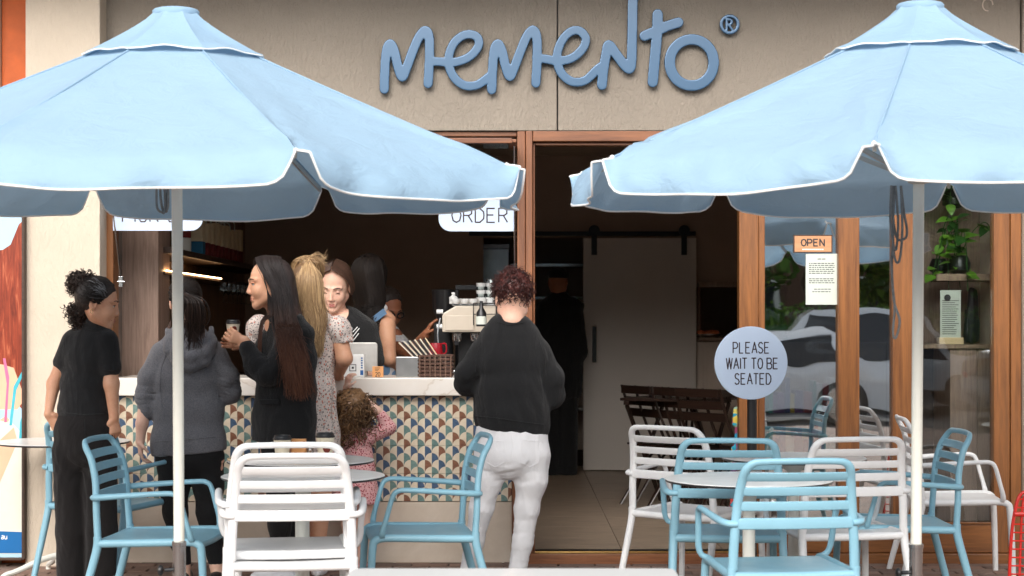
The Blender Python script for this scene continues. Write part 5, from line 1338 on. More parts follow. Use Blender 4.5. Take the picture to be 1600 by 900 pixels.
def strands(name, paths, mat, parent, r=(.0022, .0008), n=3, sub=5, jit=.3, seed=1):
    """paths: list of lists of points; fast tube builder shared by all hair"""
    rs = np.random.RandomState(seed); Vs = []; Fs = []; b = 0
    for pts in paths:
        pts = np.asarray(pts, float); m = len(pts)
        t = np.linspace(0, m-1, (m-1)*sub+1); i = np.minimum(t.astype(int), m-2); u = (t-i)[:, None]
        g = lambda k: pts[np.clip(k, 0, m-1)]
        q = .5*((2*g(i))+(g(i+1)-g(i-1))*u+(2*g(i-1)-5*g(i)+4*g(i+1)-g(i+2))*u*u+(3*g(i)-g(i-1)-3*g(i+1)+g(i+2))*u**3)
        T = np.gradient(q, axis=0); T /= np.maximum(np.linalg.norm(T, axis=1), 1e-9)[:, None]
        a = np.array([.31, .77, .55]); U = np.cross(T, a); U /= np.maximum(np.linalg.norm(U, axis=1), 1e-9)[:, None]; W = np.cross(T, U)
        N = len(q); w = np.linspace(0, 1, N); rr = (r[0]*(1-w)+r[1]*w)*np.minimum(1, .35+6*w)*(1+jit*(rs.rand()-.5)*2)
        ring = [q+(U*math.cos(2*math.pi*k/n)+W*math.sin(2*math.pi*k/n))*rr[:, None] for k in range(n)]
        V = np.stack(ring, 1).reshape(-1, 3); Vs.append(V)
        ii = np.arange(N-1)[:, None]; kk = np.arange(n)[None]
        F = np.stack([ii*n+kk, ii*n+(kk+1) % n, (ii+1)*n+(kk+1) % n, (ii+1)*n+kk], -1).reshape(-1, 4)+b; Fs.append(F); b += N*n
    V = np.concatenate(Vs)-np.array(parent.location)
    return mesh_arrays(name, V, np.concatenate(Fs), mat, parent, True)
def curl_path(p, d, L, rad, turns, rs, droop=0.0, n=None):
    n = n or max(6, int(turns*6)); d = _n(d); a = np.cross(d, rs.randn(3)); a = _n(a); b = np.cross(d, a); ph = rs.rand()*6.3; out = []
    for i in range(n+1):
        t = i/n; rr = rad*min(1, t*4); out.append(p+d*L*t+(a*math.cos(ph+t*turns*6.28)+b*math.sin(ph+t*turns*6.28))*rr+V3(0, 0, -droop*t*t))
    return out

def onto(q, c, rad, f=1.05):
    """push a head-local point out to just above the hair cap ellipsoid"""
    q = np.asarray(q, float); c = np.asarray(c, float); rad = np.asarray(rad, float); v = (q-c)/rad; n = np.linalg.norm(v)
    return c+v/n*rad*max(n, f)
from mathutils.bvhtree import BVHTree
def stitch(ob, px_pts, mat, name, parent, r=.0022):
    """a sewn seam: a thin cord laid along the garment's own surface"""
    bv = BVHTree.FromPolygons([v.co.copy() for v in ob.data.vertices], [tuple(p.vertices) for p in ob.data.polygons]); O_ = Vector(parent.location)
    src = Vector((0, CAM_Y, CAM_H)); pts = []
    for (a, b), (c_, e) in zip(px_pts[:-1], px_pts[1:]):
        for k in range(8):
            t = k/8; q = Vector(tuple(P(a+(c_-a)*t, b+(e-b)*t, 9.0)))
            dr = (q-src).normalized(); h = bv.ray_cast(src-O_, dr)
            if h[0] is not None: pts.append(h[0]+h[1]*r*.2 if h[1].dot(dr) < 0 else h[0]-h[1]*r*.2)
    if len(pts) > 2: MB().tube(pts, r, 5, False).build(name, mat, parent, smooth=True)
def part_of(parent, nm): return [c for c in children(parent) if c.name.split(".")[0] == nm][-1]
def person(label, origin):
    o = empty("person", tuple(origin)); tag(o, label, "person"); return o

def scalp(c, f, u, s, hairline=.03, grow=1.07, low=-.05, k=.012):
    """a skull cap over the cranium, cut away in front of the hairline"""
    r, f, u = frame(f, u); A = np.stack([r, f, u]); L = lambda x, y, z: c+s*(x*r+y*f+z*u)
    return [el(L(0, -.016, .034), (.078*s*grow, .098*s*grow, .089*s*grow), A, .01), cut(L(0, hairline, .03), f*.8-u*.62, .012), cut(L(0, -.05, low), -u*1.0+f*.25, .012)]

# ================================================================== 1  woman with the curly bun, far left
d = 8.68; RSC = .923
O = P(135, 906, d); O[2] = 0
w = person("woman with a curly bun, black t-shirt and loose black trousers, standing furthest left", O)
side = V3(.93, -.36, 0)*1; side = _n(side)
hc = P(153, 474, d-.02); hf = V3(.95, .10, -.16); hu = V3(.13, .02, 1); S = 1.04
skin = MATS["skin_tan"]
sl, sr = P(115, 540, d+.02), P(167, 540, d-.04)
body = [(head_prims(hc, hf, hu, S), .0034),
        (echain([(P(152, 500, d), .043, .047), (P(147, 520, d), .05, .05), (P(142, 540, d), .11, .07), (P(134, 640, d), .12, .085), (P(132, 700, d), .15, .1)], side)+
         chain([P(112, 720, d), P(111, 800, d), P(110, 908, d), P(112, 930, d-.06)], [.08, .055, .04, .03])+chain([P(156, 720, d), P(156, 800, d), P(156, 908, d), P(160, 930, d-.06)], [.08, .055, .04, .03]), .011),
        (chain([sl, P(100, 562, d+.03), P(84, 600, d+.03), P(76, 646, d-.02)], [.040, .040, .036, .023])+hand_prims(P(75, 648, d-.02), (.5, .1, -.6), (.2, 1, 0), 1, .95, .5), .0045),
        (chain([sr, P(172, 570, d-.05), P(174, 600, d-.06), P(178, 652, d-.06)], [.040, .042, .040, .026])+hand_prims(P(178, 652, d-.06), (.05, .15, -1), (-.6, .6, 0), -1, .95, .7), .0045)]
merge_sdf("body", body, skin, w, O)
face_parts(hc, hf, hu, S, w, skin)
tee = echain([(P(151, 509, d), .058, .052), (P(147, 518, d), .088, .06), (P(141, 534, d), .13, .078), (P(137, 560, d), .140, .09), (P(132, 605, d), .130, .09), (P(130, 636, d), .138, .10), (P(131, 650, d), .146, .11)], side, .035)
tee += chain([P(112, 535, d+.02), P(98, 566, d+.03)], [.054, .052], .03)+chain([P(168, 532, d-.04), P(173, 574, d-.06)], [.056, .054], .03)
tee += [cut(P(132, 654, d), (-.04, 0, -1), .006), cut(P(95, 572, d), (-.55, 0, -1), .004) if False else cut(P(132, 655, d), (0, 0, -1), .004)]
sdf_obj("t_shirt", tee, .007, MATS["cloth_black"], w, zfold([(P(130, 610, d), .16, .006, 26, 4, (.5, .5, 1)), (P(160, 590, d), .1, .005, 24, 9, (1, 1, .6))], folds(.002, 14, 3)), O)
tr = echain([(P(132, 646, d), .145, .105), (P(132, 672, d), .165, .13), (P(133, 700, d), .172, .135)], side, .03)
tr += echain([(P(110, 705, d), .088, .11), (P(112, 760, d), .082, .10), (P(113, 830, d), .078, .09), (P(112, 902, d), .074, .085)], side, .02)
tr += echain([(P(156, 705, d), .088, .11), (P(157, 760, d), .082, .10), (P(157, 830, d), .080, .09), (P(157, 902, d), .078, .085)], side, .02)
tr += [cut(P(130, 899, d), (0, 0, -1), .004)]
sdf_obj("trousers", tr, .008, MATS["trouser_black"], w, zfold([(P(133, 735, d-.1), .2, .006, 22, 8, (1, 1, .4)), (P(133, 850, d), .25, .007, 20, 18, (1, 1, .25))], folds(.0025, 10, 6, (1, 1, .3))), O)
sdf_obj("shoe", [el(P(112, 931, d-.05), (.045, .11, .04)), cut((0, 0, .004), (0, 0, -1))], .007, MATS["black_plastic"], w, None, O)
sdf_obj("shoe", [el(P(160, 931, d-.05), (.045, .11, .04)), cut((0, 0, .004), (0, 0, -1))], .007, MATS["black_plastic"], w, None, O)
# hair: pulled up smooth at the side, a bun and a fall of tight curls
r_, f_, u_ = frame(hf, hu); HL = lambda x, y, z: hc+S*(x*r_+y*f_+z*u_)
sdf_obj("hair_base", scalp(hc, hf, hu, S, .042, 1.03, -.06)+[el(P(128, 444, d), (.055, .053, .046), None, .01), el(P(128, 486, d+.01), (.045, .055, .065), None, .02)], .005, MATS["hair_black"], w, folds(.003, 60, 2), O)
rs = np.random.RandomState(2); ps = []
for k in range(420):
    a = rs.rand()*2-1; q = V3(a*.073, .066-.02*abs(a)-.02*rs.rand(), .055+.045*(1-abs(a))) if k % 2 else V3((1 if k % 4 else -1)*(.070+.006*rs.rand()), .018+.030*(k % 7)/7+.008*rs.rand(), .0+.062*(k % 7)/7)
    p0 = HL(*q); p1 = P(132, 450, d)+rs.randn(3)*.012; mid = (p0+p1)/2; v = mid-HL(0, -.016, .034); mid = HL(0, -.016, .034)+_n(v)*max(np.linalg.norm(v), .098*S)
    ps.append([p0, mid, p1])
strands("swept_hair", ps[:360], MATS["hair_black"], w, (.0016, .0012), seed=2)
ps2 = []
for k in range(60):
    p0 = HL((1 if k % 2 else -1)*(.073+.002*rs.rand()), .028+.02*rs.rand(), .03+.035*rs.rand()); p1 = P(136, 455, d)+rs.randn(3)*.01; v = (p0+p1)/2-HL(0, -.016, .034); ps2.append([p0, HL(0, -.016, .034)+_n(v)*.103*S, p1])
strands("grey_streak", ps2, MATS["hair_grey"], w, (.0016, .001), seed=3)
ps = []
for k in range(300):
    v = _n(rs.randn(3)); p = P(128, 444, d)+v*V3(.057, .054, .050); ps.append(curl_path(p, np.cross(v, rs.randn(3)), .06, .012, 1.2, rs))
for k in range(420):
    t = rs.rand(); c_ = P(122+12*t, 474+34*t, d+.01); v = _n(rs.randn(3)*V3(1, 1, .4)); p = c_+v*V3(.052, .055, .03)*(1-.35*t); ps.append(curl_path(p, V3(-.25, 0, -1)+rs.randn(3)*.5, .05, .009, 1.8, rs))
strands("curls", ps, MATS["hair_brown_black"], w, (.0026, .0016), sub=2, seed=4)
MB().tube([HL(.086, -.012, -.042)-O+V3(.006*math.cos(a), 0, .009*math.sin(a)) for a in [k*.7 for k in range(10)]], .0013, 5).build("earring", MATS["gold_ring"], w, smooth=True)
MB().tube([HL(-.086, -.012, -.042)-O+V3(.006*math.cos(a), 0, .009*math.sin(a)) for a in [k*.7 for k in range(10)]], .0013, 5).build("earring", MATS["gold_ring"], w, smooth=True)

g_ = part_of(w, "t_shirt"); stitch(g_, [(90, 570), (100, 574), (110, 575)], MATS["cloth_black"], "sleeve_hem", w); stitch(g_, [(160, 576), (172, 579), (186, 577)], MATS["cloth_black"], "sleeve_hem", w)
stitch(g_, [(132, 512), (146, 516), (164, 514)], MATS["cloth_black"], "collar_rib", w, .004); stitch(g_, [(92, 644), (130, 648), (168, 646)], MATS["cloth_black"], "hem_seam", w)
stitch(part_of(w, "trousers"), [(132, 656), (133, 700), (134, 725)], MATS["cloth_black"], "centre_seam", w)
RSC = 1.0
# ================================================================== 2  grey hoodie
d = 9.3; O = P(296, 906, d); O[2] = 0
w = person("woman with a dark ponytail in a grey hoodie, seen from behind by the umbrella pole", O)
skin = MATS["skin_light"]; side = V3(1, 0, 0)
hc = P(292, 472, d); hf = V3(.05, 1, -.1); hu = V3(0, 0.05, 1); S = 1.08
body = [(head_prims(hc, hf, hu, S), .0045),
        (echain([(P(293, 505, d), .045, .048), (P(294, 522, d), .05, .05), (P(294, 560, d), .13, .08), (P(295, 690, d), .13, .1)], side), .012),
        (chain([P(271, 720, d), P(273, 800, d), P(287, 884, d), P(288, 903, d-.01)], [.085, .055, .033, .034])+chain([P(326, 718, d), P(326, 800, d), P(338, 884, d), P(340, 903, d-.01)], [.085, .055, .033, .034]), .01),
        (chain([P(258, 560, d), P(232, 604, d), P(228, 620, d), P(222, 662, d-.03), P(219, 690, d-.04)], [.04, .036, .036, .031, .024])+hand_prims(P(219, 688, d-.04), (.06, -.1, -1), (1, .3, 0), 1, .95, .6), .0045),
        (chain([P(333, 560, d), P(357, 605, d), P(340, 600, d+.2)], [.04, .032, .024])+hand_prims(P(340, 600, d+.2), (-.6, .6, .2), (-.3, 0, 1), -1, .95, .5), .0055)]
merge_sdf("body", body, skin, w, O)
hood = echain([(P(293, 516, d), .07, .06), (P(293, 530, d), .112, .08), (P(294, 550, d), .155, .10), (P(294, 590, d), .172, .115), (P(295, 640, d), .178, .12), (P(294, 690, d), .19, .13), (P(294, 706, d), .195, .13)], side, .04)
sleeveL = chain([P(252, 552, d), P(233, 590, d), P(228, 618, d), P(230, 640, d-.01)], [.058, .054, .052, .042], .03)+[rc(P(229, 640, d-.01), P(229, 646, d-.01), .044, .042, .01)]
sleeveR = chain([P(337, 552, d), P(355, 590, d), P(359, 614, d+.02), P(346, 604, d+.17)], [.058, .056, .054, .042], .03)
hd = [cut(P(294, 708, d), (.09, 0, -1), .006)]
sdf_obj("hoodie", hood+sleeveL+sleeveR+hd, .0065, MATS["hoodie_grey"], w,
        zfold([(P(230, 622, d), .07, .012, 30, 5, (.4, .4, 1.4)), (P(360, 600, d), .09, .012, 28, 6, (.6, .6, 1.3)), (P(250, 570, d), .08, .006, 26, 7, (1, 1, .5)), (P(335, 570, d), .08, .006, 26, 8, (1, 1, .5)), (P(294, 690, d), .15, .004, 20, 9, (1, 1, .4))], folds(.0025, 11, 3)), O)
# draped hood behind the neck, in two rolled layers
mb = []
for s_, (dx, dz) in enumerate(((0, 0), (0, -1))):
    pts = [P(262, 520, d+.0), P(265, 540, d-.06), P(278, 556, d-.115), P(298, 562, d-.125), P(318, 554, d-.115), P(330, 538, d-.06), P(331, 517, d+.0)]
    mb += chain([p+V3(0, .012*s_*-1, -.0+(-.035 if s_ == 0 else .015)) for p in pts], [.012, .020, .026, .028, .026, .020, .012], .03)
mb += echain([(P(292, 514, d-.04), .08, .03), (P(295, 540, d-.08), .10, .025), (P(297, 556, d-.10), .06, .02)], side, .03)
sdf_obj("hood", mb, .0055, MATS["hoodie_grey"], w, folds(.004, 26, 11, (1, 1, .7)), O)
lg = echain([(P(295, 690, d), .16, .12), (P(296, 712, d), .172, .13)], side, .03)
lg += chain([P(272, 715, d), P(272, 760, d), P(274, 800, d), P(280, 840, d), P(288, 884, d)], [.095, .078, .062, .056, .037], .03)+chain([P(322, 715, d), P(326, 760, d), P(326, 800, d), P(331, 840, d), P(338, 884, d)], [.095, .078, .062, .056, .037], .03)
lg += [cut(P(300, 882, d), (0, 0, -1), .003)]
sdf_obj("leggings", lg, .008, MATS["legging_black"], w, folds(.0018, 16, 6), O)
for px in (288, 341): sdf_obj("shoe", [el(P(px, 900, d+.03), (.042, .12, .042)), cut((0, 0, .004), (0, 0, -1))], .007, MATS["black_plastic"], w, None, O)
sdf_obj("hair_base", scalp(hc, hf, hu, S, .03, 1.0, -.085)+[], .005, MATS["hair_black"], w, folds(.002, 60, 2), O)
r_, f_, u_ = frame(hf, hu); HL = lambda x, y, z: hc+S*(x*r_+y*f_+z*u_); rs = np.random.RandomState(7); tie = HL(.0, -.115, .05); ps = []
for k in range(520):
    a = rs.rand()*6.283; el_ = rs.rand()**.6*2.1; v = V3(math.sin(el_)*math.cos(a), -math.cos(el_), math.sin(el_)*math.sin(a)); q = v*V3(.078, .100, .089)+V3(0, -.016, .034)
    if q[1] > .03 and q[2] < .04 or q[2] < -.045: continue
    p0 = HL(*q); v2 = (p0+tie)/2-HL(0, -.016, .034); ps.append([p0, HL(0, -.016, .034)+_n(v2)*.098*S, tie+rs.randn(3)*.004])
strands("swept_hair", ps, MATS["hair_black"], w, (.0017, .0013), seed=5)
ps = []
for k in range(300):
    a = rs.randn(2); b = P(302+8*rs.randn(), 525+10*rs.randn(), d-.16+.01*rs.randn()); g = .5+.2*rs.rand()
    ps.append([tie+V3(a[0]*.006, -.01, a[1]*.006), tie+V3(a[0]*.014, -.05, -.02), P(301+10*a[0]*.7, 470, d-.19+.012*a[1]), P(303+11*a[0]*.8, 500, d-.18+.012*a[1]), b])
strands("ponytail", ps, MATS["hair_brown_black"], w, (.0026, .0012), seed=6)
MB().tube([tie-O+V3(.014*math.cos(a), -.012, .014*math.sin(a)) for a in [k*.7 for k in range(10)]], .004, 6).build("hair_tie", MATS["black_plastic"], w, smooth=True)
ps = []
for k in range(60): a = rs.randn(); ps.append([P(307+4*a, 490, d-.17), P(316+3*a, 512, d-.16), P(314+4*a, 524+4*rs.randn(), d-.16)])
for k in range(26): ps.append([P(267, 500, d-.02), P(264+rs.randn(), 515, d-.03), P(263+rs.randn(), 530, d-.05)])
strands("loose_strands", ps, MATS["hair_brunette"], w, (.0018, .0008), seed=9)

g_ = part_of(w, "hoodie"); stitch(g_, [(262, 548), (252, 575), (250, 605), (254, 640)], MATS["hoodie_grey"], "armhole_seam", w, .003); stitch(g_, [(328, 548), (338, 575), (341, 605), (338, 640)], MATS["hoodie_grey"], "armhole_seam", w, .003)
stitch(g_, [(242, 690), (270, 688), (300, 686), (348, 681)], MATS["hoodie_grey"], "waistband_seam", w, .003)
# ================================================================== 4  blonde in the floral dress (behind 3)
d = 9.62; O = P(480, 890, d); O[2] = 0
w = person("blonde woman in a floral puff sleeved dress, back turned at the counter", O)
skin = MATS["skin_tan"]; side = _n(V3(1, .25, 0))
hc = P(481, 444, d); hf = _n(V3(.25, 1, -.35)); hu = V3(0, .2, 1); S = 1.1
body = [(head_prims(hc, hf, hu, S), .0045),
        (echain([(P(482, 480, d), .045, .048), (P(478, 500, d), .09, .06), (P(472, 540, d), .12, .08), (P(472, 690, d), .13, .1)], side), .012),
        (chain([P(455, 700, d), P(456, 785, d), P(458, 870, d), P(456, 890, d-.1)], [.085, .058, .035, .03])+chain([P(499, 700, d), P(500, 785, d), P(496, 870, d), P(500, 890, d-.1)], [.09, .062, .037, .03]), .009),
        (chain([P(528, 515, d), P(538, 560, d-.02), P(528, 588, d+.25)], [.048, .044, .027])+hand_prims(P(528, 588, d+.25), (-.1, 1, -.1), (0, 0, -1), 1, .95, .5), .005),
        (chain([P(410, 515, d), P(398, 565, d+.02), P(410, 588, d+.25)], [.046, .04, .027])+hand_prims(P(410, 588, d+.25), (.1, 1, -.1), (0, 0, -1), -1, .95, .5), .006)]
merge_sdf("body", body, skin, w, O)
dr = echain([(P(486, 486, d-.01), .07, .06), (P(484, 500, d), .15, .08), (P(478, 520, d), .175, .10), (P(472, 560, d), .168, .11), (P(472, 610, d), .175, .125), (P(474, 680, d), .195, .15), (P(476, 738, d), .205, .165)], side, .035)
dr += [cut(P(476, 739, d), (0, 0, -1), .005)]
sdf_obj("dress", dr, .0075, MATS["floral_cream"], w, zfold([(P(480, 660, d), .3, .010, 17, 8, (1, 1, .12))], folds(.003, 12, 2, (1, 1, .4))), O)
for a, b, c_ in ((P(522, 500, d), P(532, 524, d-.01), P(536, 532, d-.01)), (P(408, 500, d), P(402, 522, d), P(400, 532, d))):
    sdf_obj("puff_sleeve", [el((a+b)/2, (.07, .075, .068), None, .03), rc(b, c_, .056, .052, .03), cut(c_+V3(0, 0, -.012), (0.1, 0, -1), .004)], .0055, MATS["floral_cream"], w, folds(.006, 30, 4, (1, 1, .35)), O)
MB().tube([P(508, 478, d-.07)-O, P(503, 490, d-.1)-O, P(501, 508, d-.11)-O], .005, 6).build("bag_strap", MATS["black_plastic"], w, smooth=True)
r_, f_, u_ = frame(hf, hu); HL = lambda x, y, z: hc+S*(x*r_+y*f_+z*u_); C0 = HL(0, -.016, .034); rs = np.random.RandomState(17)
sdf_obj("hair_base", scalp(hc, hf, hu, S, .03, 1.0, -.12)+[], .0055, MATS["hair_blonde_root"], w, None, O)
sdf_obj("hair_fall_base", echain([(P(481, 440, d-.08), .068, .05), (P(484, 490, d-.10), .062, .035), (P(489, 545, d-.13), .035, .02)], side, .03), .007, MATS["hair_blonde_root"], w, folds(.004, 40, 3, (1, 1, .2)), O)
tie = P(480, 409, d-.05); ps = []
for k in range(650):       # half-up: from the forehead and sides to the tie, then down
    a = rs.rand()*6.283; e_ = rs.rand()*1.5; v = V3(math.sin(e_)*math.cos(a), math.sin(e_)*math.sin(a)*.9, math.cos(e_)); q = v*V3(.082, .104, .094)+V3(0, -.016, .034)
    if q[1] > .05: continue
    ps.append([tie+rs.randn(3)*.006, C0+_n((HL(*q)+tie)/2-C0)*.108*S, HL(*q)])
strands("crown_hair", ps, MATS["hair_blonde"], w, (.0022, .0016), seed=11)
ps = []
for k in range(900):
    u0 = rs.uniform(-1, 1); bk = math.sqrt(1-u0*u0); lay = rs.rand()*.02
    p0 = tie+V3(u0*.02, -.02, .0)+rs.randn(3)*.005
    p1 = P(481+20*u0, 432, d-.045-.075*bk-lay); p2 = P(481+23*u0+3*math.sin(k), 468, d-.05-.08*bk-lay); p3 = P(485+20*u0+4*rs.randn(), 500, d-.05-.085*bk-lay)
    ln = rs.uniform(.3, 1); p4 = P(490+(16-6*ln)*u0+4*rs.randn(), 505+55*ln, d-.06-.09*bk-lay)
    ps.append([p0, p1, p2, p3, p4])
fl = []
for k in range(110):
    q_ = np.array(ps[rs.randint(900)]); off = _n(rs.randn(3)*V3(1, .6, .5))*rs.uniform(.008, .03); t_ = np.linspace(0, 1, len(q_))[:, None]; fl.append(q_+off*np.sin(3.14*t_*rs.uniform(.6, 1.1)))
strands("flyaway_hair", fl, MATS["hair_blonde"], w, (.0010, .0005), sub=4, seed=23)
strands("long_hair", ps, MATS["hair_blonde"], w, (.0026, .0011), sub=4, seed=12)
ps = [[tie, tie+V3(.02+.015*rs.rand(), -.01, .028+.01*rs.rand()), tie+V3(.055+.02*rs.rand(), 0, .028+.02*rs.randn()), tie+V3(.09+.03*rs.rand(), 0, .005+.03*rs.randn())] for k in range(34)]
strands("loose_top_knot", ps, MATS["hair_blonde"], w, (.0012, .0005), seed=13)
MB().tube([tie-O+V3(.012*math.cos(a), .0, .012*math.sin(a)) for a in [k*.7 for k in range(10)]], .003, 5).build("hair_tie", MATS["piping_white"], w, smooth=True)
for px in (457, 499): sdf_obj("shoe", [el(P(px, 893, d-.04), (.045, .125, .05)), cut((0, 0, .004), (0, 0, -1))], .007, MATS["cotton_white"], w, None, O)

# ================================================================== 3  woman in the black blazer
d = 9.3; O = P(440, 906, d); O[2] = 0
w = person("woman with very long dark hair in a black blazer holding a takeaway cup", O)
skin = MATS["skin_tan"]; side = _n(V3(.75, -.65, 0))
hc = P(420, 443, d-.02); hf = _n(V3(-.95, -.30, -.06)); hu = V3(-.06, 0, 1); S = 1.12
cup_p = P(363, 524, d-.16)
body = [(head_prims(hc, hf, hu, S, True)+[rc(P(428, 470, d), P(436, 500, d), .050, .056, .03)], .0034),
        (echain([(P(438, 505, d), .1, .07), (P(442, 560, d), .13, .09), (P(445, 680, d), .14, .1)], side), .012),
        (chain([P(430, 690, d), P(434, 790, d), P(436, 885, d), P(420, 900, d-.06)], [.085, .06, .035, .03])+chain([P(466, 690, d+.1), P(448, 790, d+.1), P(446, 885, d+.1), P(435, 900, d+.03)], [.085, .06, .035, .03]), .01),
        (chain([P(400, 566, d-.12), P(387, 540, d-.15), P(383, 532, d-.16)], [.03, .026, .024])+hand_prims(P(385, 536, d-.16), (-.75, -.02, .38), (-.35, .85, .35), 1, 1.0, .62, 1, .9), .004),
        (chain([P(392, 560, d-.02), P(380, 535, d-.06)], [.03, .024])+hand_prims(P(382, 533, d-.06), (-.85, -.15, -.05), (-.1, -.9, .2), -1, .95, .6, 1, .7), .0045)]
merge_sdf("body", body, skin, w, O)
face_parts(hc, hf, hu, S, w, skin, "lip_rose")
bz = echain([(P(440, 498, d), .072, .068), (P(446, 508, d), .11, .078), (P(450, 524, d), .165, .095), (P(449, 560, d), .175, .12), (P(447, 610, d), .178, .13), (P(444, 650, d), .19, .135), (P(443, 688, d), .20, .14)], side, .04)
bz += chain([P(452, 532, d-.1), P(440, 565, d-.15), P(416, 583, d-.17), P(398, 567, d-.165), P(388, 547, d-.16)], [.072, .068, .06, .050, .042], .035)+[rc(P(389, 549, d-.16), P(386, 543, d-.16), .042, .041, .01)]
bz += chain([P(418, 540, d+.04), P(400, 575, d), P(386, 545, d-.05)], [.065, .055, .042], .035)
bz += [cut(P(443, 690, d), (-.03, 0, -1), .005)]
sdf_obj("blazer", bz, .0065, MATS["cloth_black"], w, zfold([(P(412, 575, d-.15), .1, .009, 26, 3, (1, 1, .9)), (P(455, 600, d-.1), .14, .006, 18, 5, (1, 1, .3))], folds(.0025, 10, 2, (1, 1, .5))), O)
MB().obox(P(421, 628, d-.155)-O, (.052, .03*-.3, 0), (0, .006, 0), (-.001, 0, .012)).build("pocket_flap", MATS["cloth_black"], w, .003)
pn = chain([P(432, 690, d-.02), P(435, 760, d-.02), P(437, 820, d-.02), P(437, 884, d-.02)], [.088, .066, .058, .045], .03)+chain([P(462, 690, d+.08), P(450, 760, d+.08), P(447, 884, d+.08)], [.08, .055, .045], .03)+[cut(P(440, 884, d), (0, 0, -1), .003)]
sdf_obj("trousers", pn, .008, MATS["trouser_black"], w, folds(.003, 14, 4), O)
for px, dd in ((428, -.05), (444, .08)): sdf_obj("sneaker", [el(P(px, 902, d+dd), (.13, .048, .05)), cut((0, 0, .004), (0, 0, -1))], .007, MATS["cotton_white"], w, None, O)
r_, f_, u_ = frame(hf, hu); HL = lambda x, y, z: hc+S*(x*r_+y*f_+z*u_); C0 = HL(0, -.016, .034); rs = np.random.RandomState(27)
nearside = 1 if (r_@V3(0, -1, 0)) > 0 else -1
sdf_obj("hair_base", [el(HL(0, -.024, .036), (.078*S, .094*S, .088*S), np.stack([r_, f_, u_]), .01), cut(HL(0, .034, .03), f_*.8-u_*.35, .015)]+
        [ec(P(443, 440, d+.01), P(452, 500, d+.01), .062, .085, .07, .09, (1, 0, 0), .03), ec(P(452, 500, d-.03), P(470, 560, d-.05), .06, .085, .05, .08, (1, 0, 0), .03), ec(P(470, 560, d-.05), P(484, 610, d-.05), .045, .07, .02, .03, (1, 0, 0), .03)], .006, MATS["hair_dyed"], w, folds(.004, 40, 3, (1, 1, .15)), (O[0], O[1], 0))
ps = []
for k in range(1700):
    near = rs.rand() < .72; sg = nearside if near else -nearside
    # parting root near the top centre, over the temple, behind or beside the cheek, down the back
    fr = rs.rand(); lay = rs.rand()*.014
    E_ = ((0, -.022, .038), (.081, .098, .092), 1.03+lay*2)
    p0 = HL(*onto((sg*.008*rs.rand(), .058-.12*fr, .128+.012*math.sin(3*fr)-.015*fr*fr), *E_))
    p1 = HL(*onto((sg*.062, .056-.11*fr, .085), *E_))
    p2 = HL(*onto((sg*(.086+lay), .010-.085*fr, -.02), *E_))
    x3 = 433+26*fr+3*rs.randn(); p3 = P(x3, 500, d-(.135 if near else -.06)-lay+.01*rs.randn())
    ln = rs.uniform(.15, 1.08); wv = 2.5*rs.randn(); x4 = x3+(9+9*fr)*ln+wv; p4 = P(x4, 500+62*ln, d-(.235 if near else -.02)-lay)
    x5 = x3+(20+8*fr)*ln-wv+5*rs.randn(); p5 = P(x5, 500+118*ln, d-(.235 if near else -.02)-lay)
    ps.append([p0, p1, p2, p3, p4, p5])
for k in range(90):     # fine front locks under the chin
    p = rs.randn(); ps.append([HL(nearside*.072, .04, .06), HL(nearside*.082, .024, -.03), P(424+3*p, 488, d-.11), P(407+5*rs.rand(), 500+8*rs.rand(), d-.10), P(402+6*rs.rand(), 545+20*rs.rand(), d-.13)])
fl = []
for k in range(130):
    q_ = np.array(ps[rs.randint(1500)]); off = _n(rs.randn(3)*V3(1, .6, .5))*rs.uniform(.008, .03); t_ = np.linspace(0, 1, len(q_))[:, None]; fl.append(q_+off*np.sin(3.14*t_*rs.uniform(.6, 1.1)))
strands("flyaway_hair", fl, MATS["hair_dyed"], w, (.0010, .0005), sub=4, seed=22)
V_ = strands("long_hair", ps, MATS["hair_dyed"], w, (.0024, .0010), sub=4, seed=21)
cu = coffee_cup("takeaway_cup", tuple(P(364, 528, d-.11)), "takeaway cup with red brown print held by the woman in the black blazer", .075, .036)

# ================================================================== 5  little girl
d = 9.8; O = P(556, 885, d); O[2] = 0
w = person("little girl with curly hair in a pink dotted dress reaching up to the counter", O)
skin = MATS["skin_pale"]; side = V3(1, 0, 0); hc = P(551, 640, d-.02); hf = V3(.1, 1, .25); hu = V3(-.05, -.25, 1); S = .96
body = [(head_prims(hc, hf, hu, S), .0045), (echain([(P(553, 662, d), .035, .036), (P(555, 680, d), .08, .05), (P(556, 770, d), .09, .07)], side), .009),
        (chain([P(543, 760, d), P(544, 820, d), P(545, 872, d), P(548, 884, d+.05)], [.055, .036, .025, .02])+chain([P(572, 760, d), P(568, 820, d), P(566, 872, d), P(566, 884, d+.05)], [.055, .036, .025, .02]), .007),
        (chain([P(538, 680, d), P(538, 640, d+.08), P(541, 606, d+.07)], [.032, .026, .018])+hand_prims(P(541, 606, d+.06), (.25, -.1, 1), (.6, .6, -.2), -1, .72, .7), .0038),
        (chain([P(580, 684, d), P(607, 664, d+.02), P(590, 642, d-.02), P(584, 636, d-.03)], [.032, .026, .02, .018])+hand_prims(P(585, 637, d-.03), (-.8, .1, .5), (0, .9, 0), 1, .7, .5), .0038)]
merge_sdf("body", body, skin, w, O)
dr = echain([(P(554, 670, d), .06, .05), (P(554, 684, d), .095, .065), (P(556, 712, d), .09, .07), (P(555, 730, d), .105, .085), (P(554, 784, d), .142, .12)], side, .02)
dr += chain([P(575, 684, d-.01), P(607, 668, d+.01), P(596, 650, d-.01)], [.042, .040, .032], .02)+chain([P(538, 684, d), P(537, 650, d+.08), P(540, 628, d+.08)], [.042, .036, .03], .02)+[cut(P(554, 786, d), (0, 0, -1), .004)]
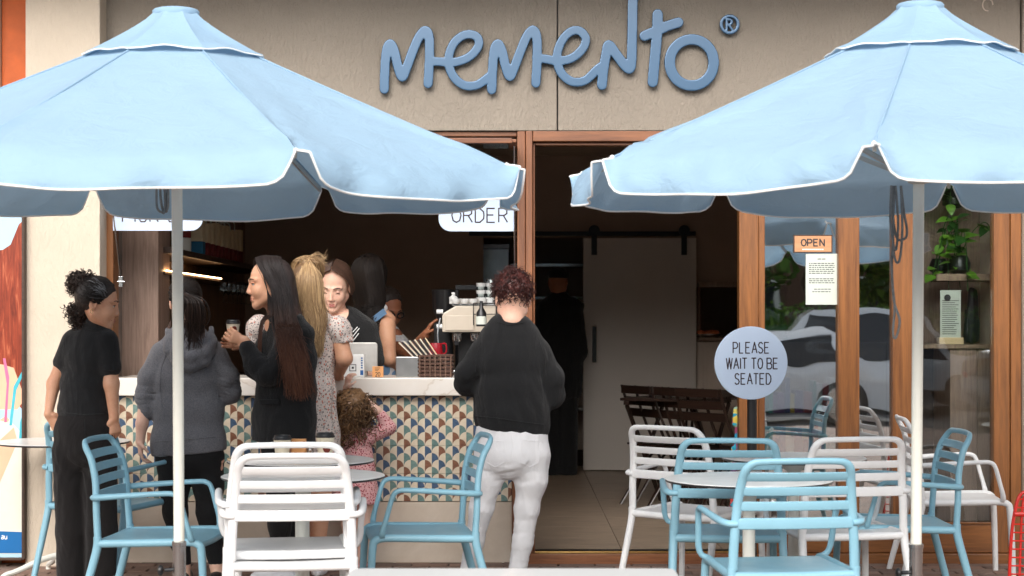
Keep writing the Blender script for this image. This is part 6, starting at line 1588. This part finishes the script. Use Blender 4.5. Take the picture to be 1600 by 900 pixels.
sdf_obj("dress", dr, .006, MATS["ditsy_pink"], w, zfold([(P(555, 770, d), .16, .012, 26, 8, (1, 1, .06))], folds(.002, 22, 2)), O)
sdf_obj("hair_base", [el(hc+V3(.0, -.01, .02), (.095, .10, .10)), el(P(541, 662, d-.03), (.075, .08, .06), None, .04)], .007, MATS["hair_child"], w, folds(.010, 45, 2), O)
rs = np.random.RandomState(31); ps = []
for k in range(900):
    v = _n(rs.randn(3)); 
    if v[1] > .6: continue
    c_ = hc+V3(0, -.01, .02) if rs.rand() < .62 else P(541+10*rs.randn(), 664, d-.03); p = c_+v*V3(.098, .104, .102)*rs.uniform(.85, 1.06)
    ps.append(curl_path(p, V3(v[0]*.7, v[1]*.5, -1)+rs.randn(3)*.45, rs.uniform(.05, .09), rs.uniform(.007, .014), rs.uniform(.8, 1.8), rs))
strands("curls", ps, MATS["hair_child"], w, (.0034, .0016), sub=3, seed=33)
m_plain("sandal_pink", lin((226, 170, 168)), .6)
for px in (547, 566): sdf_obj("sandal", [el(P(px, 883, d+.03), (.032, .075, .02)), rc(P(px-4, 873, d+.04), P(px+5, 873, d+.04), .012, .012), cut((0, 0, .004), (0, 0, -1))], .006, MATS["sandal_pink"], w, None, O)

# ================================================================== 9  person in black sweater and white trousers
d = 9.25; O = P(792, 906, d); O[2] = 0
w = person("person with short dark red hair, black sweater and white trousers beside the doorway", O)
skin = MATS["skin_light"]; side = V3(1, 0, 0); hc = P(801, 468, d); hf = V3(-.1, 1, -.3); hu = V3(0, .28, 1); S = 1.14
body = [(head_prims(hc, hf, hu, S)+[ec(P(801, 478, d-.025), P(799, 500, d-.035), .056, .05, .066, .056, side, .03)], .0038),
        (echain([(P(798, 495, d), .066, .06), (P(798, 560, d), .15, .09), (P(800, 690, d), .15, .11)], side), .012),
        (chain([P(770, 710, d), P(752, 795, d+.01), P(741, 845, d+.04), P(730, 900, d+.1)], [.07, .045, .04, .035])+chain([P(831, 710, d), P(823, 795, d), P(806, 900, d+.02)], [.07, .045, .035]), .012),
        (chain([P(722, 590, d), P(740, 585, d+.28)], [.04, .026])+hand_prims(P(740, 585, d+.28), (.6, .7, 0), (.7, -.6, 0), 1, 1, .6), .006),
        (chain([P(866, 610, d), P(840, 590, d+.28)], [.04, .026])+hand_prims(P(840, 590, d+.28), (-.6, .7, 0), (-.7, -.6, 0), -1, 1, .6), .006)]
merge_sdf("body", body, skin, w, O)
sw = echain([(P(797, 504, d-.02), .085, .06), (P(797, 514, d-.01), .118, .072), (P(797, 534, d), .165, .10), (P(797, 562, d), .185, .12), (P(798, 610, d), .178, .13), (P(800, 646, d), .186, .14), (P(802, 668, d), .192, .14)], side, .04)
sw += chain([P(752, 552, d), P(729, 584, d), P(727, 600, d+.04), P(742, 590, d+.24)], [.060, .054, .053, .040], .04)
sw += chain([P(843, 552, d), P(862, 590, d), P(864, 618, d+.04), P(846, 596, d+.24)], [.062, .057, .057, .040], .04)
sw += [cut(P(800, 672, d), (-.12, .0, -1), .006), el(P(801, 491, d-.03), (.062, .062, .045), None, .012, 'sub')]
sdf_obj("sweater", sw, .007, MATS["cloth_black_knit"], w, zfold([(P(755, 605, d-.08), .14, .010, 20, 5, (1, 1, .35)), (P(850, 600, d-.08), .14, .010, 20, 15, (1, 1, .4)), (P(800, 650, d-.1), .2, .009, 15, 25, (1, 1, .5))], folds(.004, 9, 2, (1, 1, .4))), O)
jn = echain([(P(799, 655, d), .178, .12), (P(799, 682, d), .184, .14), (P(799, 706, d-.01), .188, .15)], side, .03)
jn += chain([P(770, 712, d), P(761, 750, d), P(752, 795, d+.01), P(741, 845, d+.04), P(730, 905, d+.1)], [.100, .080, .060, .050, .046], .03)
jn += chain([P(831, 712, d-.01), P(830, 750, d-.01), P(823, 795, d), P(817, 845, d), P(806, 905, d+.02)], [.100, .082, .062, .052, .047], .03)
jn += [rc(P(799, 738, d-.16), P(800, 700, d-.19), .006, .004, .02, 'sub')]
sdf_obj("white_trousers", jn, .0065, MATS["denim_white"], w,
        zfold([(P(765, 750, d-.1), .11, .003, 40, 5, (.5, .5, 1.3)), (P(826, 745, d-.1), .11, .003, 40, 6, (.5, .5, 1.3)), (P(735, 860, d), .2, .0032, 34, 7, (.5, .5, 1.3)), (P(815, 850, d), .2, .0032, 34, 9, (.5, .5, 1.3)), (P(799, 735, d-.1), .09, .008, 36, 10, (.7, .7, 1)), (P(750, 800, d-.05), .09, .003, 40, 11, (.6, .6, 1.3)), (P(825, 800, d-.05), .1, .003, 40, 12, (.6, .6, 1.3))], folds(.0016, 16, 2, (1, 1, .5))), O)
for px, dd in ((730, .13), (806, .04)): sdf_obj("shoe", [el(P(px, 902, d+dd), (.045, .13, .045)), cut((0, 0, .004), (0, 0, -1))], .008, MATS["cotton_white"], w, None, O)
A_ = np.stack(frame(hf, hu)); HL = lambda x, y, z: hc+S*(x*A_[0]+y*A_[1]+z*A_[2])
sdf_obj("hair_base", [el(HL(0, -.014, .046), (.083*S, .102*S, .088*S), A_, .01), cut(HL(0, -.06, -.028), (0, .2, -1), .02), cut(HL(0, .05, .03), A_[1]*.8-A_[2]*.4, .01)], .005, MATS["hair_plum"], w, folds(.007, 60, 2), O)
rs = np.random.RandomState(41); ps = []
for k in range(1100):
    v = _n(rs.randn(3)); 
    q = v*V3(.085, .104, .09)+V3(0, -.014, .046)
    if q[2] < -.03 or (q[1] > .05 and q[2] < .06): continue
    nv = A_[0]*v[0]+A_[1]*v[1]+A_[2]*v[2]; ps.append(curl_path(HL(*q), nv*.55+rs.randn(3)*.8-A_[2]*.3, .034, .007, 1.0, rs))
strands("short_curls", ps, MATS["hair_plum"], w, (.0028, .0010), sub=3, seed=43)

g_ = part_of(w, "white_trousers"); stitch(g_, [(800, 680), (800, 705), (800, 728)], MATS["denim_white"], "centre_seam", w, .0028)
for a_ in ([(758, 692), (760, 722), (774, 730), (788, 722), (788, 690), (758, 688)], [(814, 690), (814, 722), (828, 730), (842, 722), (844, 690), (814, 687)]): stitch(g_, a_, MATS["denim_white"], "back_pocket", w, .0026)
g_ = part_of(w, "sweater"); stitch(g_, [(752, 535), (744, 560), (742, 585)], MATS["cloth_black_knit"], "shoulder_seam", w, .003); stitch(g_, [(843, 535), (851, 560), (853, 590)], MATS["cloth_black_knit"], "shoulder_seam", w, .003)
stitch(g_, [(742, 650), (780, 654), (820, 660), (856, 664)], MATS["cloth_black_knit"], "hem_band", w, .003); stitch(g_, [(776, 503), (797, 508), (822, 503)], MATS["cloth_black_knit"], "collar_rib", w, .004)
# ================================================================== staff behind the counter
# 6 barista with centre parting, looking down
d = 10.55; O = P(535, 865, d); O[2] = FZ
w = person("brunette barista in a printed black t-shirt looking down behind the till", O)
skin = MATS["skin_light"]; side = V3(1, 0, 0); hc = P(523, 447, d-.02); hf = _n(V3(-.12, -1, -.42)); hu = _n(V3(0, -.42, 1)); S = 1.2
body = [(head_prims(hc, hf, hu, S)+[rc(P(525, 472, d+.03), P(532, 500, d+.05), .048, .058, .03)], .0036), (echain([(P(533, 500, d+.04), .12, .07), (P(537, 540, d+.04), .16, .09), (P(540, 640, d+.04), .14, .1), (P(540, 720, d+.04), .15, .11)], side), .012),
        (chain([P(528, 720, d+.04), P(528, 858, d+.04)], [.08, .05])+chain([P(556, 720, d+.04), P(556, 858, d+.04)], [.08, .05]), .012),
        (chain([P(578, 530, d+.03), P(585, 585, d+.02), P(560, 595, d-.22)], [.045, .04, .026])+hand_prims(P(560, 595, d-.22), (-.6, -.7, .1), (0, 0, -1), 1, 1, .5), .007),
        (chain([P(494, 530, d+.03), P(488, 580, d+.02), P(510, 595, d-.22)], [.045, .04, .026])+hand_prims(P(510, 595, d-.22), (.6, -.7, .1), (0, 0, -1), -1, 1, .5), .007)]
merge_sdf("body", body, skin, w, O)
face_parts(hc, hf, hu, S, w, skin, "lip_dark", True, "hair_brunette")
tee = echain([(P(534, 496, d+.05), .11, .07), (P(536, 510, d+.05), .17, .09), (P(537, 545, d+.04), .18, .11), (P(540, 620, d+.04), .16, .11), (P(540, 690, d+.04), .165, .12)], side, .04)
tee += chain([P(573, 520, d+.04), P(584, 562, d+.03)], [.07, .066], .04)+chain([P(500, 520, d+.04), P(489, 562, d+.03)], [.07, .066], .04)+[el(P(527, 488, d-.01), (.07, .09, .07), None, .01, 'sub')]
sdf_obj("t_shirt", tee, .008, MATS["cloth_black"], w, folds(.003, 12, 3), O)
sdf_obj("trousers", echain([(P(528, 690, d+.04), .08, .1), (P(528, 855, d+.04), .07, .07)], side)+echain([(P(556, 690, d+.04), .08, .1), (P(556, 855, d+.04), .07, .07)], side), .012, MATS["cloth_black"], w, None, O)
fy = -.105
def on_chest(px, py): return P(px, py, d+fy)-O
mb = MB(); 
for ch, x0 in (("A", 537), ("D", 544.5)):
    for st in GL[ch]:
        pts = [on_chest(x0+5.4*p[0], 517-6.5*p[1])+V3(0, .012*(abs(x0-535)/12), 0) for p in st]; mb.tube(pts, .0036, 6, False)
mb.build("printed_letters", MATS["white_ink"], w, smooth=True)
mb = MB()
for a, b in (((551, 519), (558, 511)), ((551, 526), (561, 513)), ((552, 532), (560, 521)), ((536, 525), (549, 525))): mb.tube([on_chest(*a), on_chest(*b)+V3(0, .02, 0)], .0026, 5, False)
mb.build("printed_dashes", MATS["white_ink"], w, smooth=True)
m_plain("print_cyan", lin((60, 150, 200)), .6, bump=0)
sdf_obj("printed_glow", [ec(on_chest(540, 522)+O, on_chest(545, 540)+O+V3(0, .012, 0), .03, .006, .034, .006, side)], .006, MATS["print_cyan"], w, None, O)
A_ = np.stack(frame(hf, hu)); HL = lambda x, y, z: hc+S*(x*A_[0]+y*A_[1]+z*A_[2]); C0 = HL(0, -.016, .034); rs = np.random.RandomState(51)
sdf_obj("hair_base", [el(HL(0, -.020, .038), (.076*S, .092*S, .083*S), A_, .01), cut(HL(0, .064, .030), A_[1]*.75-A_[2]*.6, .006)], .005, MATS["hair_brunette"], w, None, O)
ps = []
for k in range(1500):
    sg = 1 if k % 2 else -1; fr = rs.rand(); E_ = ((0, -.018, .040), (.080, .098, .088), 1.03+.04*rs.rand())
    ps.append([HL(*onto((sg*.003, .074-.14*fr, .112+.024*math.sin(2.6*fr+.2)), *E_)), HL(*onto((sg*.056, .070-.13*fr, .09), *E_)), HL(*onto((sg*(.084+.004*rs.rand()), .044-.09*fr, .03), *E_)), HL(*onto((sg*(.080+.01*rs.rand()), .01-.06*fr, -.04), *E_)), HL(sg*.04, -.085, -.06)])
strands("parted_hair", ps, MATS["hair_brunette"], w, (.0026, .0016), seed=52)

# 7 staff with long black hair
d = 11.0; O = P(585, 860, d); O[2] = FZ
w = person("staff member with long black hair and a blue apron strap, back turned behind the counter", O)
skin = MATS["skin_tan"]; side = _n(V3(.9, -.4, 0)); hc = P(580, 438, d); hf = _n(V3(.35, 1, -.2)); hu = V3(0, .1, 1); S = 1.15
body = [(head_prims(hc, hf, hu, S, False), .005), (echain([(P(582, 470, d), .05, .05), (P(584, 500, d), .14, .07), (P(585, 560, d), .13, .09), (P(585, 700, d), .15, .11)], side), .011),
        (chain([P(570, 700, d), P(570, 855, d)], [.08, .05])+chain([P(600, 700, d), P(600, 855, d)], [.08, .05]), .012),
        (chain([P(604, 508, d-.08), P(607, 560, d-.1), P(622, 578, d+.04), P(650, 572, d+.1)], [.058, .047, .036, .025])+hand_prims(P(650, 572, d+.1), (1, .2, 0), (0, 0, -1), 1, 1, .6), .006),
        (chain([P(560, 505, d+.06), P(556, 560, d+.1), P(580, 585, d+.3)], [.05, .04, .026]), .009)]
merge_sdf("body", body, skin, w, O)
sdf_obj("white_vest", echain([(P(581, 492, d-.0), .06, .065), (P(583, 510, d), .115, .085), (P(584, 560, d), .14, .105), (P(585, 700, d), .16, .12)], side, .03)+[rc(P(598, 482, d-.05), P(586, 500, d-.08), .03, .03, .03), rc(P(568, 482, d), P(572, 502, d-.05), .028, .03, .03)], .008, MATS["cotton_white"], w, folds(.003, 14, 2), O)
MB().bar(P(602, 486, d-.13)-O, P(583, 500, d-.155)-O, .04, .006, (0, 0, 1)).build("apron_strap", MATS["apron_blue"], w, .002)
sdf_obj("apron", echain([(P(583, 560, d), .145, .112), (P(585, 720, d), .17, .13)], side, .02), .01, MATS["apron_blue"], w, folds(.003, 14, 5), O)
A_ = np.stack(frame(hf, hu)); HL = lambda x, y, z: hc+S*(x*A_[0]+y*A_[1]+z*A_[2]); rs = np.random.RandomState(61)
sdf_obj("hair_base", [el(HL(0, -.02, .045), (.092*S, .11*S, .098*S), A_, .01), ec(P(577, 440, d-.03), P(573, 500, d-.09), .105, .09, .07, .06, side, .03)], .007, MATS["hair_black"], w, folds(.005, 40, 2, (1, 1, .12)), O)
ps = []
for k in range(800):
    u0 = rs.uniform(-1, 1); bk = math.sqrt(1-u0*u0); E_ = ((0, -.02, .045), (.092, .11, .098), 1.03+.04*rs.rand()); ps.append([HL(*onto((u0*.01, .03-.06*bk, .142), *E_)), HL(*onto((u0*.075, -.05-.06*bk, .10), *E_)), HL(*onto((u0*.1, -.05-.085*bk, .0), *E_)), P(577+25*u0, 475, d-.05-.095*bk), P(573+20*u0+2*rs.randn(), 505+10*rs.randn(), d-.07-.10*bk)])
strands("long_hair", ps, MATS["hair_black"], w, (.0024, .0014), seed=62)

# 8 staff with glasses at the coffee machine
d = 11.45; O = P(618, 850, d); O[2] = FZ
w = person("staff member with dark glasses reaching for the coffee machine, half hidden", O)
skin = MATS["skin_brown"]; side = _n(V3(.8, -.6, 0)); hc = P(606, 483, d); hf = _n(V3(.55, -.8, -.4)); hu = _n(V3(.1, -.2, 1)); S = 1.12
body = [(head_prims(hc, hf, hu, S)+[rc(P(600, 505, d+.03), P(602, 525, d+.04), .05, .058, .03)], .0045), (echain([(P(604, 528, d+.04), .13, .08), (P(608, 600, d+.04), .15, .1), (P(612, 700, d+.04), .15, .1)], side), .012),
        (chain([P(600, 700, d), P(600, 845, d)], [.08, .05])+chain([P(630, 700, d), P(630, 845, d)], [.08, .05]), .012),
        (chain([P(622, 545, d-.1), P(640, 552, d-.22), P(666, 522, d-.5)], [.05, .042, .028])+hand_prims(P(664, 524, d-.5), (.5, -.1, .85), (.85, 0, -.4), -1, 1.05, .45), .005),
        (chain([P(630, 560, d), P(650, 575, d-.2), P(675, 560, d-.4)], [.045, .04, .028])+hand_prims(P(675, 560, d-.4), (1, -.1, .2), (0, 0, -1), 1, 1.0, .5), .006)]
merge_sdf("body", body, skin, w, O)
face_parts(hc, hf, hu, S, w, skin)
sdf_obj("white_t_shirt", echain([(P(603, 522, d+.05), .10, .08), (P(606, 545, d+.04), .17, .11), (P(610, 600, d+.04), .17, .12), (P(612, 700, d+.04), .17, .12)], side, .03), .009, MATS["cotton_white"], w, folds(.003, 14, 2), O)
A_ = np.stack(frame(hf, hu)); HL = lambda x, y, z: hc+S*(x*A_[0]+y*A_[1]+z*A_[2])
for sg in (-1, 1):
    MB().tube([HL(sg*.031+.023*math.cos(a), .102, .0+.017*math.sin(a))-O for a in [k*.6283 for k in range(11)]], .0042, 6).build("glasses_rim", MATS["black_plastic"], w, smooth=True)
    MB().tube([HL(sg*.052, .096, .003)-O, HL(sg*.079, .05, .003)-O, HL(sg*.082, -.01, .0)-O], .003, 6).build("glasses_arm", MATS["black_plastic"], w, smooth=True)
sdf_obj("hair", [el(HL(0, -.02, .042), (.082*S, .10*S, .088*S), A_, .01), cut(HL(0, .04, .05), A_[1]*.8-A_[2]*.5, .01)], .006, MATS["hair_black"], w, folds(.004, 50, 2), O)

# 10 dark clad figure in the kitchen doorway
d = 15.2; O = P(872, 760, d); O[2] = FZ
w = person("figure all in black with a cap, standing in the dark kitchen doorway", O)
side = V3(1, 0, 0); hc = P(872, 440, d); hf = V3(.2, 1, -.2); hu = V3(0, .1, 1)
merge_sdf("body", [(head_prims(hc, hf, hu, 1.05)+[rc(P(872, 450, d), P(872, 470, d), .055, .06)], .007), (chain([P(897, 500, d), P(903, 560, d), P(890, 580, d+.2)], [.05, .04, .03])+hand_prims(P(890, 580, d+.2), (0, 1, 0), (0, 0, -1), 1, 1), .008)], MATS["skin_brown"], w, O)
sdf_obj("black_jacket", echain([(P(872, 466, d), .1, .07), (P(874, 480, d), .2, .1), (P(874, 540, d), .22, .13), (P(874, 610, d), .2, .13)], side, .04)+chain([P(898, 495, d), P(906, 550, d), P(898, 572, d+.12)], [.075, .065, .055])+chain([P(848, 495, d), P(842, 550, d), P(850, 572, d+.12)], [.075, .065, .055]), .012, MATS["cloth_black"], w, folds(.004, 12, 3), O)
sdf_obj("black_trousers", echain([(P(862, 600, d), .1, .1), (P(862, 736, d), .08, .07)], side)+echain([(P(886, 600, d), .1, .1), (P(888, 736, d), .08, .07)], side), .012, MATS["cloth_black"], w, None, O)
sdf_obj("cap", [el(hc+V3(0, -.01, .05), (.09, .11, .08)), el(hc+V3(.02, .11, .05), (.07, .07, .012), None, .01), cut(hc+V3(0, 0, .03), (0, 0, -1), .005)], .008, MATS["cloth_black"], w, None, O)
# ------------------------------------------------------------------ the street behind the camera (mirrored in the glass)
m_plain("car_white", lin((226, 228, 230)), .2, coat=1, bump=0, var=.02); m_plain("car_silver", lin((170, 176, 184)), .22, .5, coat=1, bump=0, var=.02); m_plain("car_blue", lin((70, 100, 140)), .22, .3, coat=1, bump=0, var=.02)
m_plain("car_glass", (.02, .025, .03), .05, bump=0); m_plain("tyre", (.02, .02, .02), .8); m_plain("bark", lin((96, 78, 62)), .9, var=.3); m_plain("red_lamp", lin((170, 20, 20)), .2, bump=0)
nb = NB("hedge_leaf"); oi = nb.n("ShaderNodeNewGeometry"); nb.l(nb.ramp(oi.outputs['Random Per Island'], [(0, lin((40, 72, 22))), (.5, lin((78, 118, 36))), (1, lin((128, 160, 58)))]), nb.b.inputs['Base Color']); nb.b.inputs['Roughness'].default_value = .6
def car(x, y, yaw, paint, label, tall=0.0):
    t = tag(empty("parked_car", (x, y, -.15), math.radians(yaw)), label, "car", "cars parked across the street")
    prof = [(-2.2, .35, .80), (-2.18, .72, .86), (-1.9, .92, .88), (-1.25, 1.0+tall*.3, .88), (-.55, 1.40+tall, .66), (.3, 1.47+tall, .64), (1.1, 1.40+tall, .66), (1.75, 1.05+tall*.6, .84), (2.1, .95+tall*.3, .86), (2.22, .6, .84), (2.2, .35, .8)]
    vs = []; fs = []
    for x_, z, hw_ in prof:
        belt = min(z, .93)
        for s in (-1, 1):
            vs += [(x_, s*.84, .28), (x_, s*.88 if z > .4 else s*.8, min(z, .62)), (x_, s*.86, belt), (x_, s*hw_, z)]
    n = len(prof)
    for i in range(n-1):
        a, b = i*8, (i+1)*8
        for k in range(3): fs.append((a+k, b+k, b+k+1, a+k+1)); fs.append((a+4+k, a+4+k+1, b+4+k+1, b+4+k))
        fs.append((a+3, b+3, b+7, a+7)); fs.append((a, a+4, b+4, b))
    fs.append((0, 1, 2, 3, 7, 6, 5, 4)); e = (n-1)*8; fs.append((e, e+4, e+5, e+6, e+7, e+3, e+2, e+1))
    o = MB().add(vs, fs).build("car_body", MATS[paint], t, .04, smooth=True, angle=70)
    for s in (-1, 1):
        for a in ((-1.05, -.5, 0), (-.42, .35, 1), (.43, 1.2, 2)):
            z1 = 1.33+tall; x0_, x1_ = a[0], a[1]; zl = z1-.04 if a[2] else .99
            MB().add([(x0_-(.0 if a[2] else .15), s*.872, .97), (x1_+(.25 if a[2] == 2 else 0), s*.872, .97), (x1_, s*(.72), z1-(.03 if a[2] == 2 else 0)), (x0_+(0 if a[2] else .45), s*(.72), z1-.04)], [(0, 1, 2, 3) if s < 0 else (3, 2, 1, 0)]).build("side_window", MATS["car_glass"], t)
        for wx in (-1.4, 1.4):
            wl_ = MB().tube([(wx, s*.70, .33), (wx, s*.895, .33)], .33, 22, False).build("tyre", MATS["tyre"], t, .02, smooth=True, angle=40)
            MB().tube([(wx, s*.88, .33), (wx, s*.905, .33)], .21, 14, False).build("wheel_rim", MATS["steel"], t, .01)
    MB().add([(-1.24, -.72, 1.03+tall*.3), (-1.24, .72, 1.03+tall*.3), (-.60, .60, 1.40+tall), (-.60, -.60, 1.40+tall)], [(0, 1, 2, 3)]).build("windscreen", MATS["car_glass"], t)
    for s in (-.6, .6): MB().sphere((-2.17, s, .70), .1, 10, 6, (.5, 1.6, .8)).build("headlight", MATS["plastic_white"], t, smooth=True); MB().sphere((2.19, s, .78), .09, 10, 6, (.4, 1.5, .9)).build("tail_light", MATS["red_lamp"], t, smooth=True)
    return t
car(3.6, -16.4, 8, "car_white", "white car parked directly across the street")
car(9.2, -16.0, 174, "car_silver", "tall silver car parked across the street to the right", .22)
car(-2.6, -16.2, 3, "car_blue", "blue car parked across the street to the left")
car(6.4, -20.6, 186, "car_white", "white van-like car in the second parked row", .3)
car(1.0, -20.8, 4, "car_silver", "silver car in the second parked row")
def leaves_cloud(name, parent, mat, cs, n, size, seed):
    rs = np.random.RandomState(seed); C = []
    for k in range(n):
        c, rad = cs[rs.randint(len(cs))]; v = rs.randn(3); v /= np.linalg.norm(v); C.append(np.array(c)+v*np.array(rad)*(.55+.5*rs.rand()))
    C = np.array(C); A = rs.randn(n, 3); A /= np.linalg.norm(A, axis=1)[:, None]; B = np.cross(A, rs.randn(n, 3)); B /= np.linalg.norm(B, axis=1)[:, None]; s = size*(.6+.8*rs.rand(n))[:, None]
    V = np.stack([C-A*s, C+B*s*.5, C+A*s, C-B*s*.5], 1).reshape(-1, 3); F = np.arange(n*4).reshape(-1, 4)
    return mesh_arrays(name, V, F, mat, parent, False)
hg = tag(empty("hedge", (0, -27, -.15)), "long leafy green hedge beyond the parked cars", "hedge")
leaves_cloud("foliage", hg, MATS["hedge_leaf"], [((x, .3*math.sin(x), .95), (.9, .6, .95)) for x in np.arange(-16, 20, .8)], 50000, .065, 4)
box("hedge_core", MATS["leaf_dark"], -16, 20, -.3, .3, 0, 1.5, hg, .1)
rnd = random.Random(6)
for k in range(9):
    x = -14+4.1*k+rnd.uniform(-.8, .8); y = -30-rnd.uniform(0, 2)
    t = tag(empty("street_tree", (x, y, -.15)), "leafy tree with a grey brown trunk in the row beyond the hedge", "tree", "trees beyond the hedge")
    MB().tube([(0, 0, 0), (.1, 0, 2), (-.05, .1, 4), (.2, 0, 6)], [.26, .2, .16, .08], 9).build("trunk", MATS["bark"], t, smooth=True)
    for q in range(4): a = q*1.6+k; MB().tube([(0, 0, 2.8+.4*q), (math.cos(a)*1.1, math.sin(a)*1.1, 4.3+.4*q), (math.cos(a)*2, math.sin(a)*2, 5.2+.3*q)], [.1, .06, .03], 6).build("limb", MATS["bark"], t, smooth=True)
    leaves_cloud("crown", t, MATS["hedge_leaf"], [((rnd.uniform(-2.2, 2.2), rnd.uniform(-1.8, 1.8), rnd.uniform(2.3, 7)), (1.4, 1.3, .9)) for _ in range(11)], 9000, .12, 10+k)

tb = tag(empty("terrace_building", (0, -44, -.15)), "low brown brick building across the street beyond the trees", "building")
m_plain("brick_brown", lin((96, 72, 58)), .9, var=.2, scale=6)
box("wall", MATS["brick_brown"], -30, 34, -4, 0, 0, 9, tb, .02)
box("roof", MATS["ceiling_dark"], -30.4, 34.4, -4.4, .5, 9, 9.4, tb, .02)
for k in range(14):
    f_ = MB().box(-28+4.3*k, -26+4.3*k, .0, .06, 1.2, 3.0).build("window", MATS["powder_white"], tb, .01)
    MB().box(-27.9+4.3*k, -26.1+4.3*k, .061, .07, 1.3, 2.9).build("pane", MATS["car_glass"], f_)
